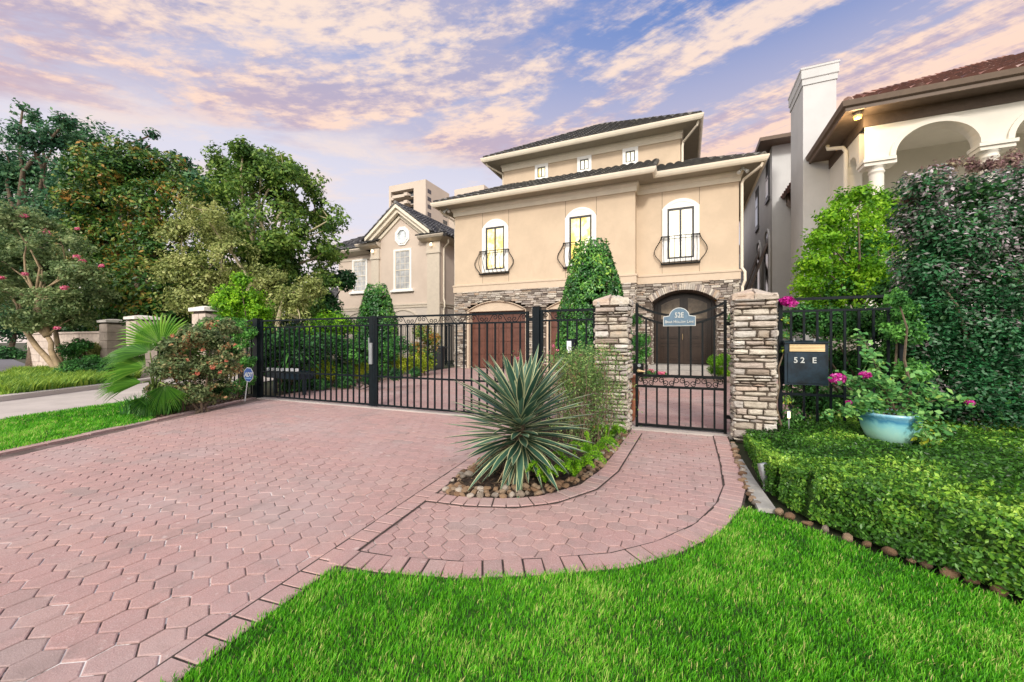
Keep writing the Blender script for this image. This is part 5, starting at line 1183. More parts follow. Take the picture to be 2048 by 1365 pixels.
def post(label, x, w, h, y=5.42, cap=True):
    mb = MB(); mb.box(x-w/2, x+w/2, y-w/2, y+w/2, -0.02, h); mb.box(x-w/2-.006, x+w/2+.006, y-w/2-.006, y+w/2+.006, h, h+.012)
    o = mb.build('gate_post', M['gatepaint']); o.location = (0, 0, 0); return tag(o, label, 'post')
post('thick black steel post at the left end of the driveway gate', -8.05, 0.13, 1.615)
post('thick black steel post at the right end of the driveway gate', -1.965, 0.105, 1.645)
mb = MB()
for z in (0.25, 1.45): mb.box(-2.09, -2.02, 5.40, 5.44, z, z+.05)
mb.build('hinge', M['gatepaint'], rg)
mb = MB()
for z in (0.25, 1.45): mb.box(-7.985, -7.94, 5.40, 5.44, z, z+.05)
mb.build('hinge', M['gatepaint'], lg)
fence_piece('iron_fence_panel', 'short fixed iron fence panel between gate post and left stone pillar', 'fence', -1.91, -1.11, 5, z_top=1.605)
fence_piece('iron_fence_panel', 'black iron fence panel running left into the rose bush', 'fence', -9.75, -8.12, 11, z_top=1.60)
fence_piece('iron_fence_panel', 'black iron fence panel holding the mailbox, running into the shrubs', 'fence', 1.0, 2.12, 8, y=5.52, z_top=1.655, scrolls=False)
# keypad on the fixed panel
t = thing('gate_keypad', 'small white keypad box on a dark bracket on the fixed fence panel', 'keypad', (-1.46, 5.38, 1.0))
mb = MB(); mb.box(-1.50, -1.385, 5.345, 5.40, 0.985, 1.19); mb.build('bracket', M['gatepaint'], t)
mb = MB(); mb.box(-1.493, -1.432, 5.325, 5.344, 1.0, 1.16); mb.build('keypad_face', M['sign_white'], t)
mb = MB(); mb.tube([(-1.462, 5.325, 1.065), (-1.462, 5.318, 1.065)], 0.008, 8); mb.build('button', M['iron'], t)

# small pedestrian gate with dipped top
YP = 5.56
t = thing('garden_gate', 'small black iron walkway gate with dipped top and house number plaque', 'gate', (-0.07, YP, 0))
x0, x1, cx, hw = -0.61, 0.47, -0.07, 0.54
zt_ = lambda x: 1.485+0.165*((x-cx)/hw)**2; zl_ = lambda x: 1.365+0.165*((x-cx)/hw)**2
mb = MB(); f = 0.034
mb.box(x0, x0+f, YP-f/2, YP+f/2, 0.0, 1.665); mb.box(x1-f, x1, YP-f/2, YP+f/2, 0.0, 1.665)
mb.box(x0+f, x1-f, YP-.016, YP+.016, 0.03, 0.065); mb.box(x0+f, x1-f, YP-.016, YP+.016, 0.545, 0.575); mb.box(x0+f, x1-f, YP-.018, YP+.018, 0.685, 0.72)
for fn in (zt_, zl_):
    xs = [x0+f*.5+(x1-x0-f)*i/20 for i in range(21)]
    for a, b2 in zip(xs, xs[1:]): mb.bar((a, YP, fn(a)), (b2+.002, YP, fn(b2)), 0.028, 0.028)
mb.build('frame', M['iron'], t)
gx = [-0.475, -0.34, -0.205, -0.07, 0.065, 0.20, 0.335]
bars(t, gx, YP, 0.065, 0.545, 0.022, 'iron')
for x in gx:
    mb = MB(); mb.box(x-.011, x+.011, YP-.011, YP+.011, 0.72, zl_(x)-.008); mb.build('bar', M['iron'], t)
mb = MB(); n_ = 8; s_ = (x1-x0-2*f)/n_
for i in range(n_):
    scroll(mb, x0+f+i*s_+.002, x0+f+(i+1)*s_-.002, 0.577, 0.684, YP, 0.0055, flip=bool(i % 2))
mb.build('scrollwork', M['iron'], t)
mb = MB(); mb.box(x0-.03, x0+.10, YP-.03, YP+.03, 0.722, 0.86); lk = mb.build('lock', M['iron'], t)
mb = MB(); mb.tube([(x0+.05, YP-.03, 0.835), (x0+.05, YP-.042, 0.835)], 0.022, 14); mb.build('keyhole_disc', M['steel'], lk)
mb = MB(); mb.tube([(x0+.045, YP-.03, 0.765), (x0+.045, YP-.06, 0.765)], [0.026, 0.02], 12); mb.tube([(x0+.045, YP-.06, 0.765), (x0+.09, YP-.063, 0.762), (x0+.125, YP-.06, 0.757)], [0.022, 0.013, 0.010], 10); mb.build('handle', M['brass'], lk)
mb = MB()
for z in (0.2, 1.35): mb.box(x1, x1+.05, YP-.015, YP+.015, z, z+.045)
mb.build('hinge', M['iron'], t)
# plaque: rectangle with a round hump
def plaque_outline(sc, zc=0.0):
    cxp = -0.07; hw_ = 0.192*sc if sc == 1 else 0.192-0.009; z0 = 1.35+(0 if sc == 1 else .009); z1 = 1.475-(0 if sc == 1 else .009); rr = 0.122-(0 if sc == 1 else .009)
    pts = [(cxp-hw_, z0), (cxp+hw_, z0), (cxp+hw_, z1)]; zc_ = 1.465
    a0 = math.asin(max(-1, min(1, (z1-zc_+.012)/rr)))
    for i in range(17):
        a = a0+(math.pi-2*a0)*i/16; pts.append((cxp+rr*math.cos(a), zc_+rr*math.sin(a)))
    pts.append((cxp-hw_, z1)); return pts
mb = MB(); mb.prism(plaque_outline(1), 'y', YP-.045, YP-.03); pq = mb.build('number_plaque', M['silver'], t)
mb = MB(); mb.prism(plaque_outline(2), 'y', YP-.049, YP-.046); mb.build('plaque_field', M['plaque'], pq)
text_mesh('number_lettering', '52E', 0.092, M['silver'], pq, (-0.07, YP-.052, 1.459), 0.003, sx=0.78, bold=0.0015)
text_mesh('street_lettering', 'Briar Hollow Lane', 0.050, M['silver'], pq, (-0.07, YP-.052, 1.390), 0.003, sx=0.86, bold=0.0006, small=True)

# mailbox on the right fence
t = thing('mailbox', 'dark navy metal mailbox marked 52 E on the iron fence', 'mailbox', (1.235, 5.42, 0.66))
yb = 5.36
mb = MB(); mb.box(1.035, 1.44, yb+.02, 5.50, 0.665, 1.135); mb.box(1.065, 1.41, yb+.006, yb+.019, 0.69, 1.02); mb.build('box', M['mailbox'], t)
mb = MB(); mb.prism([(yb-.01, 1.136), (5.505, 1.136), (5.505, 1.165), (yb+.02, 1.15), (yb-.01, 1.142)], 'x', 1.03, 1.445); mb.build('lid', M['mailbox'], t)
mb = MB()
for i in range(5): mb.prism([(yb+.019, 1.04+i*.016), (yb+.002, 1.043+i*.016), (yb+.008, 1.0545+i*.016), (yb+.019, 1.0545+i*.016)], 'x', 1.08, 1.405)
mb.build('slot_grille', M['brass'], t)
text_mesh('number_lettering', '5 2   E', 0.088, M['silver'], t, (1.222, yb+.001, 0.915), 0.003, sx=0.92, bold=0.0016)
mb = MB()
for x in (1.14, 1.33): mb.tube([(x, 5.45, 1.15), (x, 5.45, 1.185)], 0.011, 8)
mb.build('bolt', M['steel'], t)

# blue octagonal yard sign
t = thing('security_sign', 'blue octagonal security sign leaning on a thin white stake', 'sign', (-7.80, 5.0, 0))
sc_ = Vector((-7.66, 4.98, 0.52)); tilt = 0.12
def octo(r_): return [(sc_.x+r_*math.sin(R(22.5+45*i)+tilt), sc_.z+r_*math.cos(R(22.5+45*i)+tilt)) for i in range(8)]
mb = MB(); mb.tube([(-7.80, 5.0, 0), (sc_.x-.02, sc_.y+.008, sc_.z+.05)], 0.009, 8); mb.build('stake', M['sign_white'], t)
mb = MB(); mb.prism(octo(0.145), 'y', sc_.y-.006, sc_.y); mb.build('border', M['sign_white'], t)
mb = MB(); mb.prism(octo(0.134), 'y', sc_.y-.009, sc_.y-.0065); mb.build('panel', M['sign_blue'], t)
mb = MB(); mb.prism([(sc_.x-.10, sc_.z-.060), (sc_.x+.10, sc_.z-.060), (sc_.x+.085, sc_.z-.082), (sc_.x-.085, sc_.z-.082)], 'y', sc_.y-.011, sc_.y-.0095); mb.build('stripe', M['sign_light'], t)
text_mesh('lettering', 'ADT', 0.115, M['sign_white'], t, (sc_.x, sc_.y-.0115, sc_.z-.038), 0.0015, shear=0.25, bold=0.004, sx=0.95)

# blue glazed pot
PX, PY = 1.825, 5.02
pot = thing('flower_pot', 'wide glazed turquoise bowl planter in the ground cover', 'planter', (PX, PY, 0.15))
me_ = MB(); me_.lathe([(0.08, 0.0), (0.115, 0.008), (0.155, 0.04), (0.188, 0.09), (0.212, 0.15), (0.226, 0.22), (0.230, 0.265), (0.240, 0.285), (0.247, 0.300), (0.240, 0.316), (0.222, 0.318), (0.212, 0.305), (0.208, 0.26), (0.0, 0.258)], 40)
o = me_.build('bowl', M['glaze'], pot, smooth=True); o.location = (0, 0, 0)
mb = MB(); mb.lathe([(0.0, 0.30), (0.09, 0.295), (0.18, 0.282), (0.209, 0.27)], 24); o = mb.build('potting_soil', M['soil'], pot); o.location = (0, 0, -0.008)
# terracotta pots behind the pillars
for x, y, lab in ((-0.80, 5.98, 'tall terracotta pot behind the left stone pillar'), (0.82, 6.15, 'terracotta pot behind the right stone pillar')):
    mb = MB(); mb.lathe([(0.10, 0), (0.13, 0.02), (0.19, 0.25), (0.20, 0.42), (0.16, 0.56), (0.14, 0.60), (0.17, 0.64), (0.17, 0.66), (0.13, 0.66), (0.11, 0.55), (0, 0.54)], 24)
    o = mb.build('terracotta_pot', M['terracotta'], smooth=True, loc=(x, y, 0)); tag(o, lab, 'pot')
# spotlight in the ground cover
t = thing('garden_spotlight', 'grey bullet spotlight among stones at the corner of the clipped hedge', 'spotlight', (0.56, 3.60, 0))
mb = MB(); mb.tube([(0.56, 3.60, 0), (0.565, 3.61, 0.07)], 0.010, 8); mb.build('spike', M['steel'], t)
mb = MB(); mb.tube([(0.572, 3.60, 0.05), (0.562, 3.61, 0.10), (0.552, 3.62, 0.20), (0.55, 3.622, 0.205)], [0.016, 0.026, 0.036, 0.028], 14); mb.build('lamp_head', M['steel'], t, smooth=True)

# neighbour's limestone columns
def lime_column(label, x, y, w, h, rot=0.0, group='limestone drive columns with white caps'):
    t = thing('limestone_column', label, 'column', (x, y, 0), group)
    mb = MB(); z = 0; hh = h-.13; i = 0
    while z < hh-.05:
        ch = 0.30; ch = min(ch, hh-z)
        o_ = random.uniform(-.006, .006); k = 0.5 if i % 2 else random.choice((0.38, 0.62)); xs = x-w/2+w*k
        mb.box(x-w/2+o_, xs-.005, y-w/2-o_, y+w/2+o_, z, z+ch-.012, random.random()); mb.box(xs+.005, x+w/2+o_, y-w/2+o_*.5, y+w/2-o_, z, z+ch-.012, random.random())
        z += ch; i += 1
    mb.build('blocks', M['limestone'], t)
    mb = MB(); mb.box(x-w/2+.02, x+w/2-.02, y-w/2+.02, y+w/2-.02, 0, hh); mb.build('joint', M['mortar'], t)
    mb = MB(); a = w/2+.05
    mb.box(x-a, x+a, y-a, y+a, hh, hh+.08); mb.add([(x-a, y-a, hh+.08), (x+a, y-a, hh+.08), (x+a, y+a, hh+.08), (x-a, y+a, hh+.08), (x-.12, y-.12, h), (x+.12, y-.12, h), (x+.12, y+.12, h), (x-.12, y+.12, h)], [(4, 5, 6, 7)]+[(i_, (i_+1) % 4, (i_+1) % 4+4, i_+4) for i_ in range(4)])
    mb.build('cap', M['capstone'], t)
lime_column('limestone column with white cap, nearest, at the end of the iron fence', -10.22, 5.75, 0.50, 1.98)
lime_column('middle limestone column with white cap, just left of the fan palm', -15.8, 6.9, 0.55, 1.98)
lime_column('limestone column with white cap, farthest left, by the low wall', -19.3, 7.6, 0.58, 1.98)
mb = MB(); z = 0
for i in range(5):
    x = -26.5
    while x < -19.8:
        L_ = random.uniform(.4, .7); mb.box(x, min(x+L_-.012, -19.72), 7.55+random.uniform(-.01, .01), 7.95, z, z+.285, random.random()); x += L_
    z += .295
mb.box(-26.6, -19.70, 7.5, 8.0, z, z+.07); tag(mb.build('garden_wall', M['limestone']), 'low limestone block wall left of the farthest column', 'wall')

# rear fence, bin, and things seen through the bars
fence_piece('iron_fence_panel', 'distant black iron fence panel in front of the gabled house', 'fence', -15.2, -10.5, 30, y=17.2, z_top=2.1, mid=None)
t = fence_piece('iron_side_gate', 'distant narrow black iron gate beside the stone garage wall', 'gate', -10.4, -9.45, 8, y=16.0, z_top=2.05, mid=None)
mb = MB(); mb.lathe([(0.20, 0), (0.22, 0.02), (0.27, 0.85), (0.29, 0.88), (0.29, 0.93), (0.20, 0.97), (0, 0.98)], 20); mb.box(-.28, .28, 0.20, 0.26, 0.86, 0.93)
tag(mb.build('waste_bin', M['bin'], loc=(-9.55, 14.2, 0)), 'black lidded bin beside the distant side gate', 'bin')
t = thing('planter_trough', 'long dark trough edged with white blocks behind the left gate leaf', 'planter', (-9.6, 7.7, 0))
c0 = W(548, 735, 8.9); c1 = W(612, 741, 8.6)
mb = MB(); mb.bar((c0.x, c0.y, 0.45), (c1.x, c1.y, 0.42), 0.4, 0.16); mb.bar((c0.x+.05, c0.y, 0), (c0.x+.05, c0.y, 0.4), 0.06); mb.bar((c1.x-.05, c1.y, 0), (c1.x-.05, c1.y, 0.38), 0.06); mb.build('trough', M['mailbox'], t)
for i in range(7):
    p = c0.lerp(c1, (i+.5)/7); mb = MB(); mb.box(p.x-.035, p.x+.035, p.y-.22, p.y-.14, 0.52, 0.58); mb.build('white_block', M['sign_white'], t)
# ------------------------------------------------------------------ trees and planting
def lob(lst, d, dj=0.9, sq=0.9):
    out = []
    for i, (px, py, r) in enumerate(lst):
        dd = d+((i*37 % 11)/10-0.5)*2*dj; c = W(px, py, dd); rr = r*dd/FPX
        out.append(((c.x, c.y, c.z), (rr*1.1, rr*1.1, rr*sq)))
    return out
def gb(px, d): r = ray(px, HZ); return (r[0]*d, r[1]*d, 0.0)
tree('oak_tree', 'tall blue-green oak with ragged leaning tips, at the far left edge', gb(70, 17.5), lob([(55, 275, 34), (110, 285, 40), (165, 280, 45), (215, 330, 45), (20, 340, 55), (85, 350, 65), (150, 360, 65), (-40, 330, 60), (30, 430, 75), (110, 440, 75), (-60, 430, 80), (180, 440, 60), (20, 520, 75), (100, 530, 75), (-60, 530, 80), (45, 222, 20), (75, 240, 20), (130, 245, 22), (250, 290, 22), (305, 270, 12), (290, 300, 22), (360, 330, 26), (385, 365, 26)], 17.5, 1.2), L['oak'], 42000, 0.17, 0.30, gap=0.45, gscale=1.3, seed=3, rough=0.45, shell=0.8)
tree('magnolia_tree', 'magnolia with rust-coloured leaf backs in its crown, between the oak and the sycamore', gb(270, 15.5), lob([(205, 345, 55), (270, 330, 50), (325, 345, 48), (365, 390, 45), (165, 400, 42), (230, 410, 65), (310, 420, 65), (180, 480, 60), (260, 490, 70), (340, 490, 65), (200, 560, 65), (290, 570, 70), (370, 570, 60), (230, 620, 55), (330, 630, 60)], 15.5, 1.0), L['magnolia'], 46000, 0.16, 0.26, gap=0.41, gscale=1.3, seed=5, rough=0.3, tshift=0.0)
tree('sycamore_tree', 'large olive-green sycamore with pointed top, left of the gabled house', gb(560, 17.0), lob([(487, 300, 26), (520, 325, 40), (455, 330, 38), (565, 340, 45), (600, 370, 42), (430, 370, 45), (500, 390, 60), (570, 410, 60), (630, 420, 42), (660, 440, 34), (450, 440, 60), (530, 470, 70), (610, 480, 58), (655, 500, 38), (470, 530, 65), (560, 550, 65), (630, 560, 45), (520, 610, 60), (600, 610, 50), (665, 575, 26)], 17.0, 1.1), L['sycamore'], 44000, 0.165, 0.22, 'pale_bark', gap=0.46, gscale=1.35, seed=8, rough=0.4, shell=0.75, tshift=0.06)
tree('elm_tree', 'airy pale yellow-green tree with visible light branches, in front of the sycamore', gb(470, 13.8), lob([(400, 420, 40), (365, 470, 40), (430, 470, 48), (350, 540, 40), (415, 545, 48), (480, 560, 42), (380, 600, 42), (450, 620, 42), (520, 620, 38), (590, 600, 36), (540, 560, 34), (600, 640, 30), (465, 510, 40), (625, 575, 28)], 13.8, 0.8), L['pale'], 30000, 0.105, 0.11, 'pale_bark', gap=0.47, gscale=1.8, seed=12, rough=0.45, shell=1.0, twigs=4,
     trunks=[(Vector(gb(430, 13.8)), W(425, 590, 13.8)), (Vector(gb(480, 13.8)), W(498, 560, 13.6)), (Vector(gb(555, 13.8)), W(572, 590, 13.8))])
cm = tree('crape_myrtle_tree', 'crape myrtle with tan forked trunks and pink blossoms beside the neighbour drive', gb(123, 12.9), lob([(20, 435, 42), (70, 455, 36), (60, 500, 50), (125, 490, 42), (0, 520, 55), (85, 545, 50), (155, 545, 42), (-70, 490, 65), (20, 585, 45), (110, 600, 42), (185, 590, 34), (-50, 580, 60), (60, 640, 34), (150, 635, 32)], 12.6, 0.8, 0.7), L['myrtle'], 48000, 0.095, 0.10, 'tan_bark', gap=0.45, gscale=1.9, seed=21, rough=0.45, shell=0.9,
     trunks=[(Vector(gb(121, 12.9)), W(38, 639, 12.8)), (Vector(gb(123, 12.9)), W(95, 673, 12.7)), (W(95, 673, 12.7), W(72, 596, 12.6)), (W(95, 673, 12.7), W(52, 640, 12.5)), (Vector(gb(129, 13.3)), W(111, 661, 13.3))])
for (px, py, r) in ((47, 432, 8), (90, 464, 11), (155, 458, 5), (154, 514, 7), (165, 522, 6), (203, 532, 5), (50, 548, 6), (130, 576, 8), (3, 556, 6), (114, 656, 6)):
    foliage('blossom', lob([(px, py, r*.8)], 11.9, 0, 0.7), 70, 0.05, M['petal_pink'], cm, gap=0.1, gscale=5, seed=px+2, ratio=0.8)
tree('evergreen_tree', 'dark evergreen filling in behind the limestone columns', gb(300, 20), lob([(120, 620, 55), (190, 640, 55), (260, 640, 55), (330, 645, 55), (400, 640, 50), (200, 690, 45), (300, 690, 45), (120, 680, 40), (470, 650, 45), (540, 660, 45)], 20, 0.8), L['dark'], 22000, 0.19, 0.2, gap=0.30, seed=31, twigs=0)
tree('evergreen_tree', 'dark evergreen across the street at the far left edge', gb(20, 30), lob([(-60, 640, 55), (0, 640, 50), (60, 640, 50), (120, 660, 40), (-20, 590, 50), (60, 590, 50)], 30, 1), L['oak'], 10000, 0.26, 0.2, gap=0.33, seed=33, twigs=0)
tree('evergreen_tree', 'dark tree between the sycamore and the gabled house, above the iron gate', gb(620, 22), lob([(590, 600, 40), (640, 610, 36), (600, 650, 40), (660, 650, 34), (690, 560, 22)], 18.5, 0.6), L['dark'], 9000, 0.18, 0.15, gap=0.35, seed=35, twigs=0)
def shrub(name, label, lst, d, mat, n, size, seed, gap=0.35, gscale=2.5, cat='shrub', dj=0.3, group=None, stems=5, px0=None, sq=0.9, fill=0, **kw):
    lobes = lob(lst, d, dj, sq); px = px0 or sum(l[0] for l in lst)/len(lst); b = gb(px, d); t = thing(name, label, cat, b, group)
    mb = MB()
    for i in range(stems):
        c = lobes[i % len(lobes)][0]; limb(mb, (b[0]+random.uniform(-.15, .15), b[1]+random.uniform(-.15, .15), -.02), c, 0.02, 0.006, 0.1, 5, 5)
    mb.build('stem', M['bark'], t); foliage('leaf_mass', lobes, n, size, mat, t, gap, gscale, seed, **kw)
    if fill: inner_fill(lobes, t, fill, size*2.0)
    return t
shrub('lime_shrub', 'bright lime-green feathery shrub rising behind the nearest limestone column', [(483, 560, 18), (470, 590, 30), (500, 600, 30), (450, 610, 26), (520, 620, 26), (480, 640, 36), (430, 640, 22), (530, 650, 18)], 9.6, L['bright'], 12000, 0.07, 41, 0.42, droop=0.1, rough=0.5, shell=0.9)
shrub('pale_shrub', 'light green shrub showing over the gate left of the gabled house', [(650, 640, 20), (680, 645, 22), (700, 655, 18), (630, 655, 20), (660, 680, 26)], 13.5, L['bright'], 4200, 0.08, 42, 0.38, tshift=-0.15)
shrub('clipped_hedge', 'dark box-shaped hedge under the crape myrtle', [(145, 742, 24), (170, 738, 26), (200, 740, 26), (228, 742, 25), (250, 742, 22), (150, 755, 20), (185, 757, 20), (220, 757, 20)], 11.8, L['mid'], 12000, 0.055, 43, 0.25, tshift=-0.15, cat='hedge', rough=0.15, fill=1500)
shrub('round_shrub', 'round dark shrub across the street at the far left', [(15, 708, 18), (38, 712, 14), (-10, 705, 18)], 27, L['dark'], 3000, 0.16, 44, 0.2)
shrub('garden_shrub', 'leafy shrub against the low limestone wall', [(160, 700, 14), (185, 695, 14), (205, 705, 12), (175, 712, 12)], 14.5, L['pale'], 2500, 0.09, 45, 0.38)
shrub('garden_shrub', 'dark leafy shrub between the crape myrtle trunks and the farthest limestone column', [(140, 700, 16), (165, 690, 15), (150, 722, 15), (185, 722, 14), (205, 730, 12), (225, 725, 14), (250, 722, 14)], 13.6, L['mid'], 8000, 0.07, 55, 0.30, tshift=-0.08)
# behind the gate
shrub('garden_shrub', 'dark green shrub behind the left end of the driveway gate', [(540, 690, 34), (580, 680, 32), (555, 720, 34), (600, 710, 32), (530, 730, 30), (580, 750, 26), (630, 690, 28)], 9.4, L['dark'], 12000, 0.075, 46, 0.28, fill=1500)
shrub('garden_shrub', 'mid-green shrub behind the middle of the driveway gate', [(660, 690, 26), (690, 700, 26), (640, 730, 26), (720, 710, 22), (680, 740, 24), (620, 760, 24)], 10.4, L['mid'], 10000, 0.07, 47, 0.33, fill=1500)
shrub('garden_shrub', 'rust-tinted shrub behind the gate beside the stone garage wall', [(845, 665, 20), (865, 680, 18), (835, 700, 20), (860, 705, 16)], 14.0, L['magnolia'], 3800, 0.08, 48, 0.36, tshift=0.12)
shrub('garden_shrub', 'blue-green shrub below the small cone-shaped laurel', [(740, 700, 22), (775, 705, 22), (800, 690, 20), (720, 730, 22), (760, 735, 22)], 12.0, L['mid'], 7000, 0.07, 49, 0.33)
for i, (px, py, d, lab) in enumerate(((655, 742, 10.2, 'yellow-green shrub nearest the left gate leaf'), (710, 738, 11.0, 'yellow-green shrub just left of the gate lock'), (800, 728, 12.6, 'yellow-green shrub just right of the gate lock'), (840, 725, 13.6, 'yellow-green shrub farthest right along the courtyard edge'))):
    shrub('golden_shrub', lab, [(px-18, py, 15), (px, py-6, 17), (px+18, py, 15), (px, py+8, 14)], d, L['yellow'], 2600, 0.06, 60+i, 0.28, group='yellow-green shrubs along the courtyard edge', stems=3, tshift=-0.05)
shrub('garden_shrub', 'low dark green planting along the courtyard edge inside the gate', [(590, 775, 24), (640, 775, 20), (690, 765, 18), (740, 758, 15), (790, 750, 13), (830, 745, 11)], 9.6, L['dark'], 9000, 0.06, 50, 0.25, tshift=0.1)
# strappy palm behind gate
def blade_leaf(V, F, T, base, d, up, L_, w, droop, seg=6, strips=2, tin=0.2, tout=0.2, fold=0.25, tvar=0.0, shape='yucca'):
    """arched strap leaf: direction d, bending down under its weight"""
    d = np.array(d, float); d /= np.linalg.norm(d); up = np.array(up, float); s = np.cross(d, up); s /= max(1e-6, np.linalg.norm(s)); nrm = np.cross(s, d)
    k0 = len(V); ncol = strips+1; p = np.array(base, float); cur = d.copy()
    for i in range(seg+1):
        t = i/seg
        ww = w*((0.55+0.9*t) if t < 0.5 else (1.0*(1-((t-0.5)/0.5)**1.8)))if shape == 'yucca' else w*(1-t**3)
        ww = max(ww, 0.0008)
        for j in range(ncol):
            q = (j/strips-0.5)*2; V.append(p+s*ww*0.5*q+nrm*abs(q)*ww*fold)
        cur = cur+np.array([0, 0, -droop/seg]); cur /= np.linalg.norm(cur); p = p+cur*L_/seg; nrm = np.cross(s, cur)
    for i in range(seg):
        for j in range(strips):
            a = k0+i*ncol+j; F.append((a, a+1, a+ncol+1, a+ncol)); edge_ = (j == 0 or j == strips-1) and strips > 2
            T.append((tout if edge_ else tin)+tvar)
sg = thing('strappy_palm', 'dark strappy palm with arching leaves behind the left gate leaf', 'palm', gb(585, 9.2)); V, F, T = [], [], []
b0 = np.array(gb(585, 9.2))+np.array([0, 0, 0.9])
for i in range(120):
    az = random.uniform(0, 6.28); e = random.uniform(0.1, 1.3); d = (math.cos(az)*math.cos(e), math.sin(az)*math.cos(e), math.sin(e))
    blade_leaf(V, F, T, b0+np.array([0, 0, random.uniform(-.3, .1)]), d, (0, 0, 1), random.uniform(.6, .95), 0.04, 1.1, 6, 2, random.uniform(0.0, 0.8), 0.3)
npmesh('fronds', V, F, T, L['mid'], sg); mb = MB(); limb(mb, (b0[0], b0[1], 0), b0, 0.09, 0.07, 0.02); mb.build('trunk', M['bark'], sg)

def cone_shrub(label, x, y, z0, z1, r, n, seed, size):
    t = thing('cone_laurel', label, 'topiary', (x, y, 0), 'cone-clipped laurels'); mb = MB(); mb.tube([(x, y, 0), (x, y, z1*0.8)], [0.06, 0.02], 8); mb.build('trunk', M['bark'], t)
    u = rng.random(n*2); az = rng.uniform(0, 2*np.pi, n*2); tt = 1-np.sqrt(1-u*0.97)
    prof = np.where(tt < 0.12, 0.88+tt/0.12*0.12, (1-np.clip((tt-0.12)/0.88, 0, 1)**1.75)**0.80)
    P0 = np.stack([np.cos(az), np.sin(az), tt*3], 1); wob = 1+0.14*(vnoise(P0, 2.2, seed)-0.5)*2
    sh = 1-0.35*rng.random(n*2)**2.2; rad = r*prof*wob*sh
    P = np.stack([x+rad*np.cos(az), y+rad*np.sin(az), z0+(z1-z0)*tt+rng.normal(size=n*2)*0.02], 1); cl = vnoise(P, 5.5, seed)
    k = cl > 0.22; P, az, tt, cl = P[k][:n], az[k][:n], tt[k][:n], cl[k][:n]
    Nn = np.stack([np.cos(az), np.sin(az), 0.25+tt*0.8], 1)+rng.normal(size=(len(P), 3))*0.5
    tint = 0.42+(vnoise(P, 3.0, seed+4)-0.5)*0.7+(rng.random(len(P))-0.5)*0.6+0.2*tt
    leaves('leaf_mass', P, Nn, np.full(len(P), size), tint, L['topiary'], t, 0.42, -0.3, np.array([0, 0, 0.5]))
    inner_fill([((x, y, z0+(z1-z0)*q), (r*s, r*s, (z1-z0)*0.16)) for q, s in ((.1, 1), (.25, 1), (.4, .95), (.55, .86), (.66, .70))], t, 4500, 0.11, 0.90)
    return t
cone_shrub('smaller cone-clipped laurel in front of the gabled house', -11.35, 12.5, 0.3, 4.12, 0.88, 15000, 71, 0.095)
cone_shrub('larger cone-clipped laurel between the two garage doors', -2.13, 10.0, 0.15, 4.42, 0.92, 28000, 72, 0.088)
shrub('box_hedge', 'bright lime box hedge right of the front door', [(1430, 722, 14), (1450, 720, 15), (1440, 742, 15), (1458, 742, 14), (1428, 740, 12)], 11.5, L['bright'], 4200, 0.05, 81, 0.2, cat='hedge', rough=0.1, tshift=-0.1)
shrub('garden_shrub', 'dark shrub left of the front door behind the left stone pillar', [(1268, 690, 16), (1282, 680, 16), (1272, 640, 13), (1276, 720, 14), (1290, 705, 12)], 11.5, L['mid'], 4200, 0.06, 82, 0.3)
shrub('garden_shrub', 'green shrub right of the front door in front of the stone wall', [(1470, 640, 14), (1478, 670, 14), (1475, 700, 14), (1480, 620, 10)], 12.5, L['dark'], 2600, 0.06, 83, 0.3)
fl = shrub('flowering_plant', 'low plant with pink flowers left of the entry step', [(1298, 748, 9), (1312, 750, 8), (1328, 752, 8), (1290, 755, 8)], 12.5, L['mid'], 1300, 0.05, 84, 0.2, cat='flowers', stems=2)
foliage('blossom', lob([(1300, 743, 8), (1322, 747, 7)], 12.3, 0, 0.6), 260, 0.05, M['petal_pink'], fl, gap=0.1, gscale=6, seed=3, ratio=0.8)

# right-hand planting
bt = tree('lime_tree', 'bright lime-green young tree in front of the chimney of the arcaded house', gb(1700, 6.6), lob([(1722, 385, 22), (1695, 400, 28), (1755, 400, 30), (1670, 435, 34), (1725, 440, 40), (1780, 430, 30), (1650, 480, 38), (1715, 490, 48), (1775, 485, 40), (1630, 530, 38), (1690, 540, 50), (1760, 540, 48), (1610, 575, 30), (1665, 590, 45), (1740, 590, 50), (1800, 560, 40), (1620, 615, 34), (1700, 630, 40)], 6.6, 0.35), L['bright'], 24000, 0.062, 0.05, gap=0.41, gscale=2.6, seed=91, rough=0.5, shell=0.8, droop=0.1, tshift=-0.02)
inner_fill(lob([(1720, 500, 60), (1680, 580, 60), (1750, 560, 60)], 6.7, 0.1), bt, 3000, 0.06, 0.85, 'mid')
lp = thing('burgundy_hedge', 'tall burgundy and green loropetalum hedge at the right edge', 'hedge', gb(2000, 4.9))
ll = lob([(1850, 370, 42), (1835, 430, 42), (1900, 400, 50), (1960, 392, 52), (2040, 378, 64), (2120, 372, 76), (1850, 450, 52), (1838, 520, 44), (1835, 600, 42), (1840, 680, 42), (1850, 780, 42), (1920, 470, 75), (2010, 450, 90), (2110, 460, 100), (1860, 540, 60), (1950, 560, 90), (2060, 570, 110), (1850, 630, 55), (1930, 660, 90), (2040, 690, 110), (2140, 640, 110), (1890, 750, 70), (1980, 790, 90), (2080, 800, 110), (1840, 720, 40), (2200, 450, 120), (2240, 650, 130)], 4.35, 0.2)
mb = MB(); b0 = gb(2000, 4.6)
for c, r in ll[::2]: limb(mb, (b0[0]+random.uniform(-.5, .5), b0[1]+random.uniform(-.3, .3), 0), c, 0.03, 0.008, 0.1)
mb.build('stem', M['bark'], lp)
P, d, cl, _ = crown(ll, 95000, 0.32, 3.2, 95, 0.45, 0.22)
k = P[:, 2] > 0.03; P, d, cl = P[k], d[k], cl[k]
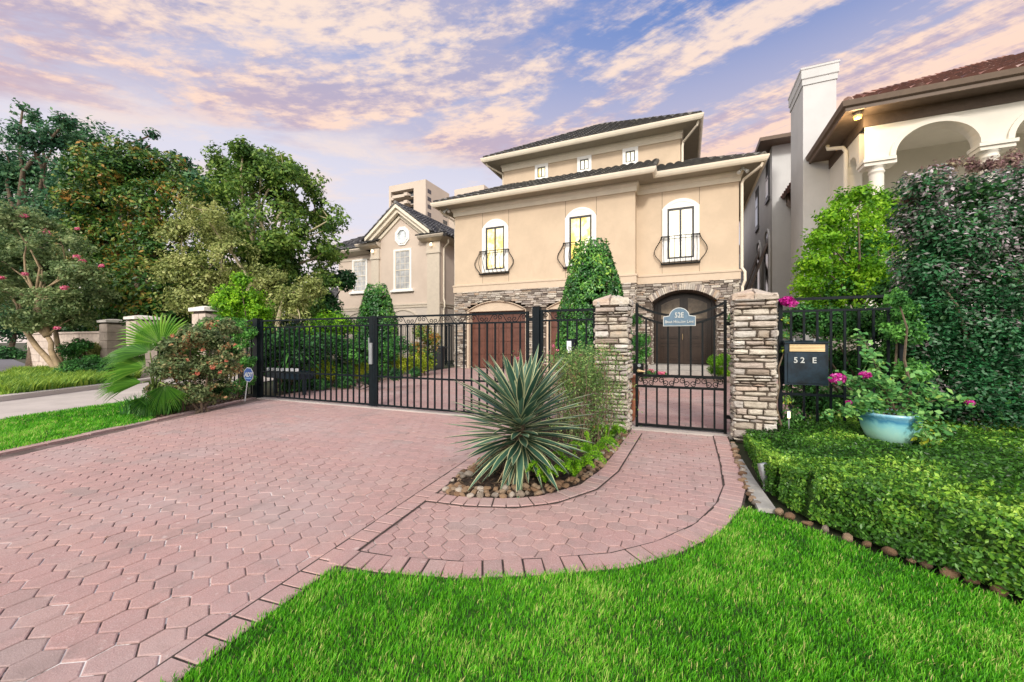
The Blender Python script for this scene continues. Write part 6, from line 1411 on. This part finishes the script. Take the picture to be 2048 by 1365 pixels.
hi = np.clip((P[:, 2]-1.0)/2.2, 0, 1); t_ = 0.27+0.42*hi+(vnoise(P, 4.5, 96)-0.5)*0.6+(rng.random(len(P))-0.5)*0.7
nr = d*0.7+rng.normal(size=d.shape)*0.5; nr[:, 2] += 0.9
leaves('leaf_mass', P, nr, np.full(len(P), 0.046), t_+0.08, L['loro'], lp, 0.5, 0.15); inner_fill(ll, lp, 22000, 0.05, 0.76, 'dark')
foliage('young_shoots', lob([(1870, 338, 16), (1900, 335, 18), (1940, 332, 18), (1985, 330, 18), (2030, 318, 20), (1845, 375, 16), (1820, 400, 14), (2080, 315, 24)], 4.3, 0.1), 2600, 0.035, leafm('pinkish_new_shoots', [(0, (0.16, 0.12, 0.08)), (0.5, (0.32, 0.18, 0.19)), (1, (0.42, 0.38, 0.22))], 0.4), lp, 0.40, 5, 97, rough=0.6, shell=1.0)
shrub('garden_shrub', 'glossy dark green shrub behind the mailbox fence', [(1600, 640, 36), (1660, 650, 42), (1720, 650, 45), (1780, 650, 45), (1610, 720, 40), (1680, 730, 45), (1750, 730, 50), (1820, 720, 50), (1790, 590, 40), (1835, 610, 45), (1860, 670, 40), (1620, 800, 40), (1690, 810, 42), (1770, 810, 45), (1840, 800, 50), (1880, 850, 45)], 5.15, L['mid'], 32000, 0.045, 98, 0.30, gscale=3.5, dj=0.12, tshift=-0.12, fill=5000)
shrub('privet_shrub', 'fresh green shrub growing through the fence right of the mailbox', [(1795, 598, 20), (1812, 625, 22), (1790, 640, 26), (1815, 665, 26), (1770, 660, 18), (1800, 700, 26), (1830, 740, 28), (1800, 770, 24), (1860, 790, 26)], 4.25, L['mid'], 11000, 0.036, 99, 0.38, gscale=5, tshift=0.12, rough=0.5, stems=2)
# vine at the right pillar with purple flowers on top of the fence
vn = shrub('flowering_vine', 'leafy vine between the right stone pillar and the mailbox, purple flowers on the fence top', [(1570, 700, 8), (1572, 750, 8), (1575, 800, 12), (1585, 830, 16), (1570, 850, 14), (1600, 855, 14), (1640, 850, 20), (1570, 640, 8), (1571, 670, 9), (1571, 725, 9), (1573, 776, 9), (1620, 856, 12)], 4.62, L['boug'], 1700, 0.042, 100, 0.20, gscale=3, cat='vine', dj=0.05)
foliage('blossom', lob([(1572, 603, 12), (1586, 607, 8)], 4.6, 0, 0.8), 420, 0.03, M['petal'], vn, gap=0.1, gscale=9, seed=5, ratio=0.85)
t = thing('path_lamp', 'tiny glowing garden lamp among leaves at the foot of the mailbox fence', 'lamp', (1.06, 5.3, 0))
mb = MB(); mb.tube([(1.06, 5.3, 0), (1.06, 5.3, 0.30)], 0.008, 6); mb.tube([(1.06, 5.3, 0.375), (1.06, 5.3, 0.39)], [0.03, 0.008], 10); mb.build('stake', M['steel'], t)
mb = MB(); mb.tube([(1.06, 5.3, 0.30), (1.06, 5.3, 0.37)], 0.014, 8); mb.build('bulb', M['lit_sconce'], t)

# bougainvillea in the pot
bg_ = thing('bougainvillea', 'bougainvillea arching out of the turquoise bowl with magenta flower heads', 'plant', (PX, PY, 0.38))
ends = [((1.33, 4.72, 0.80), 1, 0.058), ((1.56, 4.78, 0.84), 1, 0.040), ((2.36, 4.95, 0.60), 1, 0.026), ((1.46, 4.85, 0.56), 1, 0.022), ((1.60, 5.05, 1.22), 0, 0), ((1.62, 4.9, 1.02), 0, 0), ((2.00, 4.9, 0.86), 0, 0), ((2.10, 4.9, 0.68), 0, 0), ((2.25, 5.0, 0.62), 0, 0), ((1.42, 4.8, 0.44), 0, 0), ((1.30, 4.9, 0.40), 0, 0), ((1.75, 4.8, 0.78), 0, 0), ((1.50, 4.9, 0.74), 0, 0), ((2.12, 4.75, 0.36), 0, 0), ((1.56, 4.7, 0.62), 0, 0), ((1.98, 4.72, 0.30), 0, 0)]
mb = MB(); LP, LN = [], []
for e, fl_, r in ends:
    s0 = Vector((PX+random.uniform(-.08, .08), PY+random.uniform(-.06, .06), 0.38)); e = Vector(e); mid = s0.lerp(e, 0.5)+Vector((0, 0, 0.16+0.1*random.random()))
    pts = [s0.lerp(mid, t).lerp(mid.lerp(e, t), t) for t in [i/10 for i in range(11)]]; mb.tube(pts, [0.006-0.0004*i for i in range(11)], 5)
    for i in range(3, 11):
        for k in range(11):
            q = pts[i]+Vector([random.gauss(0, .032) for _ in range(3)]); LP.append(q); LN.append((random.gauss(0, .6), random.gauss(-.6, .5), 1.0))
mb.build('stem', M['twig'], bg_)
LP = np.array([tuple(p) for p in LP]); leaves('leaves', LP, np.array(LN), np.full(len(LP), 0.055), 0.5+(rng.random(len(LP))-0.5)*0.9, L['boug'], bg_, 0.62, 0.5)
for e, fl_, r in ends:
    if fl_:
        P = np.array(e)+unit(rng.normal(size=(int(9000*r), 3)))*(rng.random((int(9000*r), 1))**0.5)*np.array([r*1.25, r, r*0.9])
        leaves('flower_head', P, P-np.array(e)+rng.normal(size=P.shape)*0.02, np.full(len(P), 0.022), rng.random(len(P)), M['petal'], bg_, 0.8, 0.2)

# clipped hedge and ground cover on the right
HP = [(0.68, 5.12), (0.68, 4.3), (0.70, 3.75), (0.74, 3.42), (0.86, 3.24), (1.03, 3.10), (1.22, 2.96), (1.45, 2.78), (2.1, 2.30), (3.2, 1.5)]
hh_ = [0.12, 0.17, 0.23, 0.29, 0.33, 0.36, 0.37, 0.38, 0.39, 0.39]; hw_ = [0.08, 0.10, 0.13, 0.16, 0.21, 0.25, 0.27, 0.28, 0.32, 0.32]
def along(t):
    x = t*(len(HP)-1); i = np.clip(x.astype(int), 0, len(HP)-2); f = x-i; A = np.array(HP); D_ = A[i+1]-A[i]
    p = A[i]+D_*f[:, None]; dn_ = D_/np.linalg.norm(D_, axis=1, keepdims=True); nn = np.stack([dn_[:, 1], -dn_[:, 0]], 1)
    # smooth the normal between segments
    Hh = np.array(hh_); Hw = np.array(hw_); return p, nn, Hh[i]*(1-f)+Hh[i+1]*f, Hw[i]*(1-f)+Hw[i+1]*f
hg = thing('low_hedge', 'low clipped hedge of small shiny leaves curving beside the lawn', 'hedge', (1.2, 2.95, 0))
nh = 95000; seglen = np.array([np.hypot(HP[i+1][0]-HP[i][0], HP[i+1][1]-HP[i][1]) for i in range(len(HP)-1)]); cs = np.concatenate([[0], np.cumsum(seglen)])
s_ = rng.uniform(0, cs[-1], nh); ti = np.interp(s_, cs, np.arange(len(HP)))/(len(HP)-1); ti = np.clip(ti, 0, 0.9999)
p, nn, Hh, Hw = along(ti); a = rng.uniform(-0.5, np.pi+0.5, nh)
ca, sa = np.cos(a), np.sin(a); px_ = np.sign(ca)*np.abs(ca)**0.5; pz_ = np.where(sa > 0, np.abs(sa)**0.5, sa*0.0)
q0 = np.stack([p[:, 0], p[:, 1], a], 1); wob = 1+0.26*(vnoise(q0, 6.0, 111)-0.5)*2+0.22*(vnoise(q0, 1.7, 116)-0.5)*2; sh = 1-0.22*rng.random(nh)**1.8+(rng.random(nh) < 0.025)*rng.random(nh)*0.22
zz_ = np.where(sa > 0, 0.03+(Hh-0.03)*pz_*wob*sh, 0.03+rng.random(nh)*0.08)
off = px_*Hw*wob*sh
P = np.stack([p[:, 0]-nn[:, 0]*off*-1, p[:, 1]-nn[:, 1]*off*-1, zz_], 1)
Nn = np.stack([nn[:, 0]*ca, nn[:, 1]*ca, np.maximum(sa, 0.1)], 1)+rng.normal(size=(nh, 3))*0.55
cl = vnoise(P, 22, 112); kk = cl > 0.24
tint = 0.36+0.52*np.maximum(sa, 0)*vnoise(P, 5.0, 113)+(vnoise(P, 8.0, 115)-0.5)*0.4+(rng.random(nh)-0.5)*0.55  # upward-facing leaves tinted lighter: hedge-top highlight put into the leaf colour
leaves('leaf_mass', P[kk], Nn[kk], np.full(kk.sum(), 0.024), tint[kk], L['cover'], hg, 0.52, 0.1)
mb = MB(); rings = 40; tt = np.linspace(0, 0.9999, rings); p, nn, Hh, Hw = along(tt); vs = []
for i in range(rings):
    for j in range(9):
        a_ = math.pi*j/8; vs.append((p[i, 0]+nn[i, 0]*math.cos(a_)*Hw[i]*0.74, p[i, 1]+nn[i, 1]*math.cos(a_)*Hw[i]*0.74, Hh[i]*0.80*math.sin(a_)**0.5))
mb.add(vs, [(i*9+j, i*9+j+1, (i+1)*9+j+1, (i+1)*9+j) for i in range(rings-1) for j in range(8)]+[tuple(range(9)), tuple(range((rings-1)*9, rings*9))[::-1]])
mb.build('inner_twigs', M['lawn'], hg)
GC = [(0.98, 5.25), (0.62, 5.2), (0.66, 4.2), (0.72, 3.7), (0.95, 3.35), (1.5, 3.0), (2.3, 2.5), (4.5, 1.5), (7, 3), (7, 7), (3, 6.5), (1.0, 5.8)]
def gz(x, y): return 0.07+0.10*np.clip((x-0.7)/1.0, 0, 1)-0.09*np.exp(-((x-1.80)**2+(y-4.88)**2)/0.10)+0.05*np.clip((y-3.6)/1.0, -1, 1)*np.clip((x-.8)/.5, 0, 1)+0.07*vnoise(np.stack([x, y, x*0], 1), 2.5, 121)+0.05*vnoise(np.stack([x, y, x*0], 1), 6, 122)
ng = 130000; X_ = 0.6+6*rng.random(ng)**1.35; Y_ = rng.uniform(1.5, 6.6, ng); dp = X_*-ST+Y_*CT
k = inpoly(X_, Y_, GC) & (dp > 0.9) & (np.abs(X_*CT+Y_*ST) < dp*1.45+0.3); X_, Y_ = X_[k], Y_[k]
P = np.stack([X_, Y_, gz(X_, Y_)+(rng.random(len(X_))-0.6)*0.06], 1)
tint = 0.36+(vnoise(P, 3.0, 124)-0.5)*0.9+(rng.random(len(P))-0.5)*0.6
o = leaves('ground_cover', P, np.tile([[0, 0, 0.8]], (len(P), 1))+rng.normal(size=(len(P), 3))*0.5, np.full(len(P), 0.030), tint, L['cover'], None, 0.52, 0.1)
tag(o, 'dense small-leaved ground cover around the turquoise bowl', 'ground cover', kind='stuff')
gx_ = np.linspace(0.6, 7, 60); gy_ = np.linspace(1.4, 7, 50); XX, YY = np.meshgrid(gx_, gy_); ins = inpoly(XX.ravel(), YY.ravel(), GC)
ZZ = np.where(ins, gz(XX.ravel(), YY.ravel())-0.03, -0.06); k = 60
F = np.array([(j*k+i, j*k+i+1, (j+1)*k+i+1, (j+1)*k+i) for j in range(49) for i in range(59)])
o = npmesh('planting_mound', np.stack([XX.ravel(), YY.ravel(), ZZ], 1), F, np.zeros(len(F)), M['lawn'], smooth=True); o['kind'] = 'structure'
shrub('seedling_plant', 'sprig of broad leaves standing out of the ground cover right of the bowl', [(1858, 880, 18), (1848, 858, 10), (1870, 895, 14)], 3.9, L['boug'], 260, 0.05, 130, 0.1, cat='plant', stems=3, tshift=0.25)

# ------------------------------------------------------------------ yucca bed
yc = thing('variegated_yucca', 'large variegated yucca with cream-edged sword leaves in the middle of the bed', 'yucca', (-1.24, 3.02, 0))
V, F, T = [], [], []
top = np.array([-1.24, 3.03, 0.50])
for i in range(175):
    f = i/175; az = i*2.39996+random.uniform(-.25, .25); e = math.asin(min(0.985, max(-1, 0.95-1.20*f+random.uniform(-.07, .07)))); hgt = 0.60-0.30*f
    d = (math.cos(az)*math.cos(e), math.sin(az)*math.cos(e), math.sin(e))
    L_ = random.uniform(0.48, 0.66)*(0.85 if f > 0.8 else 1.0)*(0.86 if f < .12 else 1.0)
    blade_leaf(V, F, T, np.array([-1.24, 3.03, hgt])+np.array(d)*0.03, d, (0, 0, 1) if e < 1.2 else (0.3, 1, 0), L_, random.uniform(.052, .070), random.uniform(0.0, 0.25)+(0.45 if f > 0.88 else 0), 8, 8, random.uniform(0.05, 0.50), random.uniform(0.68, 1.0), 0.16)
for i in range(34):       # old outer leaves sweeping down
    az = random.uniform(0, 6.28); d = (math.cos(az)*.8, math.sin(az)*.8, random.uniform(-.75, -.1))
    blade_leaf(V, F, T, (-1.24, 3.03, random.uniform(.24, .38)), d, (0, 0, 1), random.uniform(.36, .50), 0.046, 0.5, 8, 8, random.uniform(0.05, 0.45), 0.9, 0.16)
npmesh('foliage', V, F, T, L['yucca'], yc)
V, F, T = [], [], []
for i in range(26):
    az = random.uniform(0, 6.28); d = (math.cos(az)*.7, math.sin(az)*.7, random.uniform(-.9, 0.0)); L_ = random.uniform(.25, .42)
    blade_leaf(V, F, T, (-1.24, 3.03, random.uniform(.18, .34)), d, (0, 0, 1), L_, 0.014, 0.5, 6, 2, random.random(), 0.5, 0.2)
V = [np.array([v[0], v[1], max(v[2], 0.04)]) for v in V]
npmesh('dried_leaves', V, F, T, L['dry'], yc)
mb = MB(); mb.tube([(-1.24, 3.03, -.02), (-1.245, 3.03, .3), (-1.24, 3.03, .6)], [0.05, 0.045, 0.03], 10); mb.build('trunk', M['bark'], yc)
# foxtail ferns
for i, (fx, fy, lab) in enumerate(((-0.84, 3.22, 'bright green foxtail fern in front, right beside the yucca'), (-0.82, 3.75, 'bright green foxtail fern in the middle of the walkway side of the bed'), (-0.78, 4.55, 'bright green foxtail fern at the foot of the left stone pillar'), (-1.02, 3.0, 'bright green foxtail fern at the front tip of the yucca bed'))):
    t = thing('foxtail_fern', lab, 'fern', (fx, fy, 0), 'foxtail ferns in the yucca bed'); PP, NN = [], []
    mb = MB()
    for k in range(15 if i < 3 else 9):
        az = random.uniform(-2.2, 1.2) if k % 3 else random.uniform(0, 6.28); L_ = random.uniform(.16, .32); d = Vector((math.cos(az), math.sin(az), 0)); pts = []
        for j in range(9): t_ = j/8; pts.append(Vector((fx, fy, 0.03))+d*L_*(t_*0.95)+Vector((0, 0, 0.20*math.sin(t_*2.3)*L_/.3+0.02)))
        mb.tube(pts, 0.003, 4)
        for j in range(420):
            t_ = random.random(); x = t_*8; a_ = int(min(7, x)); q = pts[a_].lerp(pts[a_+1], x-a_); rr = 0.026*(1-abs(t_-.45)**2*2.4)+.003
            o_ = Vector([random.gauss(0, 1) for _ in range(3)]).normalized()*rr*random.uniform(.3, 1); PP.append(q+o_); NN.append(tuple(o_.normalized()*.4+Vector((0, 0, .5))))
    mb.build('stem', M['twig'], t); PP = np.array([tuple(p) for p in PP]); k = PP[:, 2] > 0.005
    leaves('fronds', PP[k], np.array(NN)[k], np.full(k.sum(), 0.020), 0.5+(rng.random(k.sum())-0.5)*0.9+(vnoise(PP[k], 12, 3)-.5)*.6, L['fern'], t, 0.28, 0.0)
# wiry nandina against the pillar
nd = thing('nandina_shrub', 'wiry nandina shrub with bare stems and feathery tops in front of the left stone pillar', 'shrub', (-1.0, 4.5, 0))
mb = MB(); tops = []
for i in range(52):
    b0 = Vector((random.uniform(-1.25, -.78), random.uniform(4.15, 4.95), 0)); e = b0+Vector((random.gauss(0, .14), random.gauss(0, .12), random.uniform(.5, 1.12))); pts = limb(mb, b0, e, 0.006, 0.003, 0.10, 6, 4)
    tops.append(e)
    for k in range(3):
        s0 = pts[random.randrange(2, 6)]; limb(mb, s0, s0+Vector((random.gauss(0, .09), random.gauss(0, .09), random.uniform(.03, .16))), 0.003, 0.0015, 0.1, 3, 4)
mb.build('stem', M['twig'], nd)
PP = []; 
for e in tops:
    for k in range(120): PP.append((e.x+random.gauss(0, .075), e.y+random.gauss(0, .075), e.z+random.gauss(-.05, .05)))
    for k in range(120): PP.append((e.x+random.gauss(0, .11), e.y+random.gauss(0, .11), random.uniform(.05, e.z)))
PP = np.array(PP); PP = PP[PP[:, 2] > .02]
leaves('leaves', PP, rng.normal(size=(len(PP), 3))*.6+np.array([0, 0, .8]), np.full(len(PP), 0.030), 0.45+(rng.random(len(PP))-.5)*.9+(vnoise(PP, 6, 5)-.5)*.5, L['nandina'], nd, 0.40, 0.2)
gr_ = thing('rose_plant', 'thin stemmed rose with small pink flowers behind the yucca tips', 'rose', (-1.75, 4.95, 0)); mb = MB(); PP = []; FP = []
for i in range(26):
    b0 = Vector((random.uniform(-1.9, -1.35), random.uniform(4.6, 5.15), 0)); e = b0+Vector((random.gauss(0, .15), random.gauss(0, .05), random.uniform(.7, 1.1))); pts = limb(mb, b0, e, 0.004, 0.002, 0.12, 6, 4)
    for k in range(40): q = pts[random.randrange(2, 6)]; PP.append((q.x+random.gauss(0, .04), q.y+random.gauss(0, .04), q.z+random.gauss(0, .05)))
    if i % 2 == 0: FP.append([(e.x+random.gauss(0, .012), e.y+random.gauss(0, .012), e.z+random.gauss(0, .012)) for _ in range(10)])
mb.build('stem', M['twig'], gr_); PP = np.array(PP); leaves('leaves', PP, rng.normal(size=(len(PP), 3))+np.array([0, 0, .8]), np.full(len(PP), 0.028), rng.random(len(PP)), L['rose'], gr_, 0.5)
for fp in FP: fp = np.array(fp); leaves('flower', fp, rng.normal(size=(len(fp), 3)), np.full(len(fp), 0.022), rng.random(len(fp)), M['petal_pink'], gr_, 0.8)

# ------------------------------------------------------------------ left bed: fan palm, rose bush
def fan_frond(V, F, T, c, nrm, up, Rr, span=2.6, n=34, split=0.55, tv=0.0):
    c = np.array(c, float); nrm = np.array(nrm, float); nrm /= np.linalg.norm(nrm); up = np.array(up, float); up -= nrm*up.dot(nrm); up /= np.linalg.norm(up); sd = np.cross(up, nrm)
    def pt(a, r, h=0.0):
        droop = -0.10*Rr*(r/Rr)**3; return c+(up*math.cos(a)+sd*math.sin(a))*r+nrm*(h-0.16*Rr*(r/Rr)**2)+np.array([0, 0, droop*(1.2 if r > .8*Rr else .3)])
    for i in range(n):
        a0 = -span/2+span*i/n; a1 = -span/2+span*(i+1)/n; am = (a0+a1)/2; rl = Rr*(0.86+0.14*math.cos(am))*random.uniform(.93, 1.05); rs = rl*split
        g = (a1-a0)*0.5; k = len(V); w3 = 0.28
        V += [pt(am, 0.02), pt(a0, rs), pt(am, rs, 0.018*Rr/.5), pt(a1, rs), pt(am-g*w3*1.6, rl*.82), pt(am, rl*.82, .008), pt(am+g*w3*1.6, rl*.82), pt(am+random.uniform(-.03, .03), rl, -.02)]
        t = min(1, max(0, 0.5+random.uniform(-.22, .22)+tv)); 
        for f in ((0, 1, 2, 2), (0, 2, 3, 3), (1, 4, 5, 2), (2, 5, 6, 3), (4, 7, 5, 5), (5, 7, 6, 6)): F.append([k+j for j in f]); T.append(t+(0.12 if f[0] in (2, 5) else 0))
pm = thing('fan_palm', 'young fan palm with pleated round fronds at the corner of the rose bed', 'palm', (-7.75, 3.55, 0))
pb = Vector((-7.75, 3.55, 0.30)); mb = MB()
tocam = np.array([0.905, -0.42, 0.05])
for (px, py, d, nrm, up, Rr, span, tv) in (
    (322, 690, 6.35, (0.9, -0.5, .15), (0.05, -.1, 1), .62, 3.0, .02), (300, 705, 6.1, (0.45, -0.25, .85), (-.75, -.35, .25), .56, 2.4, -.25), (292, 735, 6.0, (0.6, -0.3, .7), (-.80, -.50, .05), .52, 2.1, 0.0),
    (285, 765, 5.9, (0.5, -0.2, .8), (-.62, -.60, -.25), .50, 1.6, -.15), (330, 770, 6.0, (0.7, -0.6, .3), (0.1, -.1, -1), .40, 2.2, -.3), (355, 700, 6.5, (0.7, -0.6, .4), (.7, .5, .4), .45, 2.4, 0.05), (300, 790, 6.0, (0.8, -0.5, .5), (-.2, -.3, -1), .36, 1.8, -.35), (340, 740, 6.6, (0.5, -0.6, .6), (.3, .6, .2), .5, 2.5, -.2)):
    c = W(px, py, d); V, F, T = [], [], []; fan_frond(V, F, T, c, nrm, up, Rr, span, 30, .55, tv)
    me = bpy.data.meshes.new('frond'); F2 = [tuple(dict.fromkeys(f)) for f in F]; me.from_pydata([tuple(v) for v in V], [], F2); me.update(); at = me.attributes.new('tint', 'FLOAT', 'FACE'); at.data.foreach_set('value', np.array(T, np.float32)); fo = link_mesh('frond', me, L['palm'], pm)
    m_ = pb.lerp(c, .5)+Vector((0, 0, .12)); mb.tube([pb, pb.lerp(m_, .6), m_, m_.lerp(c, .6), c], [.014, .012, .010, .009, .007], 6)
mb.build('leaf_stalk', plain('green_stalk', (0.22, 0.32, 0.08), 0.5), pm)
mb = MB(); mb.tube([(pb.x, pb.y, -.02), pb], [.10, .08], 10); mb.build('trunk', M['bark'], pm)
rb = shrub('rose_bush', 'loose dusty rose bush with orange-red blooms beside the fan palm', [(345, 690, 22), (385, 675, 26), (425, 680, 28), (335, 735, 28), (380, 735, 36), (435, 735, 32), (345, 785, 24), (395, 785, 28), (440, 780, 24), (312, 780, 16), (465, 705, 20), (415, 648, 16), (455, 655, 18), (325, 810, 14)], 6.5, L['rose'], 30000, 0.052, 141, 0.34, gscale=4.2, rough=0.5, shell=0.9, stems=9, fill=900)
foliage('blossom', lob([(425, 735, 5), (405, 700, 4), (302, 795, 5), (395, 748, 4), (440, 745, 4), (470, 690, 3), (345, 672, 4), (375, 720, 3), (452, 722, 3)], 6.1, 0.1), 260, 0.022, M['petal_red'], rb, gap=0.05, gscale=6, seed=7, ratio=0.8)
shrub('fence_shrub', 'fresh green climbing shrub over the iron fence left of the thick gate post', [(440, 650, 18), (470, 655, 20), (495, 665, 16), (480, 690, 20), (495, 760, 14), (475, 775, 16), (450, 800, 12), (495, 720, 16), (415, 655, 18)], 7.9, L['mid'], 9000, 0.045, 142, 0.36, gscale=4, tshift=0.18, dj=0.15)
LIR = [(-12.35, 3.3), (-13.55, 5.45), (-15.0, 6.5), (-19.5, 6.9), (-20.5, 5.6), (-16, 4.1), (-13.4, 2.7)]
o = grass('border_grass', LIR, lambda d: 1700, 0.30, 0.008, L['liriope'], 8); tag(o, 'strappy border grass around the crape myrtle trunks', 'border grass', kind='stuff')
o = grass('bed_weeds', [(-7.3, 3.3), (-8.1, 3.28), (-8.3, 3.6), (-7.5, 3.9)], lambda d: 900, 0.28, 0.006, L['mid'], 9); tag(o, 'thin green blades round the base of the fan palm', 'grass', kind='stuff')
